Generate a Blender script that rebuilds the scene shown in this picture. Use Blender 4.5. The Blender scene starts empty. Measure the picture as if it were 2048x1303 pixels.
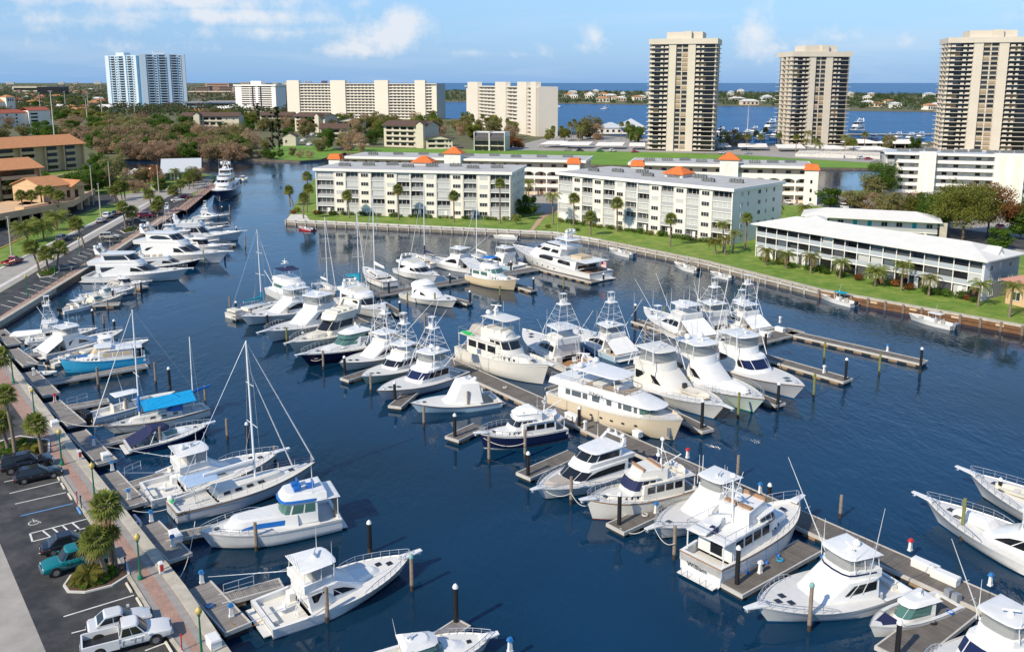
import bpy, math, random
import numpy as np
from mathutils import Vector, Matrix
R = math.radians
random.seed(7)
SC = bpy.context.scene
COL = SC.collection
# ---------------------------------------------------------------- camera
CAM_H = 42.0; FPX = 1780.0; TILT = math.atan(.19); PY = 165 + FPX*.19
cam_d = bpy.data.cameras.new('camera'); cam = bpy.data.objects.new('camera', cam_d); COL.objects.link(cam)
cam.location = (0, 0, CAM_H); cam.rotation_euler = (math.pi/2 - TILT, 0, 0)
cam_d.sensor_width = 36; cam_d.lens = 36*FPX/2048; cam_d.shift_y = (PY - 651.5)/2048
cam_d.clip_start = 1; cam_d.clip_end = 120000
SC.camera = cam
# ---------------------------------------------------------------- sky
SUN_AZ = R(45); SUN_EL = R(38)        # shadows fall towards SUN_AZ (from +Y to +X)
w = bpy.data.worlds.new('World'); SC.world = w; w.use_nodes = True
nt = w.node_tree; N = nt.nodes; N.clear(); LK = nt.links.new
def nd(t, **k):
    n = N.new(t)
    for a, b in k.items(): setattr(n, a, b)
    return n
out = nd('ShaderNodeOutputWorld'); bg = nd('ShaderNodeBackground'); LK(bg.outputs[0], out.inputs[0])
sky = nd('ShaderNodeTexSky', sky_type='NISHITA', sun_disc=False)
sky.sun_elevation = SUN_EL; sky.sun_rotation = SUN_AZ + math.pi
sky.altitude = 40; sky.air_density = 1.0; sky.dust_density = 0.15; sky.ozone_density = 3.0
bg.inputs[1].default_value = 0.15
gam = nd('ShaderNodeGamma'); gam.inputs[1].default_value = 1.0
tint = nd('ShaderNodeMix', data_type='RGBA', blend_type='MULTIPLY'); tint.inputs[0].default_value = 1
tint.inputs[7].default_value = (.74, .79, .84, 1)
LK(sky.outputs[0], tint.inputs[6])
# clouds: noise on a cloud layer (direction / height), drawn thinner near the horizon
tc = nd('ShaderNodeTexCoord'); sep = nd('ShaderNodeSeparateXYZ'); LK(tc.outputs['Generated'], sep.inputs[0])
def mth(op, a, b=None, c=None, clamp=False):
    n = nd('ShaderNodeMath', operation=op, use_clamp=clamp)
    for i, v in enumerate((a, b, c)):
        if v is None: continue
        if isinstance(v, (int, float)): n.inputs[i].default_value = v
        else: LK(v, n.inputs[i])
    return n.outputs[0]
zz = mth('MAXIMUM', sep.outputs[2], 0.0); den = mth('ADD', zz, .08)
cx = mth('DIVIDE', sep.outputs[0], den); cy = mth('DIVIDE', sep.outputs[1], den)
comb = nd('ShaderNodeCombineXYZ'); LK(cx, comb.inputs[0]); LK(cy, comb.inputs[1])
nz = nd('ShaderNodeTexNoise'); nz.inputs['Scale'].default_value = .42; nz.inputs['Detail'].default_value = 9; nz.inputs['Roughness'].default_value = .58; nz.inputs['Distortion'].default_value = .5
LK(comb.outputs[0], nz.inputs['Vector'])
rampA = nd('ShaderNodeMapRange', clamp=True); rampA.inputs[1].default_value = .52; rampA.inputs[2].default_value = .85; rampA.inputs[3].default_value = 0; rampA.inputs[4].default_value = .32
LK(nz.outputs[0], rampA.inputs[0])
# cumulus heads standing low over the horizon: round puffs broken up by fine noise
az = mth('ARCTAN2', sep.outputs[0], sep.outputs[1])
comb2 = nd('ShaderNodeCombineXYZ'); LK(az, comb2.inputs[0]); LK(sep.outputs[2], comb2.inputs[1])
nf = nd('ShaderNodeTexNoise'); nf.inputs['Scale'].default_value = 26; nf.inputs['Detail'].default_value = 9; nf.inputs['Roughness'].default_value = .66
LK(comb2.outputs[0], nf.inputs['Vector'])
puffs = [(-.138, .050, .046, .020, 1.0), (-.17, .036, .05, .012, .85), (-.122, .064, .026, .018, 1.0), (.090, .046, .022, .020, .66), (.078, .038, .02, .01, .6), (.034, .036, .018, .014, .52), (.0, .030, .05, .008, .5),
         (.262, .052, .026, .030, .85), (.285, .036, .05, .016, .7), (.34, .045, .05, .012, .55), (.41, .04, .016, .012, .6), (.52, .07, .03, .02, .6), (-.36, .083, .20, .014, .85), (-.30, .068, .12, .011, .85), (-.46, .060, .16, .016, .62), (-.24, .052, .22, .012, .6), (-.52, .098, .14, .012, .9), (-.42, .036, .20, .012, .5), (-.455, .04, .016, .016, .5),
         (-.05, .032, .06, .007, .5), (.9, .08, .06, .03, .8), (-1.1, .06, .07, .025, .8), (2.3, .08, .1, .03, .7), (-2.2, .07, .09, .025, .7)]
acc = None
for (a0, e0, ra, re, st) in puffs:
    mp = nd('ShaderNodeMapping'); mp.inputs['Location'].default_value = (-a0/ra, -e0/re, 0); mp.inputs['Scale'].default_value = (1/ra, 1/re, 1); LK(comb2.outputs[0], mp.inputs[0])
    ln = nd('ShaderNodeVectorMath', operation='LENGTH'); LK(mp.outputs[0], ln.inputs[0])
    g1 = mth('MULTIPLY_ADD', ln.outputs['Value'], -.5*st, st, clamp=True)
    acc = g1 if acc is None else mth('MAXIMUM', acc, g1)
pf = mth('ADD', acc, mth('MULTIPLY', mth('SUBTRACT', nf.outputs[0], .5), 1.5))
rampB = nd('ShaderNodeMapRange', clamp=True); rampB.inputs[1].default_value = .38; rampB.inputs[2].default_value = .80; rampB.inputs[3].default_value = 0; rampB.inputs[4].default_value = .8
LK(pf, rampB.inputs[0])
cumu = mth('MULTIPLY', rampB.outputs[0], mth('MULTIPLY', acc, 1.6, clamp=True), clamp=True)
mask = mth('MAXIMUM', rampA.outputs[0], cumu)
cm = nd('ShaderNodeMix', data_type='RGBA'); LK(mask, cm.inputs[0]); hz = nd('ShaderNodeMix', data_type='RGBA'); hz.inputs[7].default_value = (.86, 1.86, 3.5, 1); LK(tint.outputs[2], hz.inputs[6]); LK(mth('MULTIPLY', mth('POWER', 2.718, mth('MULTIPLY', zz, -4.5)), .92), hz.inputs[0]); LK(hz.outputs[2], cm.inputs[6]); cm.inputs[7].default_value = (3.9, 4.0, 4.2, 1)
LK(cm.outputs[2], bg.inputs[0])
# ---------------------------------------------------------------- sun and exposure
sd = bpy.data.lights.new('sun', 'SUN'); sd.energy = 3.4; sd.angle = R(.5); sd.color = (1, .88, .69)
so = bpy.data.objects.new('sun', sd); COL.objects.link(so)
dirv = Vector((math.sin(SUN_AZ)*math.cos(SUN_EL), math.cos(SUN_AZ)*math.cos(SUN_EL), -math.sin(SUN_EL)))
so.rotation_euler = dirv.to_track_quat('-Z', 'Y').to_euler()
SC.view_settings.view_transform = 'Standard'; SC.view_settings.look = 'None'; SC.view_settings.exposure = .56; SC.view_settings.gamma = 1
SC.cycles.max_bounces = 5; SC.cycles.diffuse_bounces = 2; SC.cycles.glossy_bounces = 3; SC.cycles.transmission_bounces = 2; SC.cycles.transparent_max_bounces = 6
SC.cycles.use_denoising = True
SC.cycles.caustics_reflective = False; SC.cycles.caustics_refractive = False
SC.cycles.sample_clamp_indirect = 4
def lerp(a, b, t): return a + (b - a)*t
# ---------------------------------------------------------------- surveying: where a sight line meets the height z
def G(x, y, z=0.0):
    a = (x - 1024)/FPX; b = -(y - PY)/FPX; c, s = math.cos(TILT), math.sin(TILT)
    d = Vector((a, c + b*s, -s + b*c)); t = (z - CAM_H)/d.z
    return Vector((d.x*t, d.y*t, z))
def PX(p):
    v = Vector(p) - Vector((0, 0, CAM_H)); c, s = math.cos(TILT), math.sin(TILT)
    d = v.y*c - v.z*s; u = v.y*s + v.z*c
    return 1024 + FPX*v.x/d, PY - FPX*u/d
# ---------------------------------------------------------------- mesh builder
class MB:
    def __init__(s): s.v = []; s.f = []; s.mi = []; s.cur = 0
    def add(s, vs, fs):
        o = len(s.v); s.v += [tuple(q) for q in vs]; s.f += [tuple(o + i for i in f) for f in fs]; s.mi += [s.cur]*len(fs); return s
    def mat(s, i): s.cur = i; return s
    def box(s, x0, x1, y0, y1, z0, z1):
        return s.hexa([(x0, y0, z0), (x1, y0, z0), (x1, y1, z0), (x0, y1, z0)], [(x0, y0, z1), (x1, y0, z1), (x1, y1, z1), (x0, y1, z1)])
    def hexa(s, b, t): return s.loft([b, t])
    def prism(s, poly, z0, z1): return s.loft([[(x, y, z0) for x, y in poly], [(x, y, z1) for x, y in poly]])
    def loft(s, rings, caps=True, closed=True):
        n = len(rings[0]); vs = [p for r in rings for p in r]; fs = []
        for k in range(len(rings) - 1):
            for i in range(n if closed else n - 1):
                j = (i + 1) % n; fs.append((k*n + i, k*n + j, (k + 1)*n + j, (k + 1)*n + i))
        if caps: fs.append(tuple(range(n - 1, -1, -1))); fs.append(tuple((len(rings) - 1)*n + i for i in range(n)))
        return s.add(vs, fs)
    def tube(s, a, b, r, n=5, r2=None):
        a = Vector(a); b = Vector(b); d = b - a
        if d.length < 1e-6: return s
        d.normalize(); u = d.orthogonal().normalized(); w_ = d.cross(u); r2 = r if r2 is None else r2
        cs = [(math.cos(2*math.pi*i/n), math.sin(2*math.pi*i/n)) for i in range(n)]
        return s.loft([[a + (u*c + w_*q)*r for c, q in cs], [b + (u*c + w_*q)*r2 for c, q in cs]])
    def path(s, pts, r, n=5):
        for a, b in zip(pts, pts[1:]): s.tube(a, b, r, n)
        return s
    def lathe(s, c, prof, n=10):
        c = Vector(c)
        return s.loft([[c + Vector((r*math.cos(2*math.pi*i/n), r*math.sin(2*math.pi*i/n), z)) for i in range(n)] for r, z in prof])
    def ball(s, c, r, n=8, sz=1.0, m=5):
        return s.lathe(c, [(max(.02, r*math.sin(math.pi*i/m)), -r*sz*math.cos(math.pi*i/m)) for i in range(m + 1)], n)
    def mesh(s, name, mats, smooth=None):
        me = bpy.data.meshes.new(name); me.from_pydata(s.v, [], s.f)
        if not isinstance(mats, (list, tuple)): mats = [mats]
        for m in mats: me.materials.append(m)
        if len(mats) > 1: me.polygons.foreach_set('material_index', s.mi)
        if smooth:
            me.polygons.foreach_set('use_smooth', [True]*len(me.polygons)); me.set_sharp_from_angle(angle=R(smooth))
        me.update(); return me
    def build(s, name, mats, parent=None, smooth=None):
        return link(name, s.mesh(name, mats, smooth), parent)
def link(name, data, parent=None, loc=None, rz=None):
    o = bpy.data.objects.new(name, data); COL.objects.link(o)
    if parent is not None: o.parent = parent
    if loc is not None: o.location = loc
    if rz is not None: o.rotation_euler = (0, 0, rz)
    return o
def tag(o, label, cat=None, group=None, kind=None):
    if label: o['label'] = label
    if cat: o['category'] = cat
    if group: o['group'] = group
    if kind: o['kind'] = kind
    return o
def thing(name, label, cat, loc=(0, 0, 0), rz=0, group=None): return tag(link(name, None, None, loc, rz), label, cat, group)
def cptree(o, parent=None):
    c = o.copy(); COL.objects.link(c); c.parent = parent
    for ch in o.children: cptree(ch, c)
    return c
def flat(name, pts, z, m, kind='structure', th=None, parent=None):
    """ground sheet from a list of world xy; th gives it a side wall down to th"""
    from mathutils.geometry import tessellate_polygon
    P = [Vector((p[0], p[1], z)) for p in pts]
    tris = tessellate_polygon([P]); mb = MB(); fs = []
    for t in tris:
        a, b, c = [P[i] for i in t]
        fs.append(tuple(t) if (b - a).cross(c - a).z > 0 else tuple(reversed(t)))
    mb.add(P, fs)
    if th is not None:
        n = len(P); area = sum(P[i].x*P[(i+1) % n].y - P[(i+1) % n].x*P[i].y for i in range(n)); vs = P + [Vector((p.x, p.y, th)) for p in P]
        mb.cur = 1 if isinstance(m, list) else 0
        mb.add(vs, [((i, i + n, (i+1) % n + n, (i+1) % n) if area > 0 else (i, (i+1) % n, (i+1) % n + n, i + n)) for i in range(n)])
    o = mb.build(name, m, parent)
    if kind and parent is None: o['kind'] = kind
    return o
def ORD(n):
    return ['first', 'second', 'third', 'fourth', 'fifth', 'sixth', 'seventh', 'eighth', 'ninth', 'tenth', 'eleventh', 'twelfth'][n] if n < 12 else '%d%s' % (n+1, {1: 'st', 2: 'nd', 3: 'rd'}.get((n+1) % 10 if not 10 < (n+1) % 100 < 14 else 0, 'th'))
# ---------------------------------------------------------------- materials
MATS = {}
def mat(name, rgb, rough=.5, metal=0., var=0., scale=3., bump=0., bscale=None, spec=None, coat=0., rnd=0., coord='Object', dark=None, tr=0.):
    if name in MATS: return MATS[name]
    m = bpy.data.materials.new(name); m.use_nodes = True; t = m.node_tree; L_ = t.links.new
    b = t.nodes['Principled BSDF']; b.inputs['Base Color'].default_value = (*rgb, 1); b.inputs['Roughness'].default_value = rough; b.inputs['Metallic'].default_value = metal
    if spec is not None: b.inputs['Specular IOR Level'].default_value = spec
    if coat: b.inputs['Coat Weight'].default_value = coat; b.inputs['Coat Roughness'].default_value = .05
    if var or bump or rnd:
        c = t.nodes.new('ShaderNodeTexCoord'); n = t.nodes.new('ShaderNodeTexNoise'); n.inputs['Scale'].default_value = scale; n.inputs['Detail'].default_value = 5; n.inputs['Roughness'].default_value = .65
        L_(c.outputs[coord], n.inputs['Vector'])
        if var or rnd:
            mr = t.nodes.new('ShaderNodeMapRange'); mr.inputs[1].default_value = .3; mr.inputs[2].default_value = .7; mr.inputs[3].default_value = 1 - var; mr.inputs[4].default_value = 1 + var
            L_(n.outputs[0], mr.inputs[0]); src = mr.outputs[0]
            if rnd:
                oi = t.nodes.new('ShaderNodeObjectInfo'); m2 = t.nodes.new('ShaderNodeMapRange'); m2.inputs[3].default_value = 1 - rnd; m2.inputs[4].default_value = 1 + rnd
                L_(oi.outputs['Random'], m2.inputs[0]); mm = t.nodes.new('ShaderNodeMath'); mm.operation = 'MULTIPLY'; L_(src, mm.inputs[0]); L_(m2.outputs[0], mm.inputs[1]); src = mm.outputs[0]
            if dark:
                mx = t.nodes.new('ShaderNodeMix'); mx.data_type = 'RGBA'; L_(n.outputs[0], mx.inputs[0]); mx.inputs[6].default_value = (*rgb, 1); mx.inputs[7].default_value = (*dark, 1)
                sh = t.nodes.new('ShaderNodeMapRange'); sh.inputs[1].default_value = .38; sh.inputs[2].default_value = .62; L_(n.outputs[0], sh.inputs[0]); L_(sh.outputs[0], mx.inputs[0])
            mv = t.nodes.new('ShaderNodeMix'); mv.data_type = 'RGBA'; mv.blend_type = 'MULTIPLY'; mv.inputs[0].default_value = 1; mv.inputs[6].default_value = (*rgb, 1)
            if dark: L_(mx.outputs[2], mv.inputs[6])
            L_(src, mv.inputs[7]); L_(mv.outputs[2], b.inputs['Base Color'])
        if bump:
            n2 = n
            if bscale: n2 = t.nodes.new('ShaderNodeTexNoise'); n2.inputs['Scale'].default_value = bscale; n2.inputs['Detail'].default_value = 4; L_(c.outputs[coord], n2.inputs['Vector'])
            bp = t.nodes.new('ShaderNodeBump'); bp.inputs['Strength'].default_value = bump; bp.inputs['Distance'].default_value = .05; L_(n2.outputs[0], bp.inputs['Height']); L_(bp.outputs[0], b.inputs['Normal'])
    MATS[name] = m; return m
def brickmat(name, c1, c2, mortar, bw, bh, ms=.01, rough=.8, rot=0., offset=.5, var=.12, bump=.3, coord='Object', rotx=0.):
    m = bpy.data.materials.new(name); m.use_nodes = True; t = m.node_tree; L_ = t.links.new; b = t.nodes['Principled BSDF']; b.inputs['Roughness'].default_value = rough
    c = t.nodes.new('ShaderNodeTexCoord'); mp = t.nodes.new('ShaderNodeMapping'); mp.inputs['Rotation'].default_value = (rotx, 0, rot); L_(c.outputs[coord], mp.inputs[0])
    k = t.nodes.new('ShaderNodeTexBrick'); k.inputs['Scale'].default_value = 1; k.inputs['Brick Width'].default_value = bw; k.inputs['Row Height'].default_value = bh; k.inputs['Mortar Size'].default_value = ms; k.offset = offset
    k.inputs['Color1'].default_value = (*c1, 1); k.inputs['Color2'].default_value = (*c2, 1); k.inputs['Mortar'].default_value = (*mortar, 1); L_(mp.outputs[0], k.inputs['Vector'])
    n = t.nodes.new('ShaderNodeTexNoise'); n.inputs['Scale'].default_value = .8; n.inputs['Detail'].default_value = 6; L_(c.outputs[coord], n.inputs['Vector'])
    mr = t.nodes.new('ShaderNodeMapRange'); mr.inputs[1].default_value = .3; mr.inputs[2].default_value = .7; mr.inputs[3].default_value = 1 - var; mr.inputs[4].default_value = 1 + var; L_(n.outputs[0], mr.inputs[0])
    mv = t.nodes.new('ShaderNodeMix'); mv.data_type = 'RGBA'; mv.blend_type = 'MULTIPLY'; mv.inputs[0].default_value = 1; L_(k.outputs[0], mv.inputs[6]); L_(mr.outputs[0], mv.inputs[7]); L_(mv.outputs[2], b.inputs['Base Color'])
    bp = t.nodes.new('ShaderNodeBump'); bp.inputs['Strength'].default_value = bump; bp.inputs['Distance'].default_value = .02; bp.invert = True; L_(k.outputs['Fac'], bp.inputs['Height']); L_(bp.outputs[0], b.inputs['Normal'])
    MATS[name] = m; return m
WH = mat('white_gelcoat', (.75, .75, .73), .28, var=.07, scale=1.3, coat=.25, rnd=.05)
OW = mat('off_white_gelcoat', (.71, .69, .63), .32, var=.04, scale=.7, coat=.2)
CR = mat('cream_gelcoat', (.74, .69, .57), .32, var=.05, scale=.7, coat=.2)
DK = mat('nonskid_deck', (.66, .655, .63), .6, var=.06, scale=2)
CV = mat('white_canvas', (.78, .78, .76), .8, var=.05, scale=2, bump=.3, bscale=4)
NV = mat('navy_gelcoat', (.010, .016, .06), .15, coat=.5)
NVC = mat('navy_canvas', (.012, .018, .07), .8, var=.15, scale=3)
BK = mat('black_hull', (.012, .012, .016), .2, coat=.4)
PUR = mat('aubergine_gelcoat', (.02, .012, .05), .2, coat=.4)
LB = mat('pale_blue_gelcoat', (.40, .56, .68), .25, coat=.3)
SB = mat('bright_blue_paint', (.035, .34, .60), .35, var=.06)
GRH = mat('grey_gelcoat', (.52, .54, .57), .25, coat=.3)
PG = mat('pale_green_gelcoat', (.60, .70, .64), .25, coat=.3)
YG = mat('pale_yellow_gelcoat', (.66, .66, .48), .3, coat=.3)
TAN = mat('tan_gelcoat', (.62, .51, .34), .3, var=.04, coat=.3)
CRH = mat('sand_gelcoat', (.66, .57, .42), .3, var=.03, coat=.3)
BTB = mat('blue_bottom_paint', (.02, .14, .36), .6); BTK = mat('black_bottom_paint', (.015, .017, .02), .6); BTG = mat('green_bottom_paint', (.02, .28, .2), .6); BTR = mat('red_bottom_paint', (.2, .03, .02), .6)
GL = mat('tinted_glass', (.012, .014, .018), .06, spec=.7); GG = mat('green_tinted_glass', (.07, .16, .14), .06, spec=.7); GLB = mat('grey_glass', (.10, .12, .14), .08, spec=.6)
CLR = mat('clear_vinyl_enclosure', (.30, .32, .32), .1, spec=.6); CLR.node_tree.nodes['Principled BSDF'].inputs['Alpha'].default_value = .5
TEAK = mat('teak', (.33, .19, .10), .6, var=.15, scale=4); ST = mat('stainless_rail', (.72, .73, .74), .25, .8); ALW = mat('white_aluminium', (.78, .79, .79), .35)
BLKP = mat('black_plastic', (.02, .02, .022), .4); RED = mat('red_paint', (.5, .03, .03), .4); TEAL = mat('teal_canvas', (.0, .30, .40), .8, var=.1); CB = mat('bright_blue_canvas', (.01, .16, .50), .8, var=.12, bump=.3, bscale=3); SBC = mat('pale_blue_canvas', (.34, .46, .62), .8, var=.06); CYC = mat('cyan_canvas', (.0, .33, .66), .8, var=.1, bump=.3, bscale=3)
TAU = mat('taupe_canvas', (.40, .36, .32), .85, var=.1, bump=.4, bscale=3); BUF = mat('buff_upholstery', (.55, .44, .30), .7); GRN = mat('green_kayak', (.02, .45, .10), .4); BLF = mat('blue_vinyl', (.01, .12, .42), .35); ROPE = mat('rope', (.62, .60, .54), .9)
# ---------------------------------------------------------------- ground materials
def water_mat(name='harbour_water', c1=(.003, .016, .029), c2=(.004, .042, .105), bst=.0, rough=.05):
    m = bpy.data.materials.new(name); m.use_nodes = True; t = m.node_tree; L_ = t.links.new; b = t.nodes['Principled BSDF']
    b.inputs['Roughness'].default_value = rough; b.inputs['IOR'].default_value = 1.333
    c = t.nodes.new('ShaderNodeTexCoord')
    def nz(sc, det, st=(1, 1, 1), rot=0, dist=0):
        mp = t.nodes.new('ShaderNodeMapping'); mp.inputs['Scale'].default_value = st; mp.inputs['Rotation'].default_value = (0, 0, rot); L_(c.outputs['Object'], mp.inputs[0])
        n = t.nodes.new('ShaderNodeTexNoise'); n.inputs['Scale'].default_value = sc; n.inputs['Detail'].default_value = det; n.inputs['Roughness'].default_value = .55; n.inputs['Distortion'].default_value = dist; L_(mp.outputs[0], n.inputs['Vector']); return n.outputs[0]
    big = nz(.012, 3); mx = t.nodes.new('ShaderNodeMix'); mx.data_type = 'RGBA'; mx.inputs[6].default_value = (*c1, 1); mx.inputs[7].default_value = (*c2, 1)
    if bst: b.inputs['IOR'].default_value = 1.05
    mr = t.nodes.new('ShaderNodeMapRange'); mr.inputs[1].default_value = .35; mr.inputs[2].default_value = .65; L_(big, mr.inputs[0]); L_(mr.outputs[0], mx.inputs[0]); L_(mx.outputs[2], b.inputs['Base Color'])
    r1 = nz(1.5, 3, (1, .45, 1), .6, .3); r2 = nz(.35, 2, (1, .5, 1), .75, .2); patch = nz(.03, 2)
    ad = t.nodes.new('ShaderNodeMath'); ad.operation = 'MULTIPLY_ADD'; L_(r2, ad.inputs[0]); ad.inputs[1].default_value = 1.6; L_(r1, ad.inputs[2])
    bp = t.nodes.new('ShaderNodeBump'); bp.inputs['Distance'].default_value = .12; L_(ad.outputs[0], bp.inputs['Height'])
    ms = t.nodes.new('ShaderNodeMapRange'); ms.inputs[1].default_value = .4; ms.inputs[2].default_value = .62; ms.inputs[3].default_value = .14 + bst; ms.inputs[4].default_value = .6 + bst; L_(patch, ms.inputs[0]); L_(ms.outputs[0], bp.inputs['Strength'])
    L_(bp.outputs[0], b.inputs['Normal']); return m
WATER = water_mat()
GRASS = mat('lawn', (.12, .24, .018), .9, var=.28, scale=.35, bump=.6, bscale=5, dark=(.19, .24, .04), coord='Object')
GOLF = mat('fairway', (.12, .27, .015), .9, var=.12, scale=.05, dark=(.16, .27, .03))
SCRUB = mat('scrub_ground', (.15, .12, .07), .95, var=.3, scale=.05, dark=(.09, .12, .035))
ASPH = mat('asphalt', (.036, .037, .041), .85, var=.3, scale=.45, bump=.3, bscale=30, dark=(.062, .061, .06))
ROADC = mat('old_concrete_road', (.36, .335, .30), .9, var=.16, scale=.5, bump=.3, bscale=20)
PAVE = mat('pale_paving', (.34, .32, .29), .9, var=.12, scale=.4)
CONC = mat('weathered_concrete', (.46, .42, .34), .9, var=.2, scale=.8, bump=.3, bscale=8)
CONW = mat('white_concrete', (.62, .60, .55), .85, var=.12, scale=.6)
QW = mat('quay_wall', (.13, .11, .085), .9, var=.35, scale=.5)
BRK = brickmat('paver_bricks', (.42, .25, .19), (.33, .19, .15), (.33, .27, .22), .22, .11, .008, .85, rot=.9, var=.14)
PWHITE = mat('road_paint_white', (.70, .69, .64), .7, var=.18, scale=2); PBLUE = mat('road_paint_blue', (.12, .32, .62), .7, var=.15, scale=2); PYEL = mat('road_paint_yellow', (.55, .36, .06), .7, var=.15, scale=2)
MULCH = mat('mulch', (.09, .05, .03), .95, var=.3, scale=3)
def gp(pts, z=1.3): return [G(x, y, z).to_2d() for x, y in pts]
V2 = lambda *p: [Vector(q) for q in p]
# ---------------------------------------------------------------- water and land
wm = MB(); S = 70000
wm.add([(-9000, -300, 0), (9000, -300, 0), (9000, 600, 0), (-9000, 600, 0)], [(0, 1, 2, 3)]); tag(wm.build('water_harbour', WATER), None, kind='structure')
wm = MB(); wm.add([(-S, 600, 0), (S, 600, 0), (S, S, 0), (-S, S, 0)], [(0, 1, 2, 3)]); tag(wm.build('water_open', water_mat('open_water', (.002, .065, .20), (.004, .085, .24), .55, .25)), None, kind='structure')
left = gp([(600, 1530), (460, 1302), (371, 1173), (266, 1039), (156, 900), (26, 727)]) + V2((-88, 145), (-91.9, 174.9), (-97.8, 218.4), (-120.9, 355)) + gp([(432, 352), (400, 346), (330, 352), (240, 336), (180, 330)]) + V2((-700, 450), (-700, 20), (-40, 20))
flat('ground_marina', left, 1.3, [GRASS, QW], th=-2)
north = V2((-9000, 470)) + gp([(-300, 322), (180, 323), (276, 317), (360, 317), (520, 319), (600, 322), (640, 319), (690, 305)], 1.0) + V2((45, 450), (172, 434), (249, 412), (900, 380), (1500, 500)) + gp([(2250, 300), (1850, 283), (1690, 288), (1540, 286), (1440, 288), (1280, 276), (1130, 263), (1000, 262), (935, 240), (890, 237), (860, 225), (760, 206), (660, 190), (600, 182), (520, 176)], 1.0) + V2((-9000, 45000), (-60000, 60000), (-60000, 9000))
flat('ground_mainland', north, 1.0, [SCRUB, QW], th=-2)
isl = V2((-700, 4200)) + gp([(700, 195), (890, 203), (1090, 206), (1290, 209), (1560, 213), (1700, 221), (1860, 223), (2400, 243)], 1.0) + V2((1900, 1500), (2300, 2600)) + gp([(2040, 191), (1560, 185), (1100, 181), (890, 180), (700, 176)], 1.0) + V2((-2500, 9000))
flat('ground_barrier_island', isl, 1.0, [SCRUB, QW], th=-2)
condo = gp([(572, 441), (1040, 463), (1105, 466), (1200, 482), (1400, 522), (1640, 582), (2048, 655), (2300, 705)]) + V2((220, 130), (420, 250), (400, 330), (140, 342), (122, 336), (30, 346), (-72, 362)) + gp([(640, 345), (612, 375), (590, 408)])
flat('ground_condo_island', condo, 1.3, [GRASS, QW], th=-2)
golf = V2((-101, 534), (45, 451), (172, 435), (249, 413), (600, 400), (640, 470), (250, 480), (170, 492), (60, 548), (-10, 552), (-100, 575))
flat('fairway', golf, 1.06, GOLF)
flat('lawn_far_bank', gp([(545, 318), (600, 321), (640, 318), (690, 305), (668, 296), (620, 290), (540, 292)], 1.06), 1.06, GOLF)
# ---------------------------------------------------------------- left shore paving
flat('parking_lot', gp([(150, 1500), (92, 1303), (0, 1086), (-90, 880)], 1.32) + gp([(-160, 735)], 1.32) + V2((-93, 137)) + gp([(20, 735), (100, 915), (174, 1026), (263, 1155), (305, 1223), (360, 1294), (500, 1500)], 1.32), 1.32, ASPH)
flat('street_near', gp([(-300, 1500), (-260, 1000), (-200, 860), (-90, 880), (0, 1086), (92, 1303), (180, 1500)], 1.33), 1.328, ROADC)
flat('street_upper', V2((-160, 60), (-115, 100)) + gp([(-60, 620), (138, 504), (300, 412), (345, 388), (330, 372), (193, 441), (95, 489), (0, 537), (-150, 610)], 1.33), 1.33, ROADC)
flat('street_lane', gp([(105, 489), (193, 446), (245, 418), (262, 424), (208, 452), (130, 500)], 1.335), 1.336, ASPH)
flat('parking_lot_upper', V2((-93, 137), (-100, 125)) + gp([(-60, 622), (138, 504), (300, 412), (352, 386), (385, 387), (362, 416), (300, 445), (147, 539), (0, 632)], 1.32), 1.324, ASPH)
flat('forecourt', gp([(194, 398), (300, 380), (425, 352), (420, 372), (385, 387), (345, 390), (300, 412), (262, 420), (230, 402)], 1.32), 1.322, PAVE)
flat('driveway', gp([(0, 495), (70, 462), (120, 446), (190, 415), (240, 405), (230, 385), (150, 395), (60, 430), (0, 450), (-200, 520), (-200, 590)], 1.33), 1.326, ASPH)
# brick promenade, its kerb strips and the concrete quay cap
flat('promenade', gp([(520, 1390), (460, 1302), (371, 1173), (266, 1039), (156, 900), (26, 727)]) + V2((-88.2, 145), (-92.1, 174.9), (-98, 218.4)) + gp([(362, 421), (352, 413), (300, 446), (147, 540), (60, 594), (0, 632), (-60, 670)], 1.36) + V2((-96, 137)) + gp([(-20, 745), (100, 915), (174, 1026), (263, 1155), (305, 1223), (360, 1294), (385, 1330)], 1.36), 1.352, BRK, th=1.3)
def strip(name, pts, w, z0, z1, m, side=1, parent=None):
    """a kerb or wall of width w along world points"""
    mb = MB(); P = [Vector(p).to_2d() for p in pts]; L1 = []; L2 = []
    for i, p in enumerate(P):
        a = P[max(0, i-1)]; b = P[min(len(P)-1, i+1)]; d = (b - a).normalized(); n = Vector((-d.y, d.x))*side
        L1.append(p); L2.append(p + n*w)
    for i in range(len(P)-1):
        q = [L1[i], L1[i+1], L2[i+1], L2[i]]
        mb.loft([[(*p, z0) for p in q], [(*p, z1) for p in q]])
    return mb.build(name, m, parent)
capL = gp([(520, 1390), (460, 1302), (371, 1173), (266, 1039), (156, 900), (26, 727)])+V2((-88, 145))
tag(strip('quay_cap', capL, .95, .5, 1.46, CONC, 1), 'weathered concrete quay edge along the brick promenade', kind='structure')
capU = V2((-88, 145.2), (-91.9, 174.9), (-97.8, 218.4), (-106, 268))
tag(strip('quay_cap_upper', capU, .85, .5, 1.46, CONC, 1), 'weathered concrete quay edge beside the upper berths', kind='structure')
tag(strip('kerb', gp([(385, 1330), (360, 1294), (305, 1223), (263, 1155), (174, 1026), (100, 915)]), .3, 1.3, 1.42, CONC, 1), None, kind='structure')
tag(strip('kerb_street', gp([(0, 540), (95, 492), (193, 444), (260, 412)]), .9, 1.3, 1.44, CONW, 1), None, kind='structure')
tag(strip('kerb_driveway', gp([(-60, 528), (0, 497), (70, 464), (118, 447)]), .35, 1.3, 1.46, PYEL, -1), None, kind='structure')
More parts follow.
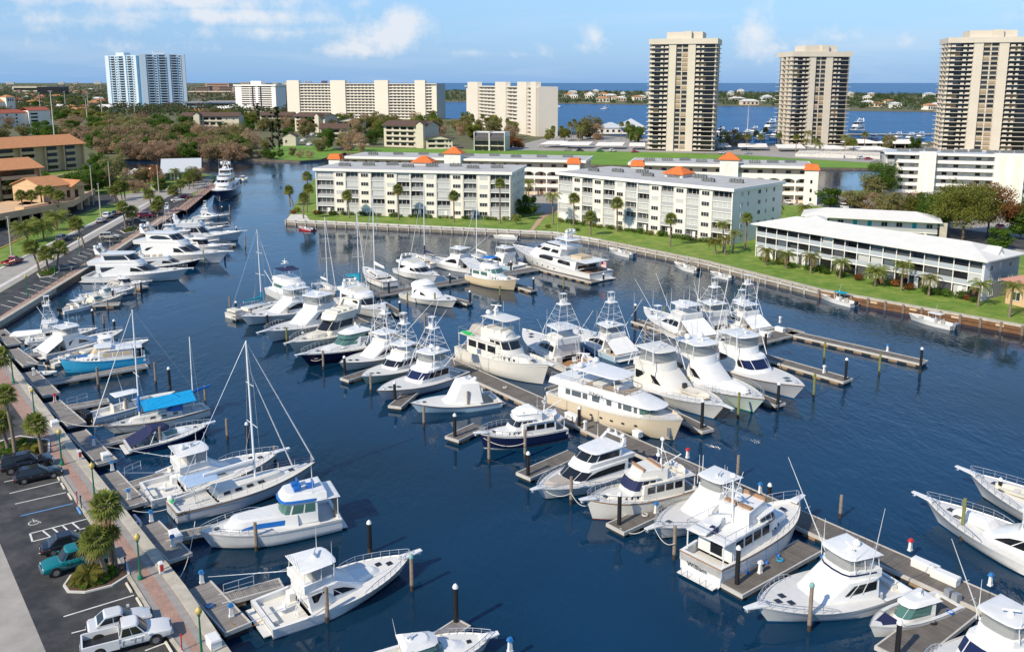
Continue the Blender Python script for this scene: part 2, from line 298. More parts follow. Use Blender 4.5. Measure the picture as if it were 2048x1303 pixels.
tag(strip('street_median', gp([(0, 575), (60, 541), (130, 498), (200, 458), (300, 404)], 1.36), 1.0, 1.3, 1.345, CONW, 1), None, kind='structure')
tag(strip('paver_border', gp([(520, 1390), (460, 1302), (371, 1173), (266, 1039), (156, 900), (26, 727)]), 1.6, 1.3, 1.358, mat('grey_pavers', (.30, .28, .26), .9, var=.15, scale=2), 1), None, kind='structure')
tag(strip('paver_border_inner', gp([(385, 1330), (360, 1294), (305, 1223), (263, 1155), (174, 1026), (100, 915)]), -.5, 1.3, 1.358, MATS['grey_pavers'], 1), None, kind='structure')
# painted bays
def paint(name, a, b, w=.14, m=None, z=1.335):
    A = G(*a, z); B = G(*b, z); d = (B - A).to_2d().normalized(); n = Vector((-d.y, d.x, 0))*w/2
    mb = MB(); mb.add([A - n, B - n, B + n, A + n], [(0, 1, 2, 3) if (B-A).cross(n).z > 0 else (3, 2, 1, 0)]); o = mb.build(name, m or PWHITE, None); o['kind'] = 'structure'; return o
for a, b in [((127, 1232), (268, 1189)), ((143, 1265), (178, 1256)), ((8, 963), (40, 956)), ((18.7, 986), (119, 962)), ((30, 1007), (132, 984)), ((77, 1106), (100, 1100)), ((159, 1299), (172, 1296)), ((290, 1300), (332, 1284))]: paint('bay_line', a, b)
paint('bay_line', (41, 1031), (146, 1006), .16, PBLUE)
for a, b in [((60, 1066), (173, 1037)), ((65, 1082), (170, 1055)), ((60, 1066), (65, 1082)), ((85, 1060), (100, 1072)), ((105, 1055), (120, 1067)), ((125, 1050), (138, 1062)), ((145, 1045), (158, 1056))]: paint('hatch_line', a, b, .16, None, 1.338)
# wheelchair symbol
mb = MB(); c0 = G(70, 1043, 1.34); du = (G(80, 1041, 1.34) - c0).normalized(); dv = Vector((-du.y, du.x, 0))
def sym(pts, w_=.09):
    for (a, b), (c, d) in zip(pts, pts[1:]):
        p = c0 + du*a + dv*b; q = c0 + du*c + dv*d; n = (q - p).cross(Vector((0, 0, 1))).normalized()*w_/2
        mb.add([p + n, q + n, q - n, p - n], [(0, 1, 2, 3)])
sym([(.45*math.cos(t*.5+2.0)-.1, .45*math.sin(t*.5+2.0)-.1) for t in range(10)]); sym([(-.15, .55), (-.1, .05), (.3, .05), (.5, -.4)]); sym([(-.12, .3), (.2, .3)]); sym([(-.2, .7), (-.1, .75), (-.12, .66), (-.2, .7)], .14)
tag(mb.build('wheelchair_symbol', PWHITE), None, kind='structure')
for k in range(14):   # bays along the upper lot
    t = k/13; a = (150 + t*125, 533 - t*83); paint('bay_line', (a[0]-4, a[1]+1), (a[0]-24, a[1]-5+t*2), .16)
for k in range(8):
    t = k/8; paint('bay_line', (30 + t*100, 616 - t*66), (2 + t*104, 609 - t*65), .16)
# ---------------------------------------------------------------- condo island paths and street
PATHB = mat('salmon_path', (.45, .30, .20), .9, var=.1)
flat('path', gp([(1058, 462), (1066, 462), (1090, 434), (1118, 422), (1130, 412), (1112, 412), (1080, 432)], 1.33), 1.33, PATHB)
flat('condo_drive', gp([(1045, 425), (1105, 425), (1120, 412), (1210, 395), (1700, 415), (1760, 425), (1900, 470), (2200, 540), (2300, 490), (1900, 400), (1700, 392), (1250, 380), (1060, 385), (1035, 402)], 1.32), 1.318, PAVE)
flat('condo_street', gp([(1860, 470), (2048, 500), (2300, 545), (2300, 520), (2048, 475), (1880, 452)], 1.33), 1.327, ASPH)
flat('tower_car_park', gp([(1000, 300), (1075, 280), (1130, 268), (1300, 278), (1450, 285), (1700, 290), (2100, 300), (2100, 335), (1780, 328), (1450, 308), (1290, 304)], 1.09), 1.1, PAVE)
flat('lawn_grove', gp([(-100, 440), (0, 425), (60, 405), (150, 385), (190, 372), (60, 375), (-100, 392)], 1.34), 1.34, GRASS)
flat('sand_corner', gp([(572, 440), (620, 441), (612, 430), (584, 426)], 1.31), 1.315, CONW)
# ================================================================ BUILDINGS
WALL = mat('cream_stucco', (.80, .745, .64), .9, var=.05, scale=.3); WALLW = mat('white_stucco', (.82, .79, .73), .9, var=.05, scale=.3); PEACH = mat('peach_stucco', (.70, .56, .44), .9, var=.05, scale=.3)
TWC = mat('tower_concrete', (.63, .565, .465), .9, var=.06, scale=.1); SLC = mat('pale_yellow_stucco', (.73, .67, .57), .9, var=.04, scale=.05); BLU = mat('pale_blue_stucco', (.33, .53, .70), .8, var=.04, scale=.05); BLW = mat('tower_white', (.58, .68, .76), .8)
TANW = mat('tan_stucco', (.62, .42, .245), .9, var=.07, scale=.3); BRW = mat('bone_stucco', (.60, .55, .43), .9, var=.06, scale=.3)
ROOFG = mat('grey_gravel_roof', (.44, .44, .43), .95, var=.12, scale=.3); ROOFW = mat('white_tile_roof', (.68, .67, .63), .8, var=.05, scale=.4); ROOFM = mat('metal_roof', (.52, .55, .57), .5, var=.06)
def tilemat(name, c, s=1.1, var=.18):
    m = mat(name, c, .85, var=var, scale=1.2); t = m.node_tree; b = t.nodes['Principled BSDF']; co = t.nodes.new('ShaderNodeTexCoord'); w_ = t.nodes.new('ShaderNodeTexWave'); w_.inputs['Scale'].default_value = s; w_.inputs['Distortion'].default_value = .6; w_.bands_direction = 'X'; t.links.new(co.outputs['Object'], w_.inputs[0]); bp = t.nodes.new('ShaderNodeBump'); bp.inputs['Strength'].default_value = .5; bp.inputs['Distance'].default_value = .1; t.links.new(w_.outputs[1], bp.inputs['Height']); t.links.new(bp.outputs[0], b.inputs['Normal']); return m
ROOFO = tilemat('orange_tile_roof', (.72, .17, .04)); ROOFT = tilemat('terracotta_tile_roof', (.54, .24, .10)); ROOFB = tilemat('brown_shingle_roof', (.11, .065, .045)); ROOFR = tilemat('red_tile_roof', (.36, .09, .05))
WIN = mat('building_glass', (.035, .04, .045), .08, spec=.6); WIND = mat('dark_window', (.018, .018, .02), .12, spec=.5); SCR = mat('insect_screen', (.07, .075, .08), .5); SHUT = mat('closed_shutter', (.50, .51, .50), .7, var=.04); RAILG = mat('balcony_rail_grey', (.40, .41, .41), .6); DOORT = mat('turquoise_door', (.0, .38, .42), .5); DOORB = mat('brown_door', (.22, .08, .04), .6); ACM = mat('rooftop_machinery', (.16, .17, .17), .6, var=.3, scale=3)
CACHE = {}
def cmesh(key, fn):
    if key not in CACHE: CACHE[key] = fn()
    return CACHE[key]
def bxm(name, sx, sy, sz, m):      # shared box: x centred, y from 0 to sy, z from 0 to sz
    def f(): mb = MB(); mb.box(-sx/2, sx/2, 0, sy, 0, sz); return mb.mesh(name, m)
    return cmesh((name, round(sx, 3), round(sy, 3), round(sz, 3), m.name), f)
class Bld:
    def __init__(s, name, label, A, B, z0=1.3, cat='building', group=None):
        s.A = Vector(A).to_2d(); s.B = Vector(B).to_2d(); d = s.B - s.A; s.W = d.length; s.z0 = z0; s.u = d/s.W
        s.root = thing(name, label, cat, (s.A.x, s.A.y, z0), math.atan2(d.y, d.x), group)
    def fx(s, px):          # distance along the front where the sight line of column px crosses it
        k = (px - 1024)/FPX; c, sn = math.cos(TILT), math.sin(TILT)
        # depth at height ~ z0+8
        zc = (s.z0 + 8) - CAM_H
        # x = k*(y*c - zc*sn) along A + u*t
        return (k*(s.A.y*c - zc*sn) - s.A.x)/(s.u.x - k*s.u.y*c)
    def part(s, name, mb, m, parent=None, smooth=None): return mb.build(name, m, parent or s.root, smooth)
    def box(s, name, x0, x1, y0, y1, z0, z1, m, parent=None): mb = MB(); mb.box(x0, x1, y0, y1, z0, z1); return s.part(name, mb, m, parent)
    def put(s, name, me, x, y, z, rz=0, parent=None): o = link(name, me, parent or s.root, (x, y, z)); o.rotation_euler = (0, 0, rz); return o
    def win(s, x, z, w_, h, y=0., m=None, rz=0, frame=True, name='window', bars=1, fm=None):
        m = m or WIN; o = s.put(name, bxm('pane', w_, .1, h, m), x, y, z, rz) if rz else s.put(name, bxm('pane', w_, .1, h, m), x, y - .05, z)
        if frame:
            def f():
                mb = MB(); t = .07; mb.box(-w_/2 - t, -w_/2, -.06, .04, -t, h + t); mb.box(w_/2, w_/2 + t, -.06, .04, -t, h + t); mb.box(-w_/2, w_/2, -.06, .04, -t, 0); mb.box(-w_/2, w_/2, -.06, .04, h, h + t)
                for q in range(bars): xx = -w_/2 + w_*(q + 1)/(bars + 1); mb.box(xx - .03, xx + .03, -.04, .04, 0, h)
                return mb.mesh('window_frame', fm or WALLW)
            fr = link('window_frame', cmesh(('wf', round(w_, 2), round(h, 2), bars, (fm or WALLW).name), f), o)
        return o
    def gable(s, name, x0, x1, y0, y1, z, h, m, axis='x', over=.5, parent=None, wall=None):
        mb = MB(); t = .18
        if axis == 'x':
            ym = (y0 + y1)/2; a0, a1, b0, b1 = x0 - over, x1 + over, y0 - over, y1 + over
            for (ya, yb) in ((b0, ym), (b1, ym)): mb.loft([[(a0, ya, z), (a1, ya, z), (a1, ya, z + t), (a0, ya, z + t)], [(a0, yb, z + h), (a1, yb, z + h), (a1, yb, z + h + t), (a0, yb, z + h + t)]])
            o = s.part(name, mb, m, parent)
            if wall: [s.part('gable_wall', MB().add([(x, y0, z), (x, y1, z), (x, ym, z + h)], [(0, 1, 2)] if x == x1 else [(2, 1, 0)]), wall) for x in (x0, x1)]
        else:
            xm = (x0 + x1)/2; a0, a1, b0, b1 = x0 - over, x1 + over, y0 - over, y1 + over
            for (xa, xb) in ((a0, xm), (a1, xm)): mb.loft([[(xa, b0, z), (xa, b1, z), (xa, b1, z + t), (xa, b0, z + t)], [(xb, b0, z + h), (xb, b1, z + h), (xb, b1, z + h + t), (xb, b0, z + h + t)]])
            o = s.part(name, mb, m, parent)
            if wall: [s.part('gable_wall', MB().add([(x0, y, z), (x1, y, z), (xm, y, z + h)], [(0, 1, 2)] if y == y0 else [(2, 1, 0)]), wall) for y in (y0, y1)]
        return o
    def hip(s, name, x0, x1, y0, y1, z, h, m, over=.6, ridge=None, parent=None):
        a0, a1, b0, b1 = x0 - over, x1 + over, y0 - over, y1 + over; d = min(a1 - a0, b1 - b0)/2; r = d if ridge is None else ridge
        mb = MB(); B_ = [(a0, b0, z), (a1, b0, z), (a1, b1, z), (a0, b1, z)]
        if a1 - a0 >= b1 - b0: T = [(a0 + r, (b0 + b1)/2 - .01, z + h), (a1 - r, (b0 + b1)/2 - .01, z + h), (a1 - r, (b0 + b1)/2 + .01, z + h), (a0 + r, (b0 + b1)/2 + .01, z + h)]
        else: T = [((a0 + a1)/2 - .01, b0 + r, z + h), ((a0 + a1)/2 + .01, b0 + r, z + h), ((a0 + a1)/2 + .01, b1 - r, z + h), ((a0 + a1)/2 - .01, b1 - r, z + h)]
        mb.loft([[(x, y, zz - .25) for x, y, zz in B_], B_, T]); return s.part(name, mb, m, parent)
    def flatroof(s, x0, x1, y0, y1, z, m=None, fas=WALLW, h=.8, over=.6, units=0):
        mb = MB(); a0, a1, b0, b1 = x0 - over, x1 + over, y0 - over, y1 + over; mb.box(a0, a1, b0, b1, z, z + h); r = s.part('roof', mb, fas)
        mb = MB(); mb.add([(a0 + .35, b0 + .35, z + h + .01), (a1 - .35, b0 + .35, z + h + .01), (a1 - .35, b1 - .35, z + h + .01), (a0 + .35, b1 - .35, z + h + .01)], [(0, 1, 2, 3)]); s.part('roof_surface', mb, m or ROOFG, r)
        for q in range(units):
            x = lerp(x0 + 3, x1 - 3, (q + .5)/units); y = lerp(y0, y1, .35 + .25*((q*7) % 3)/2)
            def f():
                mb = MB()
                for e in range(5): mb.box(-1.9 + e*.8, -1.25 + e*.8, -.4, .4, .25, .95 + .12*(e % 2)); mb.lathe((-1.57 + e*.8, 0, .95 + .12*(e % 2)), [(.25, 0), (.25, .08)], 6)
                mb.box(-2, 2, -.45, -.38, .1, .25); mb.box(-2, 2, .38, .45, .1, .25); return mb.mesh('rooftop_units', ACM)
            s.put('rooftop_units', cmesh('acu', f), x, y, z + h, .1*(q % 3), r)
        return r
# ---- screened-balcony condominiums on the seawall
def condo(name, label, A, B, depth, floors=5, fh=2.72, seed=1, side=True, closed=(), dr=None):
    b = Bld(name, label, A, B, 1.3, 'condominium', 'five storey condominiums on the seawall'); rnd = random.Random(seed); H = floors*fh; W = b.W
    bays = [('b', 1.45), ('w', .85), ('b', 1.05), ('w', .9), ('b', 1.1), ('w', .85), ('b', 1.05), ('b', 1.05), ('w', .88), ('b', 1.08), ('w', .9), ('b', 1.05), ('w', .9), ('b', 1.5)]; tot = sum(q for _, q in bays); x = 0
    b.box('core_wall', .05, W - .05, 1.7, depth, 0, H, WALL)
    mb = MB()
    for f in range(1, floors + 1): mb.box(.02, W - .02, .12, 1.7, f*fh - .16, f*fh + .02)
    for f in range(1, floors + 1): b.box('floor_slab', .02, W - .02, .12, 1.68, f*fh - .16, f*fh + .02, WALLW)
    b.box('end_wall', W - .3, W, 0, depth + .1, 0, H + .05, WALL); b.box('end_wall', 0, .3, 0, depth + .1, 0, H + .05, WALL)
    for i, (t, q) in enumerate(bays):
        wd = q/tot*W; xc = x + wd/2
        if t == 'w':
            b.box('wall_bay', x + .05, x + wd - .05, 0, 1.7, 0, H, WALL)
            for f in range(floors):
                m = rnd.choice([WIN, WIN, WIN, WIND, SHUT]); b.win(xc, f*fh + 1.15, min(2.3, wd*.62), 1.05, 0, m, bars=2)
        else:
            wi = wd - .36
            for sx in (x + .02, x + wd - .20): b.box('fin_wall', sx, sx + .18, -.02, 1.7, 0, H, WALLW)
            for f in range(floors):
                z = f*fh; kind = rnd.random(); full = (i, f) in closed
                g = b.put('balcony_screen', bxm('screen', wi, .06, fh - (.18 if f else .2) - (0 if f == 0 else 1.0), WALLW if full else (rnd.choice([SCR, WIND, SCR]) if kind < .62 else SHUT)), xc, .35 if kind >= .62 or full else .8, z + (0 if f == 0 else 1.02))
                def fr(wi=wi, h=fh - .2, n=4 if wi > 4.6 else 3, low=0 if f == 0 else 1.0):
                    mb = MB()
                    for k in range(n + 1): xx = -wi/2 + wi*k/n; mb.box(xx - .04, xx + .04, -.05, .05, 0, h)
                    mb.box(-wi/2, wi/2, -.055, .055, 1.0, 1.08); return mb.mesh('screen_frame', WALLW)
                link('screen_frame', cmesh(('sf', round(wi, 2), f == 0), fr), g, (0, 0, 0 if f == 0 else -1.02))
                if f: b.put('balcony_rail', bxm('rail', wi, .08, .95, WALLW if full else RAILG), xc, .22, z + .03)
                elif kind < .7: b.put('patio_door', bxm('patio_door', .9, .06, 2.1, WALLW), xc + wi*.15, .27, 0); 
        x += wd
    b.flatroof(0, W, 0, depth, H + .05, units=8)
    for f in range(floors):      # windows of the right-hand end wall
        for yy, ww in ((depth*.18, 1.0), (depth*.30, .6), (depth*.52, 1.3), (depth*.66, .6), (depth*.82, .9)):
            b.win(W, f*fh + 1.2, ww, 1.0, yy, WIND, math.pi/2, fm=WALLW)
    return b
W1 = condo('condominium', 'white five storey condominium with screened balconies on the seawall, left of the pair', (-61.5, 278), (-.5, 265.6), 23, seed=3)
W2 = condo('condominium', 'white five storey condominium with screened balconies, right of the pair, angled along the seawall', (13.8, 266), (55.8, 223.5), 25, seed=8, closed={(0, 0), (0, 2), (6, 0)})
# ---- arched gallery condominiums behind
def gallery(name, label, A, B, depth, fh, floors, tower_px, ends, seed):
    b = Bld(name, label, A, B, 1.3, 'condominium', 'arcaded condominiums behind the seawall pair'); W = b.W; H = fh*floors; rnd = random.Random(seed)
    b.box('core_wall', 0, W, 1.9, depth, 0, H, PEACH); n = int(W/4.4); bw = W/n
    for f in range(floors):
        if f: b.box('gallery_parapet', 0, W, 0, .18, f*fh - .1, f*fh + 1.05, WALLW); b.box('gallery_floor', 0, W, .18, 1.9, f*fh - .1, f*fh + .1, WALLW)
        for k in range(n):
            xc = (k + .5)*bw
            if k % 3 == 1: b.put('gallery_door', bxm('door', 1.0, .08, 2.1, DOORB), xc, 1.86, f*fh + .1)
            else: b.win(xc, f*fh + 1.1, 1.7, 1.0, 1.9, WIN, frame=False)
    def arch():
        mb = MB(); r = bw*.5 - .2; pts = [(-r + 2*r*i/8, .75*math.sin(math.pi*i/8)**.7) for i in range(9)]
        for (xa, za), (xb, zb) in zip(pts, pts[1:]): mb.hexa([(xa, 0, za - .2), (xb, 0, zb - .2), (xb, .2, zb - .2), (xa, .2, za - .2)], [(xa, 0, .9), (xb, 0, .9), (xb, .2, .9), (xa, .2, .9)])
        return mb.mesh('arch', WALLW)
    am = cmesh(('arch', round(bw, 2)), arch)
    for k in range(n + 1): b.put('gallery_column', bxm('column', .4, .3, (floors - 1)*fh, WALLW), k*bw, -.04, 0)
    for k in range(n): b.put('gallery_arch', am, (k + .5)*bw, -.02, (floors - 1)*fh - 1.0)
    r = b.flatroof(0, W, 0, depth, H, units=9, over=.8, h=.9)
    for tx in tower_px:
        x = b.fx(tx); b.box('stair_tower', x - 3.1, x + 3.1, -2.2, 3.5, 0, H + 2.6, WALLW)
        mb = MB(); mb.path([(x - .9, -2.22, H - 2), (x - .9, -2.22, H + .6), (x - .5, -2.22, H + 1.3), (x, -2.22, H + 1.5), (x + .5, -2.22, H + 1.3), (x + .9, -2.22, H + .6), (x + .9, -2.22, H - 2)], .06, 4); b.part('blind_arch', mb, PEACH)
        b.hip('tower_roof', x - 3.1, x + 3.1, -2.2, 3.5, H + 2.85, 2.3, ROOFO, .5)
    for ex in ends:
        x = b.fx(ex); b.box('end_block', x - 2.2, x + 2.2, -1.6, 2.5, 0, H - .3, WALLW); mb = MB(); B_ = [(x - 2.7, -2.1, H - .3), (x + 2.7, -2.1, H - .3), (x + 2.7, 3, H - .3), (x - 2.7, 3, H - .3)]; mb.loft([B_, [(lerp(p[0], x, .3), lerp(p[1], .5, .3), H + 1.6) for p in B_]]); b.part('mansard_roof', mb, ROOFO)
        for f in range(floors - 1): b.win(x, f*fh + 1.2, .7, 1.2, -1.6, WIND, frame=False)
    for f in range(floors):
        for yy in (.2, .35, .55, .75): b.win(W, f*fh + 1.2, .9, 1.0, depth*yy, WIND, math.pi/2, frame=False)
    return b
gallery('condominium', 'peach arcaded condominium with orange capped stair tower behind the left seawall block', (-63, 341), (26, 322), 20, 3.05, 4, [908], [672, 1148], 4)
gallery('condominium', 'peach arcaded condominium with orange capped stair tower behind the right seawall block', (42, 316), (101, 301), 20, 3.0, 4, [1457], [1275, 1622], 5)
for (px, py, z) in ((848, 328, 15.9), (1357, 352, 15.9)):     # pyramid roofs standing on the front blocks
    p = G(px, py, z); par = W1 if px < 1000 else W2
    d = Vector((p.x, p.y)) - par.A; lx = d.dot(par.u); ly = d.dot(Vector((-par.u.y, par.u.x)))
    par.box('lift_house', lx - 3, lx + 3, ly - 2.4, ly + 2.6, 14.4, 15.3, WALLW); par.hip('lift_house_roof', lx - 3, lx + 3, ly - 2.4, ly + 2.6, 15.5, 1.9, ROOFO, .6)
# ---- long low white building
A = G(1509, 512, 1.3); B = G(1963, 602, 1.3); b = Bld('apartment_house', 'long low white apartment house with white hip roof and glass-railed balconies on the right shore', A, B, 1.3, 'apartment house'); W = b.W; fh = 2.55; H = 7.6
b.box('core_wall', 0, W, 2.0, 13, 0, H, WALLW); b.box('end_wall', W - .25, W, 0, 13.05, 0, H + .02, mat('shade_tinted_stucco', (.66, .68, .72), .9)); rnd = random.Random(5); n = 18; bw = W/n  # end wall: its bluish shade is put into the stucco colour
for f in range(3):
    if f: b.box('balcony_slab', 0, W - .26, .1, 2.0, f*fh - .15, f*fh + .05, WALLW)
    for k in range(n):
        xc = (k + .5)*bw
        if k == n - 1 and f == 1: b.put('shutter', bxm('shutter', bw*.94, .06, fh - .3, SHUT), xc, .2, f*fh + .08)
        else: b.put('balcony_screen', bxm('screen', bw*.92, .05, fh - .25, rnd.choice([SCR, WIND, SCR, GLB, SHUT])), xc, 1.2 if k % 5 == 3 else .5, f*fh + .06)
        if f: b.put('balcony_rail', bxm('rail', bw*.96, .05, .95, mat('frosted_balustrade', (.42, .46, .50), .3)), xc, .16, f*fh + .05)
        elif k % 3 == 1: b.put('patio_door', bxm('patio_door', .9, .05, 2.1, WALLW), xc, .4, 0)
for k in range(n + 1): b.put('balcony_post', bxm('post', .16, .16, H, WALLW), min(W - .4, max(.2, k*bw)), .06, 0)
b.hip('roof', 0, W, 0, 13, H + .27, 2.0, ROOFW, .9)
for k in range(8): b.put('roof_vent', cmesh('rv', lambda: MB().lathe((0, 0, 0), [(.16, 0), (.16, .3), (.24, .32), (.24, .42)], 8).mesh('roof_vent', WALLW)), W*(k + .7)/8.5, 4.0 + (k % 2)*1.5, H + 1.05)
mb = MB(); mb.add([(W - 3.2, 4.0, H + 1.3), (W + .2, 6.5, H + .4), (W - 1.2, 6.5, H + 2.2)], [(0, 1, 2), (2, 1, 0)][:1]); mb.hexa([(W - 3, 5.2, H + 1.2), (W - .4, 5.2, H + .6), (W - .4, 7.8, H + .6), (W - 3, 7.8, H + 1.2)], [(W - 3, 6.4, H + 2.1), (W - .4, 6.4, H + 2.1), (W - .4, 6.6, H + 2.1), (W - 3, 6.6, H + 2.1)]); b.part('roof_gablet', mb, ROOFW)
for yy, z, ww in ((2.5, 5.6, 1.0), (5.8, 5.9, .45), (9.5, 5.6, 1.1), (2.5, 2.9, 1.2), (6, 3.2, .8), (10, 2.9, 1.4), (3, .6, 1.4)): b.win(W, z, ww, 1.0, yy, WIND if z > 3.5 else SHUT, math.pi/2)
# rear wing with turquoise doors
A = G(1700, 425, 5.0); b2 = Bld('apartment_wing', 'low white apartment wing with white hip roof and turquoise doors behind the long white building', (78.5, 236), (108.5, 224), 1.3, 'apartment house'); W = b2.W
b2.box('core_wall', 0, W, 1.6, 10, 0, 5.6, WALLW); b2.box('gallery_floor', 0, W, 0, 1.6, 2.7, 2.9, WALLW); b2.box('gallery_rail', 0, W, 0, .06, 2.9, 3.8, RAILG)
for k in range(9):
    xc = W*(k + .5)/9
    for f in (0, 1): b2.put('front_door', bxm('tdoor', 1.0, .06, 2.1, DOORT), xc, 1.55, .1 + f*2.8) if k in (3, 4, 7) else b2.win(xc, 1.0 + f*2.8, 1.4, 1.1, 1.6, WIN)
b2.hip('roof', 0, W, 0, 10, 5.85, 1.7, ROOFW, 1.0); b2.hip('roof_lantern', W*.02, W*.16, -6, -1, 5.6, .9, ROOFW, .6); b2.box('stair_pier', W + .5, W + 2.2, 0, .6, 0, 5.6, CONC)
mb = MB(); [mb.box(W - 3 + k*.3, W - 2.7 + k*.3, -1.2, 0, 0, 2.8 - k*.28) for k in range(10)]; b2.part('stairs', mb, WALLW)
b3 = Bld('house', 'house with pink tiled roof at the right edge beyond the long white building', G(2010, 606, 1.3), G(2100, 626, 1.3), 1.3, 'house'); b3.box('wall', 0, b3.W, 0, 9, 0, 4.4, TANW); b3.hip('roof', 0, b3.W, 0, 9, 4.65, 1.8, mat('pink_tile_roof', (.48, .24, .18), .8, var=.12), .8); b3.win(2, 1, 1.5, 1.5)
# ---- white six storey block
A = (132, 314); B = (178, 298); b = Bld('apartment_block', 'white six storey apartment block with open galleries at the right edge', A, B, 1.3, 'apartment block'); W = b.W; fh = 2.65; H = 6*fh
b.box('core_wall', 0, W, 2, 15, 0, H, WALL)
for f in range(6):
    if f: b.box('gallery_parapet', 3.5, W, 0, .2, f*fh - .1, f*fh + 1.0, WALLW); b.box('gallery_floor', 3.5, W, .2, 2, f*fh - .1, f*fh + .08, WALLW)
    b.put('corner_screen', bxm('screen', 2.2, .06, 1.6, WIND if f % 2 else SHUT), 1.4, .5, f*fh + 1.0); b.box('corner_rail', .2, 2.6, .3, .4, f*fh, f*fh + .95, RAILG)
    for k in range(12):
        xc = 5 + k*(W - 7)/12
        if k % 4 == 2: b.put('gallery_door', bxm('wdoor', 1.0, .1, 2.1, WALLW), xc, 1.9, f*fh + .1)
        else: b.win(xc, f*fh + 1.15, 1.5, 1.0, 2.0, rnd.choice([WIN, WIND, SHUT]), frame=False)
for x0, x1 in ((b.fx(1835), b.fx(1868)), (b.fx(1985), b.fx(2045))):
    b.box('stair_tower', x0, x1, -1.6, 2, 0, H + 1.2, WALLW)
    for k in range(2): xx = lerp(x0, x1, (k + .5)/2); b.box('recessed_panel', xx - (x1 - x0)*.12, xx + (x1 - x0)*.12, -1.66, -1.6, .5, H + .6, WALL)
b.flatroof(0, W, 0, 15, H, ROOFM, units=9, over=.7)
# ---- three residential towers
def rtower(label, A, B, depth, z1, floors, seed):
    b = Bld('residential_tower', label, A, B, 1.1, 'tower', 'cream residential towers by the lagoon'); W = b.W; H = z1 - 1.1; fh = (H - 2.2)/floors; rnd = random.Random(seed)
    b.box('core', 1.5, W - 1.5, 2.2, depth - 1.5, 0, H, WIND); zone = ((.0, .29), (.40, .58), (.69, 1.0))
    for a, c in ((.29, .40), (.58, .69)): b.box('pilaster', W*a, W*c, 0, 2.4, 0, H, TWC)
    b.box('corner_pier', 0, 1.2, 1.0, 4.5, 0, H, TWC); b.box('corner_pier', W - 1.0, W - .2, 1.5, 4.5, 0, H, TWC)
    for y0, y1 in ((depth*.3, depth*.42), (depth*.6, depth*.72)): b.box('side_pilaster', -.3, 1.6, y0, y1, 0, H, TWC); b.box('side_pilaster', W - 1.6, W + .3, y0, y1, 0, H, TWC)
    b.box('mullion', W*.485, W*.495, .7, 2.3, 0, H, TWC)
    for f in range(floors):
        z = f*fh + 1.2
        for a, c in (zone[0], zone[2]): b.put('balcony_slab', bxm('slab', W*(c - a) + (1.0 if a == 0 else 1.0), 3.2, .22, TWC), W*(a + c)/2 + (-.5 if a == 0 else .5), -.5, z - .22)
        b.put('side_slab', bxm('sslab', .9, depth - 3, .22, TWC), -.35, 2.7, z - .22); b.put('side_slab', bxm('sslab', .9, depth - 3, .22, TWC), W + .35, 2.7, z - .22)
        for x, w_ in ((.055, .05), (.19, .04), (.26, .055), (.73, .05), (.80, .035)): b.put('balcony_parapet', bxm('par', W*w_, .15, .95, TWC), W*x, -.45, z)
        for x, w_ in ((.15, .26), (.85, .28)):
            m = rnd.choice([WIND, WIND, WIND, GLB, mat('tan_shutter', (.36, .27, .17), .7), WIN]); b.put('window', bxm('twin', W*w_*.48, .1, fh*.8, m), W*(x - w_*.25), 2.1, z); b.put('window', bxm('twin', W*w_*.48, .1, fh*.8, rnd.choice([WIND, WIN, WIND])), W*(x + w_*.25), 2.1, z)
        for x in (.443, .537): b.put('window', bxm('cwin', W*.075, .1, fh*.62, rnd.choice([WIN, WIND, WIND, mat('tan_shutter', (.36, .27, .17), .7)])), W*x, .88, z + fh*.2)
        b.put('spandrel', bxm('spd', W*.18, .6, fh*.2, mat('brown_spandrel', (.22, .18, .13), .8)), W*.49, .9, z)
    b.box('window_column', W*.40, W*.58, .95, 2.3, 0, H, TWC)
    r = b.box('parapet', -.6, W + .6, -.6, depth, H - 1.6, H + 1.6, TWC); p = b.box('penthouse', W*.24, W*.78, 3, depth - 5, H + 1.6, H + 5.6, TWC); b.box('lift_overrun', W*.50, W*.62, 1, 6, H + 1.6, H + 5.9, TWC); return b
t1 = rtower('cream residential tower, leftmost of the three, in front of the lagoon', (83, 549), (120.5, 537), 28, 66, 23, 1)
t2 = rtower('cream residential tower, middle one of the three, standing farther back', (181.5, 588), (221, 593), 24, 60, 20, 2)
t3 = rtower('cream residential tower, rightmost of the three, cut by the right edge', (259, 541), (304, 528), 30, 66.5, 23, 3)
# ---- pale yellow slab blocks
def slab_block(name, label, A, B, depth, z1, floors, pil, secs, wallm, end, seed=1, zt=None, nwin=8, cat='apartment block'):
    b = Bld(name, label, A, B, 1.0, cat, None); W = b.W; H = z1 - 1; fh = H/floors
    b.box('core_wall', 0, W, 1.6, depth, 0, H, wallm)
    for a, c in pil: b.box('stair_pier', b.fx(a), b.fx(c), -1.2, 3, 0, (zt or z1 + 4.5) - 1, wallm)
    for a, c in secs:
        x0, x1 = b.fx(a), b.fx(c); n = max(2, int(nwin*(c - a)/55.))
        for f in range(floors):
            b.box('gallery_parapet', x0, x1, 0, .3, f*fh - .1, f*fh + 1.2, wallm); b.box('gallery_floor', x0, x1, .3, 1.6, f*fh - .1, f*fh + .1, wallm)
            for k in range(n): b.put('window', bxm('gw', (x1 - x0)/n*.62, .1, fh*.42, WIN if (k + f) % 4 else WIND), lerp(x0, x1, (k + .5)/n), 1.52, f*fh + 1.25)
    b.box('end_wall', W - .5, W + .05, -.1, depth + .1, 0, H + .8, wallm if end is None else end); b.box('roof_parapet', 0, W - .5, -.3, depth, H, H + .8, wallm); return b
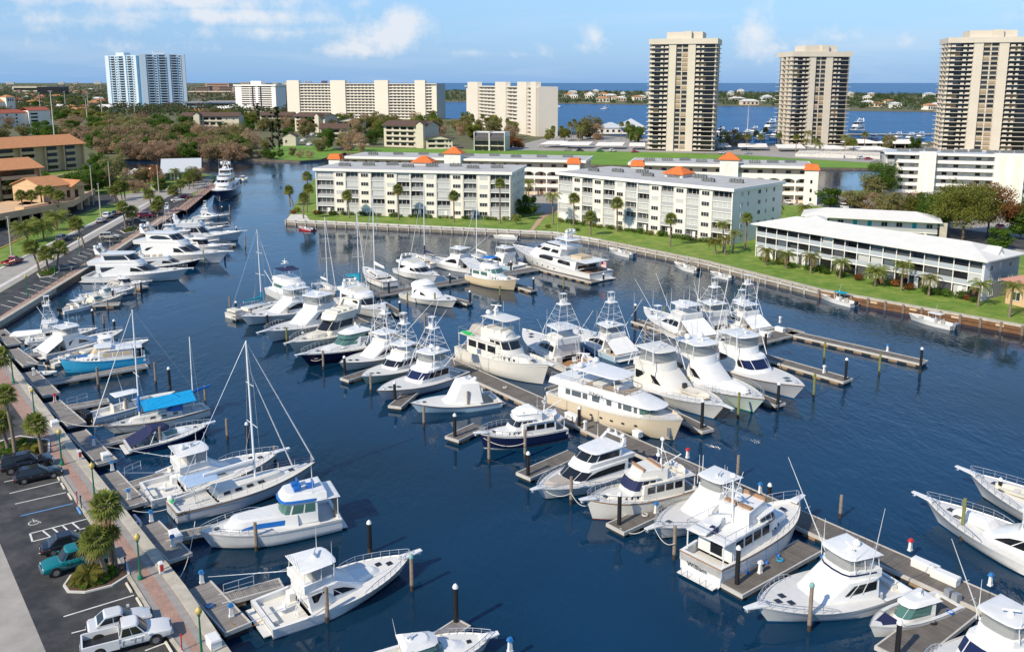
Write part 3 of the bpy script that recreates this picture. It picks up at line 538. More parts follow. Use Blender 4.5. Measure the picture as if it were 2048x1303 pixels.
slab_block('apartment_block', 'long pale yellow slab block with four projecting stair piers', (-270, 1080), (-84, 1008), 22, 40, 12, [(577, 601), (663, 693), (751, 778), (831, 852)], [(601, 663), (693, 751), (778, 831), (852, 862)], SLC, mat('shaded_stucco', (.60, .52, .40), .9))
slab_block('apartment_block', 'pale yellow slab block with stepped stair piers beside the lagoon', (-47, 900), (20, 690), 16, 38, 12, [(938, 958), (993, 1014), (1037, 1055), (1064, 1074)], [(958, 993), (1014, 1037), (1055, 1064)], SLC, None)
bw_ = Bld('apartment_block', 'white apartment block with dark balcony bands left of the yellow slab block', (-398, 1300), (-330, 1262), 1.0, 'apartment block'); W = bw_.W; H = 36
bw_.box('core_wall', 0, W, 0, 20, 0, H, WALLW); bw_.box('roof_slab', -2, W + 2, -1.5, 21, H, H + 2, WALLW); bw_.box('penthouse', W*.35, W*.6, 4, 14, H + 2, H + 7, WALLW)
for f in range(12):
    for x, w_ in ((.26, .20), (.40, .06), (.48, .06), (.60, .06), (.68, .06), (.80, .20)): bw_.put('balcony_opening', bxm('bo', W*w_, .3, 1.4, WIND), W*x, -.2, f*3 + 1.2)
for x in (.44, .64): bw_.box('dark_bay', W*(x - .015), W*(x + .015), -.25, 0, 1, H, NV)
# ---- pale blue twin tower
def bluetower(label, A, B, z1, seed):
    b = Bld('apartment_tower', label, A, B, 1.0, 'tower', 'pale blue tower pair'); W = b.W; H = z1 - 1; n = 21; fh = H/n; b.box('core_wall', 0, W, 2, 26, 0, H, BLU)
    cols = [(.02, .14, 'p'), (.16, .30, 'b'), (.31, .38, 'w'), (.40, .58, 'b'), (.60, .66, 'p'), (.68, .82, 'b'), (.84, .90, 'w'), (.92, .99, 'p')]
    for a, c, t in cols:
        if t == 'p': b.box('pier', W*a, W*c, 0, 2, 0, H + 1, BLW)
        elif t == 'w':
            b.box('pier', W*a, W*c, 1, 2, 0, H, BLW)
            for f in range(n): b.put('window', bxm('bwin', W*(c - a)*.6, .1, fh*.5, WIN), W*(a + c)/2, .95, f*fh + 1)
        else:
            for f in range(n): b.put('balcony_slab', bxm('bsl', W*(c - a), 2.2, .9, BLW), W*(a + c)/2, -.2, f*fh); b.put('window', bxm('bwn2', W*(c - a)*.7, .1, fh*.6, WIN), W*(a + c)/2, 1.9, f*fh + 1)
    b.box('penthouse', W*.3, W*.55, 5, 18, H, H + 6, BLW); b.box('parapet', 0, W, 1.6, 26, H, H + 1.2, BLW)
    return b
bluetower('pale blue and white apartment tower, left half of the twin block', (-672, 1500), (-607, 1470), 84, 1); bluetower('pale blue and white apartment tower, right half of the twin block', (-599, 1462), (-535, 1490), 86, 2)
# ---- brown roofed garden condominiums
def brown(label, px0, px1, py, z1, floors, depth, axis='x', rh=3.0, D2=0, gab=None):
    A = G(px0, py, 1.0); B = G(px1, py + D2, 1.0); b = Bld('garden_condominium', label, A, B, 1.0, 'condominium', 'brown roofed garden condominiums'); W = b.W; H = z1 - 1; fh = H/floors
    b.box('core_wall', 0, W, 1.4, depth, 0, H, BRW)
    for f in range(floors):
        b.box('balcony_parapet', W*.04, W*.72, 0, .2, f*fh, f*fh + 1.0, BRW)
        n = max(2, int(W*.68/5))
        for k in range(n): b.put('balcony_opening', bxm('bo', W*.66/n*.75, .1, fh*.5, WIND), W*.04 + W*.68*(k + .5)/n, 1.33, f*fh + 1.05)
        for k in range(2): b.win(W*(.79 + k*.12), f*fh + 1.1, 1.0, 1.2, 1.4, WIND, frame=False)
    b.gable('roof', 0, W, 0, depth, H + .05, rh, ROOFB, axis, .8, None, BRW)
    if gab:
        b.box('stair_wing', W*gab, W*gab + 5, -3, 1.4, 0, H + 1.2, BRW); b.gable('stair_wing_roof', W*gab, W*gab + 5, -3, 4, H + 1.25, 2.0, ROOFB, 'y', .6, None, BRW)
    return b
brown('brown roofed condominium with balconies behind the mangroves, leftmost of the row', 362, 478, 262, 13.5, 3, 16, gab=.25)
brown('small brown gabled villa in front of the leftmost brown roofed condominium', 392, 448, 282, 7.5, 2, 10, 'y', 2.6)
brown('small brown gabled villa half hidden by brown mangroves', 340, 392, 280, 7.0, 2, 10, 'y', 2.4)
brown('brown roofed condominium wing behind the two dark conifers', 520, 586, 252, 11, 3, 14)
brown('brown roofed condominium with cream balconies right of the dark conifers', 588, 648, 262, 13.5, 4, 15, gab=.8, D2=3)
brown('low brown roofed condominium facing the small inlet', 640, 696, 278, 8.5, 2, 13, 'x', 3.6)
brown('brown gabled condominium with cream chimney stacks', 672, 728, 268, 11, 3, 12, 'y', 3)
brown('largest brown roofed condominium with four balcony storeys behind the far lawn', 766, 852, 293, 14.5, 4, 17, gab=.84, D2=3)
brown('small brown gabled villa beside the largest brown roofed condominium', 852, 905, 298, 7, 2, 9, 'y', 2.4)
brown('tiny brown roofed villa behind the far lawn trees', 705, 742, 290, 6, 2, 8, 'y', 2)
b = Bld('boat_house', 'small cream boat house with brown roof by the inlet', G(566, 292, 1), G(592, 292, 1), 1.0, 'building'); b.box('wall', 0, b.W, 0, 8, 0, 6, BRW); b.gable('roof', 0, b.W, 0, 8, 6.05, 2.4, ROOFB, 'y', .6, None, BRW); b.win(2.2, 2, 1.2, 2, 0, WIND)
# townhouse with dark mansard roofs
b = Bld('townhouse', 'pair of townhouses with dark barrel roofs and screened porches by the fairway', G(948, 301, 1.1), G(1010, 302, 1.1), 1.1, 'townhouse'); W = b.W
b.box('core_wall', 0, W, 1.5, 14, 0, 8.5, BRW)
for k in range(2):
    x0 = W*k/2 + .4; x1 = W*(k + 1)/2 - .4
    mb = MB(); mb.loft([[(x0, y, z), (x1, y, z), (x1, y + .2, z), (x0, y + .2, z)] for y, z in ((-.5, 6.2), (-.2, 8), (.8, 9.6), (2.2, 10.6), (4.5, 11))]); b.part('barrel_roof', mb, mat('dark_slate_roof', (.07, .065, .07), .7, var=.15))
    for f in (0, 1):
        for q in range(2): b.put('porch_screen', bxm('ps', (x1 - x0)*.42, .06, 2.2, WIND), lerp(x0, x1, .26 + q*.48), .6, f*3 + .4)
    for xx in (x0 - .3, x1): b.box('party_wall', xx, xx + .3, -.6, 14, 0, 11.4 if k == 0 or xx > x0 else 11, WALLW)
for f in (1, 2): b.box('porch_beam', 0, W, 0, .5, f*3 - .2, f*3 + .3, BRW)
b.box('flat_roof', 0, W, 3, 14, 8.5, 11, WALLW)
# ---- tan condominiums on the left with terracotta roofs
def tanb(label, A, B, depth, floors, fh, rh, cols, axis='x', gabwin=True):
    b = Bld('tan_condominium', label, A, B, 1.5, 'condominium', 'tan condominiums with terracotta roofs'); W = b.W; H = floors*fh
    b.box('core_wall', 0, W, 1.5, depth, 0, H, TANW); b.box('end_wall', W - .4, W + .02, 0, depth, 0, H, TANW)
    for f in range(floors):
        for x, w_ in cols:
            b.put('balcony_opening', bxm('tbo', W*w_, .1, fh*.55, WIND), W*x, 1.42, f*fh + 1.0); b.put('balcony_parapet', bxm('tbp', W*w_*1.05, .25, 1.0, TANW), W*x, .1, f*fh)
            b.put('balcony_floor', bxm('tbf', W*w_*1.05, 1.5, .25, TANW), W*x, .1, f*fh - .25 if f else 0)
        if gabwin:
            for yy in (.3, .62): b.win(W + .02, f*fh + 1.1, 1.5, 1.2, depth*yy, WIND, math.pi/2, frame=False); b.box('window_hood', W, W + .8, depth*yy - .2, depth*yy + 2.0, f*fh + 2.35, f*fh + 2.5, ROOFT)
    for x in [c for c, _ in cols]: b.box('pier', W*x - W*cols[0][1]*.56 - .3, W*x - W*cols[0][1]*.56 + .3, 0, 1.5, 0, H, TANW)
    b.gable('roof', 0, W, 0, depth, H + .05, rh, ROOFT, axis, 1.0, None, TANW); return b
tanb('tan four storey condominium with terracotta roof beside the mangroves', (-238, 372), (-205, 428), 24, 4, 2.9, 4.2, [(.08, .10), (.24, .10), (.42, .12), (.58, .10), (.76, .08), (.9, .08)])
tanb('nearer tan condominium with terracotta roof cut by the left edge', (-190, 262), (-160, 302), 20, 4, 3.0, 3.0, [(.25, .3), (.62, .2), (.86, .22)])
b = Bld('parking_deck', 'low tan parking deck with open bays below the palms', G(-60, 470, 1.4), G(148, 428, 1.4), 1.35, 'parking deck'); W = b.W; b.box('deck_slab', 0, W, 0, 24, 3.0, 3.5, TANW); b.box('deck_parapet', 0, W, -.3, 0, 2.5, 4.4, TANW)
b.box('solid_bay', W*.72, W*.93, -.28, 1, 0, 2.5, TANW); b.box('rear_wall', 0, W, 20, 20.4, 0, 3, WIND); b.box('planter', W*.55, W*.80, 2, 5, 3.5, 4.6, TANW)
for k in range(9): b.box('pier', W*k/9, W*k/9 + .7, -.25, .6, 0, 2.5, TANW)
b = Bld('parking_deck_wing', 'tan parking deck wing with three open bays at the driveway', G(148, 428, 1.4), G(190, 402, 1.4), 1.35, 'parking deck'); W = b.W; b.box('deck_slab', 0, W, 0, 16, 3.0, 3.5, TANW); b.box('deck_parapet', 0, W, -.3, 0, 2.6, 4.4, TANW); [b.box('pier', W*k/3 - .5, W*k/3 + .9, -.25, 1.2, 0, 2.6, TANW) for k in (1, 2, 2.9)]; b.box('rear_wall', 0, W, 15, 15.4, 0, 3, WIND)
b = Bld('tan_lodge', 'tan one storey lodge with low terracotta roofs on the parking deck', G(88, 405, 5), G(170, 395, 5), 4.6, 'building'); W = b.W; b.box('wall', 0, W, 0, 16, 0, 5, TANW); b.gable('roof', 0, W*.62, 0, 16, 5.05, 2.6, ROOFT, 'x', .6, None, TANW); b.gable('porch_roof', W*.62, W, -2, 12, 4.6, 1.8, ROOFT, 'y', .5, None, TANW); [b.win(W*(.2 + .2*k), 1, 1.2, 2.4, 0, WIND, frame=False) for k in range(4)]
b = Bld('terrace_ramp', 'long tan ramp wall rising towards the far tan condominium', G(60, 372, 3), G(190, 345, 3), 1.3, 'wall'); b.box('wall', 0, b.W, 0, 1, 0, 3.6, TANW)
b = Bld('coastal_condominium', 'white condominium with red tile roof beyond the tennis courts', G(-60, 258, 1), G(100, 252, 1), 1.0, 'condominium'); W = b.W; b.box('wall', 0, W, 0, 16, 0, 13, WALL); b.box('end_wing', W*.72, W + .05, -2.5, 16.2, 0, 15, WALL); b.hip('roof', 0, W*.76, 0, 16, 13.25, 3, ROOFR); b.gable('end_wing_roof', W*.72, W, -2.5, 16, 15, 3, ROOFR, 'x')
for f in range(4): [b.win(W*(.1 + .12*k), f*3.2 + 1, 1.6, 1.5, 0, WIND, frame=False) for k in range(5)]; b.put('balcony_opening', bxm('cbo', W*.09, .1, 1.6, WIND), W*.79, -2.58, f*3.2 + 1.6)
b = Bld('church', 'cream mission style building with terracotta roof and square tower at the left edge', G(-40, 230, 1), G(20, 228, 1), 1.0, 'building'); W = b.W; b.box('wall', 0, W, 0, 18, 0, 16, WALL); b.hip('roof', 0, W, 0, 18, 16.2, 5, ROOFT); b.box('tower', W*.85, W*1.15, -4, 8, 0, 22, WALL); b.hip('tower_roof', W*.85, W*1.15, -4, 8, 22.2, 3, ROOFT); [b.put('arch_opening', bxm('ao', 1.6, .2, 3.2, WIND), W*(.92 + .08*k), -4.15, 17) for k in range(3)]
# clubhouse with grey metal roof
b = Bld('clubhouse', 'marina clubhouse with pale grey metal roof at the channel', G(328, 362, 1.3), G(398, 360, 1.3), 1.3, 'clubhouse'); W = b.W; b.box('wall', 0, W, 0, 14, 0, 3.4, CRH); b.gable('roof', 0, W, 0, 14, 3.4, 5.2, ROOFM, 'x', 1.2, None, CRH); b.box('porch_roof', -9, 1, -3, 5, 3.0, 3.3, ROOFM); [b.put('glass_wall', bxm('gwl', 2.0, .08, 2.6, GG), W*(k + .5)/5, -.1, .3) for k in range(5)]
b = Bld('market_tent', 'white tent roofs behind the brown trees left of the clubhouse', G(255, 362, 1.3), G(318, 358, 1.3), 1.3, 'tent'); [b.hip('tent_roof', b.W*k/4, b.W*(k + 1)/4, 0, 8, 2.8, 1.8, CV, 0) for k in range(4)]; [b.box('tent_pole', b.W*k/4, b.W*k/4 + .12, 0, .12, 0, 2.8, WH) for k in range(5)]
b = Bld('transformer_box', 'pale green utility box on the forecourt', G(301, 380, 1.3), G(310, 380, 1.3), 1.3, 'utility box'); b.box('cabinet', 0, b.W, 0, 1.6, 0, 1.9, mat('pale_green_metal', (.35, .42, .25), .6)); b.box('lid', -.05, b.W + .05, -.05, 1.65, 1.9, 1.97, mat('pale_green_metal', (.35, .42, .25), .6))
# carports by the towers
for i, (x0, x1, y, dx) in enumerate([(1080, 1122, 288, 30), (1120, 1178, 290, 20), (1190, 1245, 291, 18), (1258, 1290, 292, 12), (1437, 1462, 293, 8), (1476, 1535, 294, 18), (1555, 1610, 296, 15), (1640, 1700, 298, -18), (1720, 1790, 300, -20)]):
    A = G(x0, y + 8, 1.1); B = G(x1, y + 8, 1.1); b = Bld('carport', '%s flat white carport from the left beside the fairway' % ORD(i), A, B, 1.1, 'carport', 'white carports along the fairway'); W = b.W
    mb = MB(); mb.hexa([(0, 0, 2.3), (W, 0, 2.3), (W + dx*.2, 16, 3.2), (dx*.2, 16, 3.2)], [(0, 0, 2.6), (W, 0, 2.6), (W + dx*.2, 16, 3.5), (dx*.2, 16, 3.5)]); b.part('roof', mb, WALLW)
    for k in range(3): b.box('post', W*(k + .5)/3 - .12, W*(k + .5)/3 + .12, 3, 3.3, 0, 2.45, CONW)
for i, (x0, x1, y) in enumerate([(1700, 1760, 296), (1770, 1850, 297), (1850, 1862, 294)][:2]):
    b = Bld('dock_shed', 'white hipped dock shed %s the second tower' % ('right behind' if i else 'next to'), G(x0, y, 1.1), G(x1, y, 1.1), 1.1, 'shed'); b.hip('roof', 0, b.W, 0, 14, 3.2, 2, WALLW, 1); [b.box('post', b.W*k/4, b.W*k/4 + .25, .3, .6, 0, 3, CONW) for k in range(5)]; b.box('rear_wall', 0, b.W, 12, 12.3, 0, 3, WIND)
b = Bld('pool_terrace', 'pale pool terrace wall in front of the middle tower', G(1590, 313, 1.1), G(1760, 318, 1.1), 1.1, 'terrace'); b.box('terrace_wall', 0, b.W, 0, 30, 0, 1.6, CONW); b.box('front_wall', b.W*.25, b.W*.58, -2, -.2, 0, 2.2, CONW)
for k in range(22): b.put('lounger', cmesh('lng', lambda: MB().box(-.35, .35, 0, 1.3, .2, .35).hexa([(-.35, 1.3, .2), (.35, 1.3, .2), (.35, 1.4, .3), (-.35, 1.4, .3)], [(-.35, 1.9, .9), (.35, 1.9, .9), (.35, 1.95, 1.0), (-.35, 1.95, 1.0)]).mesh('lounger', BUF)), b.W*(k + 1)/23, 3 + 3*(k % 3), 1.6)
b = Bld('lagoon_clubhouse', 'low clubhouse with pale blue-grey hipped roofs by the lagoon left of the first tower', G(1198, 268, 1), G(1290, 268, 1), 1.0, 'clubhouse'); W = b.W; b.box('wall', 0, W, 0, 18, 0, 5, WALL); b.hip('roof', 0, W*.55, 0, 18, 5, 4, ROOFM); b.hip('main_roof', W*.45, W, -3, 22, 5.5, 6.5, ROOFM); [b.win(W*(k + .5)/8, 1.5, 2, 2, 0, WIND, frame=False) for k in range(8)]
# ---- far mainland: offices, hotels, houses
def far(label, px, py, w_, h, d, m, roof=None, bands=3, cat='building', name='distant_building'):
    A = G(px - w_/2, py, 1.); B = G(px + w_/2, py, 1.); b = Bld(name, label, A, B, 1.0, cat, 'distant mainland buildings'); W = b.W; b.box('wall', 0, W, 0, d, 0, h, m)
    for k in range(bands): b.box('window_band', W*.04, W*.96, -.3, 0, h*(k + .25)/bands, h*(k + .75)/bands, WIND)
    if roof: b.hip('roof', 0, W, 0, d, h + .2, h*.25, roof, 2)
    else: b.box('roof_parapet', -.5, W + .5, -.5, d, h, h + 1.2, m)
    return b
far('dark glass office block with cream roof on the left horizon', 98, 190, 46, 26, 60, WIND, None, 1); far('cream roofed office hall spreading along the left horizon', 60, 183, 70, 22, 60, BRW, None, 1)
far('pink resort hotel with stepped wings behind the blue tower', 435, 182, 46, 36, 50, mat('pink_stucco', (.55, .36, .27), .9), None, 4); far('brown striped office block beside the pink hotel', 405, 185, 28, 22, 40, mat('brown_office', (.28, .2, .17), .9), None, 4); far('second brown striped office block right of the pink hotel', 452, 186, 28, 22, 40, mat('brown_office', (.28, .2, .17), .9), None, 4)
far('long pink shopping centre roofline below the hotel', 420, 189, 90, 10, 60, PEACH, None, 1); far('pale hotel left of the white apartment block', 476, 190, 20, 24, 30, PEACH, None, 5)
far('blue and white townhouse row in front of the far offices', 455, 222, 92, 12, 14, BLU, mat('grey_shingle', (.2, .2, .22), .9), 2); far('short blue townhouse row next to the blue tower', 390, 221, 34, 11, 14, BLU, mat('grey_shingle', (.2, .2, .22), .9), 2)
for i, (px, py, w_, h, c) in enumerate([(195, 168.5, 12, 60, WALLW), (122, 169, 10, 50, WALLW), (20, 169, 14, 50, WALLW), (615, 171, 12, 60, BLW), (648, 172, 10, 60, mat('plum_tower', (.25, .2, .3), .8)), (672, 172, 24, 48, WALLW), (695, 172.5, 8, 46, WALLW), (490, 169, 16, 40, PEACH), (570, 170, 10, 45, WALLW), (550, 170, 8, 40, WALLW), (150, 169, 8, 40, PEACH)]):
    far('%s pale high-rise from the left along the horizon' % ORD(i), px, py, w_, h, 60, c, None, 5, 'high-rise', 'distant_tower')
rr = random.Random(11)
for i in range(46):
    px = rr.uniform(5, 470); py = rr.uniform(172, 232); 
    if 205 < px < 380 and py < 222: px = rr.uniform(20, 200)
    A = G(px, py, 1.); s_ = (A.y)/1780; w_ = rr.uniform(14, 34); b = Bld('distant_house', '%s low house counted from the left among the mainland trees' % ORD(i), A, A + Vector((w_, rr.uniform(-8, 8), 0)), 1.0, 'house', 'low houses among the mainland trees'); hh = rr.uniform(3.5, 7); b.box('wall', 0, b.W, 0, 14, 0, hh, rr.choice([WALLW, WALL, PEACH])); b.hip('roof', 0, b.W, 0, 14, hh + .2, 3, rr.choice([ROOFT, ROOFT, ROOFB, ROOFW, ROOFR]), 1); b.box('window_band', 1, b.W - 1, -.15, 0, hh*.3, hh*.7, WIND)
# ---- villas on the barrier island
for i in range(85):
    px = rr.uniform(900, 2040); t = rr.random()**1.6; y0 = np.interp(px, [890, 1290, 1560, 1860, 2040], [202, 207.5, 211.5, 221, 227]); y1 = np.interp(px, [890, 1560, 2040], [184, 187, 194]); py = lerp(y0, y1, t)
    if 1120 < px < 1290 or 1430 < px < 1560 or 1690 < px < 1870 or 890 < px < 935 or t > .1:
        A = G(px, py - .4, 1.); w_ = rr.uniform(14, 34)*(1 - .2*t); b = Bld('island_villa', '%s pale villa counted along the wooded island across the lagoon' % ORD(i), A, A + Vector((w_, rr.uniform(-6, 6), 0)), 1.0, 'villa', 'villas on the barrier island'); hh = rr.uniform(5, 8) + 5*t
        b.box('wall', 0, b.W, 0, 16, 0, hh, rr.choice([WALLW, WALL, WALL, PEACH, BRW])); b.hip('roof', 0, b.W, 0, 16, hh + .2, rr.uniform(2, 4), rr.choice([ROOFW, ROOFW, ROOFT, ROOFM, ROOFB]), 1); [b.put('window_bay', bxm('vw', b.W*.12, .2, hh*.5, WIND), b.W*(k + .5)/4, -.15, hh*.2) for k in range(4)]
# ================================================================ BOATS (local x = forward, origin on the waterline)
class Boat:
    def __init__(s, name, label, cat, bow, stern, zb, zs, group=None, Lmax=None, L=None):
        P = G(*bow, zb); Q = G(*stern, zs); d = (P - Q).to_2d(); s.L = d.length; u = d/s.L
        if Lmax and s.L > Lmax: s.L = Lmax
        if L: s.L = L
        c = P.to_2d() - u*s.L/2
        s.root = thing(name, label, cat, (c.x, c.y, 0), math.atan2(u.y, u.x), group); s.root.scale = (1, 1.09, .91 if cat != 'sailboat' else 1); s.k = s.L/16
        BOATS.append((c, label, s.L))
    def part(s, name, mb, m, parent=None, smooth=35): return mb.build(name, m, parent or s.root, smooth)
    def hull(s, B, fs, fb, m, boot=None, rail=None, p=2.3, s0=.42, tr=.9, rake=.12, flare=1.4, shp=1.9, cockpit=0., sole=.5, cm=None, deck=None, drop=.08, fine=.62, plat=True, stripe=None, ax=None, rise=0.):
        L = s.L; s.B = B
        def P(t, v, o=0.):
            u = max(0, (t - s0)/(1 - s0)); aft = tr + (1 - tr)*math.sin(min(1, t/s0)*math.pi/2)
            bs = B/2*aft*(1 - u**p); bw = B/2*.93*aft*(1 - u**(p*fine))
            zs = fs + (fb - fs)*t**shp + rise*max(0, .12 - t)/.12
            z = -.5 + (zs + .5)*v; q = .72 + .28*min(1, v/.3)
            y = (bw + (bs - bw)*max(0, v)**flare)*q + o
            return (-L/2 + t*L*(1 - rake*(1 - v)) + (o if t > .98 else 0), max(0, y), z)
        s.P = P; s.sheer = lambda t: P(t, 1)[2]; s.hb = lambda t: P(t, 1)[1]; s.X = lambda t: -L/2 + t*L; s.T = lambda x: (x + L/2)/L
        ns, nv = 18, 6; mb = MB(); ts = [(i/ns)**.85 for i in range(ns + 1)]; vs = [0, .18, .34, .56, .8, 1]
        for sg in (1, -1):
            g = [[P(t, v) for v in vs] for t in ts]
            mb.loft([[(x, y*sg, z) for x, y, z in r] for r in (g if sg < 0 else g[::-1])], caps=False, closed=False)
        tr_ = [P(0, v) for v in vs]; n = len(vs)
        mb.add([(x, y, z) for x, y, z in tr_] + [(x, -y, z) for x, y, z in tr_], [(i, i+1, n+i+1, n+i) for i in range(n-1)])
        s.h = s.part('hull', mb, m)
        def band(name, za, zb_, mm, o, t0=0., t1=1.):
            b = MB(); tt = [t for t in ts if t0 <= t <= t1]
            for sg in (1, -1):
                rr = []
                for t in tt:
                    zs = s.sheer(t); va = (za(zs) + .5)/(zs + .5); vb = (zb_(zs) + .5)/(zs + .5)
                    r = []
                    for v in (va, vb): x, y, z = P(t, v, o); r.append((x, y*sg, z))
                    rr.append(r)
                b.loft(rr if sg < 0 else rr[::-1], caps=False, closed=False)
            if t0 == 0:
                zs = s.sheer(0); a = P(0, (za(zs)+.5)/(zs+.5), o); c = P(0, (zb_(zs)+.5)/(zs+.5), o); e = .02
                b.add([(a[0]-e, a[1], a[2]), (a[0]-e, -a[1], a[2]), (c[0]-e, -c[1], c[2]), (c[0]-e, c[1], c[2])], [(3, 2, 1, 0)])
            return s.part(name, b, mm, s.h)
        if boot: band('boot_stripe', lambda z: -.3, lambda z: .13, boot, .018)
        if stripe: band('hull_stripe', lambda z: z*.72, lambda z: z*.80, stripe, .018)
        band('rub_rail', lambda z: z - .16, lambda z: z - .02, rail or m, .05)
        # deck
        t0 = cockpit; dm = deck or DK; mb = MB(); tt = [t0 + (1 - t0)*i/14 for i in range(15)]
        rows = []
        for t in tt:
            x, y, z = P(t, 1); y = max(0, y - .05); cam_ = .06*y
            rows.append([(x, y, z - drop), (x, y*.5, z - drop + cam_), (x, 0, z - drop + cam_*1.3), (x, -y*.5, z - drop + cam_), (x, -y, z - drop)])
        mb.loft(rows[::-1], caps=False, closed=False); s.deck = s.part('deck', mb, dm)
        if cockpit:
            mb = MB(); w = .28; tt = [cockpit*i/5 for i in range(6)]
            for sg in (1, -1):
                r = []
                for t in tt:
                    x, y, z = P(t, 1); x = max(x, -L/2 + (w if t == 0 else 0)) if t == 0 else x
                    r.append([(x, sg*(y - .01), z + .03), (x, sg*(y - w), z + .03), (x, sg*(y - w), sole)])
                mb.loft(r if sg > 0 else r[::-1], caps=False, closed=False)
            x, y, z = P(0, 1); mb.hexa([(x, -y, sole), (x + w, -y, sole), (x + w, y, sole), (x, y, sole)], [(x, -y, z + .03), (x + w, -y, z + .03), (x + w, y, z + .03), (x, y, z + .03)])
            s.coam = s.part('cockpit_coaming', mb, m if m in (WH, OW, CR) else WH)
            mb = MB(); r = [[(P(t, 1)[0], P(t, 1)[1] - .2, sole), (P(t, 1)[0], -P(t, 1)[1] + .2, sole)] for t in tt]; mb.loft(r[::-1], caps=False, closed=False)
            s.part('cockpit_sole', mb, cm or DK)
        if plat:
            y = P(0, 1)[1]*.86; mb = MB(); mb.box(-L/2 - .75*s.k, -L/2 + .1, -y, y, .22, .32); s.part('swim_platform', mb, dm if plat is True else plat)
        return s
    def brail(s, t0, t1=.985, h=.75, n=8, m=None, inset=.12, gap=0.):
        mb = MB()
        for sg in (1, -1):
            top = []
            for i in range(n + 1):
                t = lerp(t0, t1, i/n); x, y, z = s.P(t, 1); y = max(.02, y - inset); hh = h*min(1, .35 + i*.4); q = (x, sg*(y + .06), z + hh); top.append(q); mb.tube((x - .05, sg*y, z - .05), q, .022, 4)
            mb.path(top, .028, 4)
            mb.path([(x, y, z - h*.45) for x, y, z in top[1:]], .014, 3)
        x, y, z = s.P(t1, 1); mb.tube((x, .1, z + h), (x, -.1, z + h), .028, 4)
        return s.part('bow_rail', mb, m or ST)
    def pulpit(s, l=1.2, m=None):
        x, y, z = s.P(1, 1); mb = MB(); mb.hexa([(x - 1, -.4, z - .12), (x + l, -.2, z + .02), (x + l, .2, z + .02), (x - 1, .4, z - .12)], [(x - 1, -.4, z + .02), (x + l, -.2, z + .12), (x + l, .2, z + .12), (x - 1, .4, z + .02)])
        o = s.part('bow_pulpit', mb, m or WH); mb = MB(); mb.tube((x + l - .1, 0, z + .05), (x + l - .3, 0, z - .25), .05); mb.box(x + l - .42, x + l - .1, -.16, .16, z - .3, z - .22); s.part('anchor', mb, ST, o)
    def hatches(s, spots, m=None):
        for t, yy in spots:
            x, y, z = s.P(t, 1); mb = MB(); h = .28*s.k; z += .06*(y-.05)*1.1 - .07; mb.hexa([(x - h, yy - h, z), (x + h, yy - h, z + .02), (x + h, yy + h, z + .02), (x - h, yy + h, z)], [(x - h, yy - h, z + .06), (x + h, yy - h, z + .09), (x + h, yy + h, z + .09), (x - h, yy + h, z + .06)]); s.part('deck_hatch', mb, m or GL)
    def house(s, name, bot, top, z0, z1, m, crown=.06, parent=None, lip=0., roofm=None, za=0.):
        return House(s, name, bot, top, z0, z1, m, crown, parent, lip, roofm, za)
    def riggers(s, x, y, z, l, out=.35, aft=.5, up=.8, m=None, n=2, curve=0):
        for sg in ((1, -1) if n == 2 else (n,)):
            d = Vector((-aft, sg*out, up)).normalized(); a = Vector((x, sg*y, z)); mb = MB(); mb.tube(a, a + d*l*.5, .045, 5, .036); mb.tube(a + d*l*.5, a + d*l, .036, 5, .02)
            for q in (.28, .5): c = a + d*l*q; mb.tube(c - Vector((.3, 0, 0)), c + Vector((.3, 0, 0)), .018, 3)
            mb.tube(a + Vector((0, -sg*.3, .9)), a + d*l*.28, .015, 3); s.part('outrigger', mb, m or ALW)
    def antenna(s, x, y, z, h=3., lean=0.):
        mb = MB(); mb.tube((x, y, z), (x - lean*.3, y, z + h*.3), .03, 4); mb.tube((x - lean*.3, y, z + h*.3), (x - lean, y, z + h), .022, 4, .012); s.part('antenna', mb, ALW)
    def dome(s, x, y, z, r=.32):
        mb = MB(); mb.lathe((x, y, z), [(r*.5, 0), (r*.55, r*.4), (r, r*.6), (r, r*1.15), (r*.82, r*1.65), (r*.4, r*1.95), (.03, r*2.03)], 12); s.part('satellite_dome', mb, WH, None, 60)
    def radar(s, x, y, z, l=1.5, a=.5):
        mb = MB(); mb.lathe((x, y, z), [(.22, 0), (.22, .2), (.12, .3), (.12, .36)], 8); c = Vector((math.cos(a), math.sin(a), 0))*l/2; q = Vector((x, y, z + .42)); mb.tube(q - c, q + c, .09, 6); s.part('radar', mb, WH, None, 50)
    def slab(s, name, x0, x1, w0, w1, z, th, m, nose=.4, crown=.05, parent=None):
        """hard top: rounded plan, slightly crowned"""
        h = Hol(x0, x1, w0, w1, nose); mb = MB()
        ins = [(lerp(x, (x0 + x1)/2, .04), y*.94) for x, y in h]
        mb.loft([[(x, y, z) for x, y in ins], [(x, y, z + th*.5) for x, y in h], [(x, y, z + th) for x, y in ins], [(lerp(x, (x0+x1)/2, .12), y*.86, z + th + min(crown, .03)) for x, y in h]])
        return s.part(name, mb, m, parent, 50)
    def posts(s, pts, r=.035, m=None, name='support_post'):
        for a, b in pts: s.part(name, MB().tube(a, b, r, 5), m or ALW)
    def dinghy(s, x, y, z, l, rz, m=None, label='small tender on its deck chocks'):
        mb = MB(); w = l*.2
        rr = []
        for i in range(9):
            t = i/8; hw = w*(1 - max(0, (t - .45)/.55)**2.2); rr.append([(t*l - l/2, hw + .01, .45 + .12*t*t), (t*l - l/2, hw*.8 + .01, .1), (t*l - l/2, 0, 0 + .15*t*t), (t*l - l/2, -hw*.8 - .01, .1), (t*l - l/2, -hw - .01, .45 + .12*t*t), (t*l - l/2, -hw*.72, .42 + .1*t*t), (t*l - l/2, 0, .25), (t*l - l/2, hw*.72, .42 + .1*t*t)])
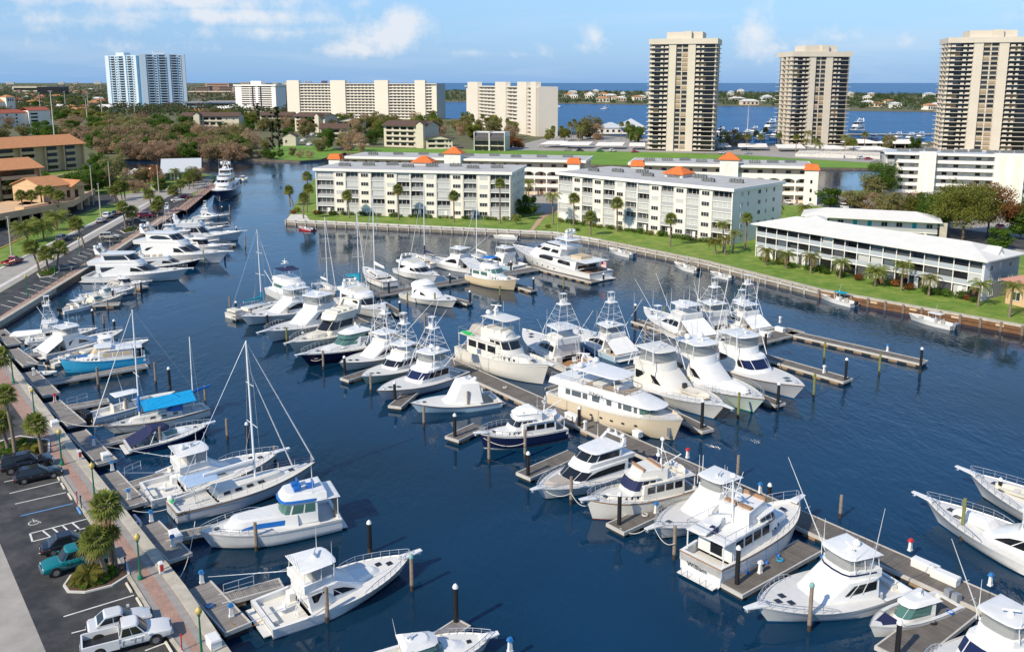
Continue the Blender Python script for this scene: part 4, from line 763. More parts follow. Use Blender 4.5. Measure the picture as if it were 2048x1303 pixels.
        mb.loft(rr); mb.box(-l*.1, l*.05, -w*.7, w*.7, .3, .42); o = s.part('tender', mb, m or WH); o.location = (x, y, z); o.rotation_euler = (0, 0, rz); return o
    def fenders(s, ts, side=1, m=None):
        for t in ts:
            x, y, z = s.P(t, .8); mb = MB(); mb.lathe((x, side*(y + .18), .25), [(.05, 0), (.16, .1), (.17, .5), (.15, .62), (.04, .72)], 8); mb.tube((x, side*(y+.16), .95), (x, side*y, s.sheer(t)), .02, 3); s.part('fender', mb, m or NVC, None, 60)
    def tower(s, x, z, w, l, h, m=None, plats=(1.,), top=True):
        m = m or ALW; mb = MB(); c = [(x - l*.5, w*.5), (x + l*.5, w*.5), (x + l*.5, -w*.5), (x - l*.5, -w*.5)]; tp = [(x - l*.16 - .15, w*.22), (x + l*.16 - .15, w*.22), (x + l*.16 - .15, -w*.22), (x - l*.16 - .15, -w*.22)]
        L3 = [[Vector((lerp(a[0], b[0], q), lerp(a[1], b[1], q), z + h*q)) for a, b in zip(c, tp)] for q in (0, .33, .55, .8, 1)]
        for i in range(4):
            mb.path([r[i] for r in L3], .03, 4)
            for k, r in enumerate(L3[1:]): mb.tube(r[i], r[(i+1) % 4], .02, 4)
            mb.tube(L3[0][i], L3[1][(i+1) % 4], .016, 3); mb.tube(L3[1][i], L3[2][(i+1) % 4], .016, 3)
        for k in range(9): q = Vector((x - l*.3, 0, z + h*k/9)); mb.tube(q + Vector((0, .2, 0)), q - Vector((0, .2, 0)), .02, 3)
        t = s.part('tuna_tower', mb, m)
        for q in plats:
            mb = MB(); zz = z + h*q; a = lerp(l*.5, l*.2, q) + .15; bb = lerp(w*.5, w*.22, q) + .06; mb.prism([(x - .15*q + a*u, bb*v) for u, v in ((-1, -.7), (-.7, -1), (.7, -1), (1, -.7), (1, .7), (.7, 1), (-.7, 1), (-1, .7))], zz, zz + .10); s.part('tower_platform', mb, WH, t)
        if top:
            mb = MB(); zz = z + h; ring = [(x - .15 + .6*math.cos(i*.785), .55*math.sin(i*.785), zz + .85) for i in range(9)]; mb.path(ring, .03, 4)
            for i in range(0, 8, 2): mb.tube((ring[i][0], ring[i][1], zz), ring[i], .025, 3)
            mb.box(x - .1, x + .25, -.3, .3, zz + .1, zz + .75); s.part('tower_helm', mb, WH, t)
            mb = MB(); mb.box(x - .5, x + .35, -.42, .42, zz + 1.75, zz + 1.80); s.part('tower_sunshade', mb, WH, t)
            mb = MB()
            for u in (-.42, .28):
                for v in (-.36, .36): mb.tube((x + u, v, zz + .1), (x + u, v, zz + 1.75), .022, 3)
            s.part('tower_stanchion', mb, m, t)
        return t
BOATS = []
def Hol(x0, x1, w0, w1, nose, na=3):
    h = [(x0, w0/2), (x1 - nose, w1/2)]
    for i in range(1, na + 1):
        a = math.pi/2*i/na; h.append((x1 - nose + nose*math.sin(a)**.8, w1/2*max(0, math.cos(a))**.75))
    return h + [(x, -y) for x, y in h[-2::-1]]
class House:
    def __init__(s, b, name, bot, top, z0, z1, m, crown, parent, lip, roofm, za):
        s.b = b; s.bo = Hol(*bot); s.to = Hol(*top); s.z0 = z0; s.z1 = z1; s.parent = parent; n = len(s.bo); s.n = n; s.za = za; s.xm = (top[0], top[1])
        mb = MB(); A = [s.q(i, 0) for i in range(n)]; T = [s.q(i, 1) for i in range(n)]; cx_ = (top[0] + top[1])/2
        T2 = [(lerp(x, cx_, .06), y*.93, z + .05) for x, y, z in T]; T3 = [(lerp(x, cx_, .2), y*.8, z + crown*.7 + .05) for x, y, z in T]
        # clockwise seen from above -> reverse for outward normals
        mb.loft([A[::-1], T[::-1]], caps=False)
        mb.cur = 1 if roofm else 0; mb.loft([T[::-1], T2[::-1], T3[::-1]], caps=False); o = len(mb.v); mb.add(T3[::-1], [tuple(range(n))])
        s.o = b.part(name, mb, [m, roofm] if roofm else m, parent)
        if lip:
            mb = MB(); h = [(lerp(x, cx_, -lip/max(.5, abs(x - cx_))*1.0), y*(1 + lip/max(.3, abs(y))) if abs(y) > .05 else y, z) for x, y, z in T]; mb.loft([[(x, y, z - .06) for x, y, z in h[::-1]], [(x, y, z + .06) for x, y, z in h[::-1]]]); b.part('roof_brow', mb, m, s.o)
    def q(s, i, v):
        a = int(min(i, s.n - 1.001)); f = i - a; x0, y0 = s.bo[a]; x1, y1 = s.bo[a+1]; u0, w0 = s.to[a]; u1, w1 = s.to[a+1]
        bx, by, tx, ty = lerp(x0, x1, f), lerp(y0, y1, f), lerp(u0, u1, f), lerp(w0, w1, f); zt = s.z1 + s.za*(tx - s.xm[0])
        return (lerp(bx, tx, v), lerp(by, ty, v), lerp(s.z0, zt, v))
    def panel(s, name, prof, m, o=.03, both=True, parent=None):
        """prof: [(i, vlo, vhi)...] along the outline; mirrored to the other side when both"""
        res = []
        for mir in ((0, 1) if both else (0,)):
            pr = list(prof); ex = []
            for (i0, a0, b0), (i1, a1, b1) in zip(pr, pr[1:]):
                ex.append((i0, a0, b0))
                for k in range(math.floor(i0) + 1, math.ceil(i1)):
                    f = (k - i0)/(i1 - i0); ex.append((k, lerp(a0, a1, f), lerp(b0, b1, f)))
            ex.append(pr[-1]); lo = []; hi = []; lo0 = []; hi0 = []
            for i, a, b_ in ex:
                e = 1e-3; p = Vector(s.q(max(0, i - e), .5)); r = Vector(s.q(min(s.n - 1.001, i + e), .5)); d = r - p; up = Vector(s.q(i, 1)) - Vector(s.q(i, 0)); nn = up.cross(d)
                nn = nn.normalized() if nn.length > 0 else Vector((1, 0, 0))
                for L_, v, oo in ((lo, a, o), (hi, b_, o), (lo0, a, -.01), (hi0, b_, -.01)):
                    c = Vector(s.q(i, v)) + nn*oo; L_.append((c.x, -c.y if mir else c.y, c.z))
            mb = MB(); rows = [[l0, l, h, h0] for l0, l, h, h0 in zip(lo0, lo, hi, hi0)]; mb.loft(rows if mir else rows[::-1], caps=True)
            res.append(s.b.part(name, mb, m, parent or s.o, 25))
        return res
    def panes(s, name, i0, i1, n, v0, v1, m, gap=.06, o=.03):
        for k in range(n):
            a = lerp(i0, i1, k/n) + gap/2*(i1 - i0)/n; b = lerp(i0, i1, (k + 1)/n) - gap/2*(i1 - i0)/n; s.panel(name, [(a, v0, v1), (b, v0, v1)], m, o, both=False)
def sportfish(name, label, bow, stern, zb=2.2, zs=1.1, hull=WH, boot=BTB, rail=None, front='mask', fglass=GL, top='hard', encl=True, tower=0, rig=None, rigl=10, deck=DK, cmat=DK, prail=True, pulp=False, win='swoop', awning=None, stripe=None, B=None, group='sport fishing yachts in the marina berths', cover=None, domes=0, tend=None, ant=2, house_m=WH, Lmax=None, ladder=False, chair=True, hat=2, bridge_glass=False, L=None):
    b = Boat(name, label, 'yacht', bow, stern, zb, zs, group, Lmax, L); k = b.k; L = b.L; B = B or (2.1 + .222*L)
    b.hull(B, 1.05*k, 2.15*k, hull, boot, rail or (WH if hull is not WH else ALW), cockpit=.24, sole=.45*k, cm=cmat, deck=deck, stripe=stripe, p=2.4, s0=.40, fine=.55)
    z0 = b.sheer(.45) - .25*k; x0 = b.X(.25); zt = z0 + 2.15*k; w = B*.78
    x1b = b.X(.73) if front == 'mask' else b.X(.66); x1t = b.X(.46) if front == 'mask' else b.X(.50)
    h = b.house('deckhouse', (x0, x1b, w*.98, w*.74, 1.9*k), (x0 - .3*k, x1t, w*.84, w*.80, .9*k), z0 - .3*k, zt, house_m, .05, za=-.01)
    if win == 'swoop': h.panel('side_window', [(.10, .50, .84), (.35, .48, .86), (.7, .45, .84), (1.0, .42, .70), (1.35, .40, .47)], GL)
    elif win == 'band': h.panel('side_window', [(.08, .52, .84), (.9, .52, .86)], GL)
    elif win == 'long': h.panel('side_window', [(.05, .46, .82), (.7, .48, .86), (1.0, .5, .84)], GL)
    elif win == 'arch': h.panel('side_window', [(.12, .45, .47), (.2, .45, .72), (.4, .45, .84), (.7, .45, .84), (.95, .45, .62), (1.02, .45, .47)], GL)
    for q in (.42, .74) if win in ('band', 'long', 'swoop') else (): h.panel('window_mullion', [(q, .46, .86), (q + .025, .46, .86)], house_m, .045)
    b.part('tackle_cabinet', MB().box(x0 - .75*k, x0 - .1, .25*w, .45*w, .45*k, 1.35*k), house_m); b.part('fish_box', MB().box(b.X(.03), b.X(.065), -.3*w, .3*w, .45*k, .95*k), OW); b.part('windlass', MB().lathe((b.X(.92), 0, b.sheer(.92) - .08), [(.2*k, 0), (.2*k, .15*k), (.1*k, .2*k), (.12*k, .4*k)], 8), ST)
    if front == 'glass': h.panes('windshield', 1.15, 6.85, 3, .50, .88, fglass, .05)
    mb = MB(); xa = x0 - .02*k; wd = w*.3; mb.box(xa - .05, xa + .01, -wd*1.1, wd*.2, z0 - .2*k, zt - .35*k); b.part('saloon_door', mb, GL, h.o)
    # flybridge
    fz = zt; f0 = x0 - .55*k; f1 = b.X(.44); fw = w*.86
    f = b.house('flybridge', (f0, f1 + .3*k, fw, fw*.8, 1.0*k), (f0, f1 + .05*k, fw*.98, fw*.8, .9*k), fz - .05, fz + .85*k, house_m, .02)
    mb = MB(); mb.box(f0 + .2*k, f1 - .7*k, -fw*.42, fw*.42, fz + .72*k, fz + .93*k); b.part('bridge_seating', mb, CV, f.o)
    if bridge_glass: f.panel('bridge_stripe', [(.2, .55, .72), (4, .5, .7)], NV)
    hz = fz + 2.15*k
    if top == 'hard':
        b.slab('hardtop', f0 - .15*k, f1 + .15*k, fw*.98, fw*.86, hz, .13*k, house_m, .7*k)
        b.posts([((xx, sg*fw*.44, fz + .8*k), (xx + .1*k, sg*fw*.42, hz)) for xx in (f0 + .1*k, (f0 + f1)/2, f1 - .5*k) for sg in (1, -1)], .035*k)
        if encl:
            e = b.house('enclosure', (f0 + .9*k, f1 - .05*k, fw*.90, fw*.74, .8*k), (f0 + .9*k, f1 - .15*k, fw*.88, fw*.76, .7*k), fz + .86*k, hz - .01, CLR, 0)
        if ladder or True:
            mb = MB(); lx = f0 + .05; ly = -fw*.3
            for sg in (-.22, .22): mb.tube((lx - .7*k, ly + sg, .5*k), (lx, ly + sg, fz + .8*k), .03, 4)
            for q in range(6): t = (q + .5)/6; mb.tube((lx - .7*k*(1 - t), ly - .22, lerp(.5*k, fz + .8*k, t)), (lx - .7*k*(1 - t), ly + .22, lerp(.5*k, fz + .8*k, t)), .022, 3)
            b.part('bridge_ladder', mb, ALW)
        for q in range(5): b.part('fishing_rod', MB().tube((f0 - .1*k, (q - 2)*fw*.18, hz + .05*k), (f0 - .5*k, (q - 2)*fw*.2, hz + 1.7*k), .018, 3, .008), BLKP)
        b.radar((f0 + f1)/2 + .3*k, .3*k, hz + .15*k, 1.3*k, random.random()*3)
        for q in range(domes): b.dome(f0 + .9*k + q*.3, (q*2 - 1)*.7*k if domes > 1 else 0, hz + .12*k, .34*k)
    elif top == 'bimini':
        b.slab('bimini', f0, f1 - .4*k, fw*.9, fw*.8, hz - .2, .06, CV, .4*k, .12)
        b.posts([((xx, sg*fw*.44, fz + .7*k), (xx, sg*fw*.4, hz - .2)) for xx in (f0 + .2, f1 - .8*k) for sg in (1, -1)], .03)
    elif top == 'cover':
        b.house('bridge_cover', (f0, f1 + .25*k, fw*1.0, fw*.82, 1.0*k), (f0 + .5*k, f1 - .5*k, fw*.7, fw*.6, .7*k), fz + .8*k, fz + 1.35*k, CV, .1)
    if tower: b.tower((f0 + f1)/2 - .2*k, hz + .1*k if top == 'hard' else fz + .8*k, fw*.92, (f1 - f0)*.9, tower*k)
    if tower and top == 'hard': b.posts([(((f0 + f1)/2 - .2*k + u*(f1 - f0)*.45, sg*fw*.46, hz + .1*k), ((f0 + f1)/2 - .2*k + u*(f1 - f0)*.62, sg*fw*.56, zt - .2*k)) for u in (-1, 1) for sg in (1, -1)], .05*k, None, 'tower_leg')
    if rig: b.riggers((f0 + f1)/2, w*.45, fz - .2*k, rigl*k, *rig)
    for q in range(ant): b.antenna(f1 - .6*k, (q*2 - 1)*fw*.42, hz if top == 'hard' else fz + .8*k, 2.6*k)
    if prail: b.brail(.58, h=.7*k, n=8)
    if pulp: b.pulpit(1.2*k)
    b.hatches([(.84, 0), (.78, .55*k), (.78, -.55*k)][:hat])
    if awning:
        mb = MB(); a0 = f0 - .1; a1 = b.X(.02); mb.hexa([(a1, -w*.5, 1.25*k), (a0, -w*.45, fz), (a0, w*.45, fz), (a1, w*.5, 1.25*k)], [(a1, -w*.5, 1.29*k), (a0, -w*.45, fz + .04), (a0, w*.45, fz + .04), (a1, w*.5, 1.29*k)]); b.part('cockpit_awning', mb, awning)
    elif chair:
        mb = MB(); cx_ = b.X(.12); mb.lathe((cx_, 0, .45*k), [(.25, 0), (.1, .08), (.08, .5*k)], 8); mb.box(cx_ - .28, cx_ + .28, -.3, .3, .95*k, 1.05*k); mb.box(cx_ + .2, cx_ + .3, -.3, .3, 1.0*k, 1.6*k); b.part('fighting_chair', mb, WH)
    if cover: b.house('foredeck_cover', (b.X(.62), b.X(.86), 1.9*k, 1.0*k, .8*k), (b.X(.65), b.X(.83), 1.3*k, .6*k, .6*k), b.sheer(.7) - .05, b.sheer(.74) + .65*k, cover, .12)
    if tend: b.dinghy(b.X(.72), .2, b.sheer(.72) + .1, 3.4*k, .15, CR if tend == 'open' else WH); 
    if tend == 'open': mb = MB(); mb.box(b.X(.72)-2.0*k, b.X(.72)-1.65*k, -.1, .4, b.sheer(.72)+.4, b.sheer(.72)+1.1); b.part('tender_outboard', mb, BLKP)
    b.zt = zt; b.fz = fz; b.hz = hz; b.w = w; b.hs = h; return b
def express(name, label, bow, stern, zb=1.8, zs=1.0, hull=WH, boot=BTK, glass=GL, canvas=None, arch=True, top=None, deck=DK, group='express cruisers and motor boats at their berths', rail=None, prail=True, fly=False, Lmax=None, cockpit=.34, house_m=WH, stripe=None, seat=CR, bowpad=None, L=None, pulp=True):
    b = Boat(name, label, 'motor boat', bow, stern, zb, zs, group, Lmax, L); k = b.L/12; L = b.L; B = 1.6 + .222*L
    b.hull(B, .95*k, 1.75*k, hull, boot, rail or house_m, p=2.2, s0=.45, flare=1.1, shp=1.4, cockpit=cockpit, sole=.5*k, deck=deck, fine=.6, stripe=stripe)
    z0 = b.sheer(.55); w = B*.8
    tk = b.house('cabin_trunk', (b.X(cockpit), b.X(.90), w, w*.62, 2.6*k), (b.X(cockpit + .01), b.X(.72), w*.82, w*.5, 2.2*k), z0 - .35*k, z0 + .42*k, house_m, .08, za=.0)
    tk.panel('cabin_window', [(.35, .42, .80), (.9, .45, .78), (1.1, .5, .6)], GL)
    zw = z0 + .38*k
    if fly:
        h = b.house('saloon', (b.X(.26), b.X(.62), w*.9, w*.8, 1.6*k), (b.X(.24), b.X(.47), w*.82, w*.74, .8*k), zw - .35*k, zw + 1.3*k, house_m, .04, lip=.12)
        h.panel('side_window', [(.1, .38, .86), (.95, .4, .86)], GL); h.panes('windshield', 1.05, 6.95, 3, .30, .86, glass, .05)
        f = b.house('flybridge', (b.X(.16), b.X(.52), w*.86, w*.7, 1.1*k), (b.X(.15), b.X(.48), w*.9, w*.74, .9*k), zw + 1.33*k, zw + 2.0*k, house_m, .02)
        for q in range(3): mb = MB(); mb.box(b.X(.22 + q*.08), b.X(.27 + q*.08), -w*.28, w*.28, zw + 1.95*k, zw + 2.25*k); b.part('bridge_seat', mb, seat, f.o)
        if arch:
            mb = MB()
            for sg in (1, -1): mb.hexa([(b.X(.15), sg*w*.40, zw + 1.9*k), (b.X(.2), sg*w*.40, zw + 1.9*k), (b.X(.2), sg*w*.45, zw + 1.9*k), (b.X(.15), sg*w*.45, zw + 1.9*k)][::sg], [(b.X(.12), sg*w*.34, zw + 2.9*k), (b.X(.15), sg*w*.34, zw + 2.9*k), (b.X(.15), sg*w*.4, zw + 2.9*k), (b.X(.12), sg*w*.4, zw + 2.9*k)][::sg])
            mb.box(b.X(.115), b.X(.155), -w*.4, w*.4, zw + 2.86*k, zw + 3.0*k); b.part('radar_arch', mb, house_m); b.dome(b.X(.135), 0, zw + 3.0*k, .26*k)
    else:
        e = b.house('windscreen', (b.X(.40), b.X(.64), w*.86, w*.66, 1.5*k), (b.X(.38), b.X(.50), w*.76, w*.62, .9*k), zw - .25*k, zw + .75*k, house_m, .0)
        e.panes('windshield', .35, 7.65, 5, .25, .96, glass, .04)
        if top == 'hard':
            t = b.house('hardtop', (b.X(.24), b.X(.54), w*.82, w*.66, 1.2*k), (b.X(.26), b.X(.48), w*.66, w*.5, 1.0*k), zw + 1.25*k, zw + 1.5*k, house_m, .12)
            t2 = b.house('upper_glazing', (b.X(.34), b.X(.55), w*.80, w*.66, 1.2*k), (b.X(.30), b.X(.52), w*.76, w*.62, 1.1*k), zw + .7*k, zw + 1.27*k, glass, 0)
            b.posts([((b.X(.27), sg*w*.42, zw - .3*k), (b.X(.26), sg*w*.38, zw + 1.3*k)) for sg in (1, -1)], .07*k, house_m, 'arch_leg'); b.radar(b.X(.32), 0, zw + 1.55*k, .9*k)
        elif canvas:
            t = b.house('canvas_top', (b.X(.25), b.X(.50), w*.8, w*.62, .7*k), (b.X(.27), b.X(.47), w*.7, w*.52, .5*k), zw + 1.05*k, zw + 1.35*k, canvas, .1)
            mb = MB(); mb.hexa([(b.X(.02), -w*.5, 1.15*k), (b.X(.28), -w*.44, zw + 1.05*k), (b.X(.28), w*.44, zw + 1.05*k), (b.X(.02), w*.5, 1.15*k)], [(b.X(.02), -w*.5, 1.2*k), (b.X(.28), -w*.44, zw + 1.1*k), (b.X(.28), w*.44, zw + 1.1*k), (b.X(.02), w*.5, 1.2*k)]); b.part('cockpit_canvas', mb, canvas)
            b.posts([((b.X(.24), sg*w*.46, b.sheer(.2)), (b.X(.31), sg*w*.4, zw + 1.2*k)) for sg in (1, -1)], .06*k, house_m, 'arch_leg')
        else:
            if arch:
                mb = MB(); pts = [(b.X(.24), w*.47, b.sheer(.2)), (b.X(.20), w*.42, zw + .9*k), (b.X(.19), 0, zw + 1.1*k), (b.X(.20), -w*.42, zw + .9*k), (b.X(.24), -w*.47, b.sheer(.2))]
                for p, q in zip(pts, pts[1:]): mb.tube(p, q, .13*k, 6)
                b.part('radar_arch', mb, house_m); b.radar(b.X(.19), 0, zw + 1.2*k, .8*k)
        for q, yy in ((.3, .25), (.3, -.25), (.14, 0)):
            mb = MB(); x = b.X(q); mb.box(x - .35, x + .35, yy*w - (.35 if yy else w*.3), yy*w + (.35 if yy else w*.3), .5*k, .95*k); mb.box(x - .4, x - .25, yy*w - (.35 if yy else w*.3), yy*w + (.35 if yy else w*.3), .95*k, 1.35*k); b.part('cockpit_seat', mb, seat)
    if bowpad: b.house('sun_pad', (b.X(.62), b.X(.86), w*.6, w*.4, .9*k), (b.X(.63), b.X(.84), w*.54, w*.34, .8*k), b.sheer(.7) + .3*k, b.sheer(.7) + .46*k, bowpad, .03)
    if prail: b.brail(.5, h=.6*k, n=8)
    if pulp: b.pulpit(.6*k, house_m)
    b.hatches([(.80, 0)]); b.antenna(b.X(.25), w*.4, zw + .8*k, 2.4*k, .3); b.w = w; b.zw = zw; return b
def lettering(txt, m, size, parent, loc, rot, name='boat_name'):
    c = bpy.data.curves.new(name, 'FONT'); c.body = txt; c.size = size; c.extrude = .008; c.align_x = 'CENTER'; c.materials.append(m)
    t = bpy.data.objects.new(name, c); COL.objects.link(t); me = bpy.data.meshes.new_from_object(t); bpy.data.objects.remove(t); o = link(name, me, parent, loc); o.rotation_euler = rot; return o
BLK = mat('black_lettering', (.01, .01, .012), .5)
def cc(name, label, bow, stern, zb=1.4, zs=.9, hull=WH, boot=None, ttop=True, topm=WH, engines=2, em=BLKP, Lmax=None, enclosed=False, bowpad=None, group='small open boats moored in the basin', bimini=None, rail=False, seats=True, cover=None, L=None):
    b = Boat(name, label, 'boat', bow, stern, zb, zs, group, Lmax, L); L = b.L; k = L/9; B = .9 + .20*L
    b.hull(B, .75*k, 1.3*k, hull, boot, WH, p=2.5, s0=.42, flare=1.3, shp=1.6, rake=.1, cockpit=.72, sole=.35*k, plat=False, cm=DK)
    w = B*.5; z0 = .35*k
    if enclosed:
        h = b.house('cabin', (b.X(.34), b.X(.70), B*.72, B*.5, 1.3*k), (b.X(.32), b.X(.56), B*.62, B*.5, .8*k), b.sheer(.5) - .3*k, b.sheer(.5) + 1.0*k, WH, .02)
        h.panes('windshield', .25, 7.75, 5, .28, .95, GG, .05); b.house('hardtop', (b.X(.26), b.X(.62), B*.74, B*.6, 1.1*k), (b.X(.29), b.X(.58), B*.62, B*.5, .9*k), b.sheer(.5) + 1.0*k, b.sheer(.5) + 1.22*k, WH, .1)
        b.radar(b.X(.4), 0, b.sheer(.5) + 1.3*k, .7*k)
    elif cover: b.house('boat_cover', (b.X(.06), b.X(.94), B*.84, B*.6, 2.2*k), (b.X(.15), b.X(.75), B*.4, B*.3, 1.2*k), b.sheer(.4) - .1, b.sheer(.4) + .55*k, cover, .08)
    else:
        mb = MB(); x = b.X(.44); mb.hexa([(x - .5*k, -w*.4, z0), (x + .7*k, -w*.36, z0), (x + .7*k, w*.36, z0), (x - .5*k, w*.4, z0)], [(x - .4*k, -w*.36, z0 + 1.05*k), (x + .3*k, -w*.33, z0 + 1.05*k), (x + .3*k, w*.33, z0 + 1.05*k), (x - .4*k, w*.36, z0 + 1.05*k)]); c = b.part('console', mb, WH)
        mb = MB(); mb.hexa([(x + .1*k, -w*.32, z0 + 1.05*k), (x + .32*k, -w*.32, z0 + 1.05*k), (x + .32*k, w*.32, z0 + 1.05*k), (x + .1*k, w*.32, z0 + 1.05*k)], [(x - .1*k, -w*.3, z0 + 1.5*k), (x - .05*k, -w*.3, z0 + 1.5*k), (x - .05*k, w*.3, z0 + 1.5*k), (x - .1*k, w*.3, z0 + 1.5*k)]); b.part('windscreen', mb, GLB, c)
        for xx in ([b.X(.28)] if seats else []): mb = MB(); mb.box(xx - .3*k, xx + .3*k, -w*.4, w*.4, z0, z0 + .7*k); mb.box(xx - .32*k, xx - .2*k, -w*.4, w*.4, z0 + .7*k, z0 + 1.1*k); b.part('leaning_seat', mb, CR)
        if ttop:
            b.slab('t_top', b.X(.26), b.X(.56), B*.62, B*.54, z0 + 2.1*k, .09*k, topm, .4*k, .06)
            b.posts([((x + sx*k, sg*w*.42, z0), (x + sx*1.3*k, sg*w*.5, z0 + 2.1*k)) for sx in (-.6, .55) for sg in (1, -1)], .035*k)
            b.antenna(b.X(.4), w*.4, z0 + 2.2*k, 2.2*k, .5)
    mb = MB(); xx = b.X(.82); zz = b.sheer(.8) - .28*k
    mb.prism([(xx - .9*k, -B*.26), (xx + .8*k, -B*.10), (xx + .8*k, B*.10), (xx - .9*k, B*.26)], zz - .15, zz + .3*k); b.part('bow_cushion', mb, bowpad or CR)
    for e in range(engines):
        yy = (e - (engines - 1)/2)*.62*k; xe = -L/2 - .15*k; mb = MB()
        mb.loft([[(xe - .32*k, yy - .18*k, .55*k), (xe + .12*k, yy - .18*k, .55*k), (xe + .12*k, yy + .18*k, .55*k), (xe - .32*k, yy + .18*k, .55*k)], [(xe - .5*k, yy - .24*k, .85*k), (xe + .15*k, yy - .24*k, .85*k), (xe + .15*k, yy + .24*k, .85*k), (xe - .5*k, yy + .24*k, .85*k)], [(xe - .5*k, yy - .2*k, 1.3*k), (xe + .1*k, yy - .2*k, 1.4*k), (xe + .1*k, yy + .2*k, 1.4*k), (xe - .5*k, yy + .2*k, 1.3*k)]])
        mb.box(xe - .2*k, xe, yy - .08*k, yy + .08*k, -.4, .6*k); b.part('outboard', mb, em)
    if rail: b.brail(.5, h=.45*k, n=6)
    return b
def sailboat(name, label, bow, stern, zb=1.5, zs=1.2, hull=WH, boot=BTB, mast=14., mastt=.56, mizzen=0, cover=None, bimini=None, rail=TEAK, furl=WH, furl2=False, group='sailing yachts at the docks', Lmax=None, deck=OW, boom=True, B=None, windows=4, sprit=0, davit=False, L=None, dodger=None):
    b = Boat(name, label, 'sailboat', bow, stern, zb, zs, group, Lmax, L); L = b.L; k = L/13; B = B or 1.2 + .21*L
    b.hull(B, 1.05*k, 1.45*k, hull, boot, rail, p=2.0, s0=.45, tr=.72, rake=.14, flare=.8, shp=2.2, cockpit=.27, sole=.75*k, deck=deck, fine=.8, plat=False)
    z0 = b.sheer(.5); w = B*.56
    h = b.house('coachroof', (b.X(.27), b.X(.80), w, w*.6, 1.6*k), (b.X(.28), b.X(.74), w*.86, w*.5, 1.3*k), z0 - .15, z0 + .48*k, deck, .07)
    for q in range(windows): a = .1 + q*.85/windows; h.panel('cabin_window', [(a, .38, .78), (a + .12, .38, .78)], GL)
    xm = b.X(mastt); mb = MB(); mb.tube((xm, 0, z0), (xm - .15, 0, z0 + mast), .11*k, 8, .075*k); m = b.part('mast', mb, ALW, None, 60)
    mb = MB()
    for q in (.42, .7): mb.tube((xm, -w*.6*(1.3 - q), z0 + mast*q), (xm, w*.6*(1.3 - q), z0 + mast*q), .035, 4)
    b.part('spreader', mb, ALW, m)
    if boom:
        mb = MB(); mb.tube((xm - .1, 0, z0 + 1.7*k), (xm - L*.36, 0, z0 + 1.75*k), .08, 6); b.part('boom', mb, ALW, m)
        mb = MB(); rr = []
        for i in range(7):
            t = i/6; x = xm - .25 - t*L*.33; r = (.32 - .18*t)*k; zc = z0 + (1.95 + .0*t)*k; rr.append([(x, r*.7*math.cos(a*1.047), zc + r*math.sin(a*1.047)) for a in range(6)])
        mb.loft(rr[::-1]); b.part('sail_cover', mb, cover or CV, m, 60)
        if cover: mb = MB(); mb.tube((xm, 0, z0 + 1.2*k), (xm - .02, 0, z0 + 3.3*k), .2*k, 7, .13*k); b.part('mast_boot', mb, cover, m)
    mb = MB(); xb, _, zbw = b.P(1, 1); xs, _, zst = b.P(0, 1); tp = Vector((xm - .15, 0, z0 + mast))
    mb.tube((xs, 0, zst), tp, .018, 3)
    for sg in (1, -1):
        sp = Vector((xm, sg*w*.36, z0 + mast*.7)); mb.tube((xm - .1, sg*B*.46, z0), (xm, sg*w*.52, z0 + mast*.42), .016, 3); mb.tube((xm, sg*w*.52, z0 + mast*.42), sp, .016, 3); mb.tube(sp, tp, .016, 3); mb.tube((xm - .8, sg*B*.46, z0), (xm, 0, z0 + mast*.45), .014, 3)
    b.part('rigging', mb, ST, m)
    mb = MB(); mb.tube((xb - .1 + sprit, 0, zbw + .3), (xm + .02, 0, z0 + mast*.97), .075*k, 6, .03); b.part('furled_jib', mb, furl, m, 60)
    if furl2: mb = MB(); mb.tube((xb - 2.2*k, 0, zbw + .3), (xm + .02, 0, z0 + mast*.80), .075*k, 6, .035); b.part('furled_staysail', mb, furl, m, 60)
    if mizzen:
        xz = b.X(.13); mb = MB(); mb.tube((xz, 0, b.sheer(.1) - .3), (xz - .1, 0, z0 + mizzen), .085, 7, .06); mz = b.part('mizzen_mast', mb, ALW, None, 60); mb = MB(); rr = []
        for i in range(5): t = i/4; x = xz - .2 - t*L*.17; r = (.26 - .13*t); rr.append([(x, r*.7*math.cos(a*1.047), z0 + 2.2 + r*math.sin(a*1.047) + t*.3) for a in range(6)])
        mb.loft(rr[::-1]); b.part('mizzen_cover', mb, cover or CV, mz, 60)
        mb = MB(); [mb.tube((xz - .1, 0, z0 + mizzen), (xz - .4, sg*B*.36, b.sheer(.1)), .014, 3) for sg in (1, -1)]; mb.tube((xz, -.45, z0 + mizzen*.55), (xz, .45, z0 + mizzen*.55), .03, 3); b.part('mizzen_rigging', mb, ST, mz)
    if bimini:
        b.slab('bimini', b.X(.08), b.X(.30), w*1.1, w*1.05, z0 + 1.75*k, .06, bimini, .3*k, .22)
        b.posts([((b.X(t), sg*w*.6, z0 - .2), (b.X(t2), sg*w*.52, z0 + 1.76*k)) for t, t2 in ((.16, .10), (.2, .28)) for sg in (1, -1)], .022, ST)
    if dodger: b.house('dodger', (b.X(.26), b.X(.42), w*.9, w*.8, .8*k), (b.X(.26), b.X(.36), w*.82, w*.7, .6*k), z0 + .4*k, z0 + 1.2*k, dodger, .1)
    mb = MB(); xw = b.X(.15)
    mb.tube((xw, 0, b.sheer(.1) - .3), (xw, 0, z0 + .7*k), .08, 5); ring = [(xw - .12, .45*k*math.cos(a*.628), z0 + .65*k + .45*k*math.sin(a*.628)) for a in range(11)]; mb.path(ring, .025, 3); b.part('steering_wheel', mb, ST)
    mb = MB()
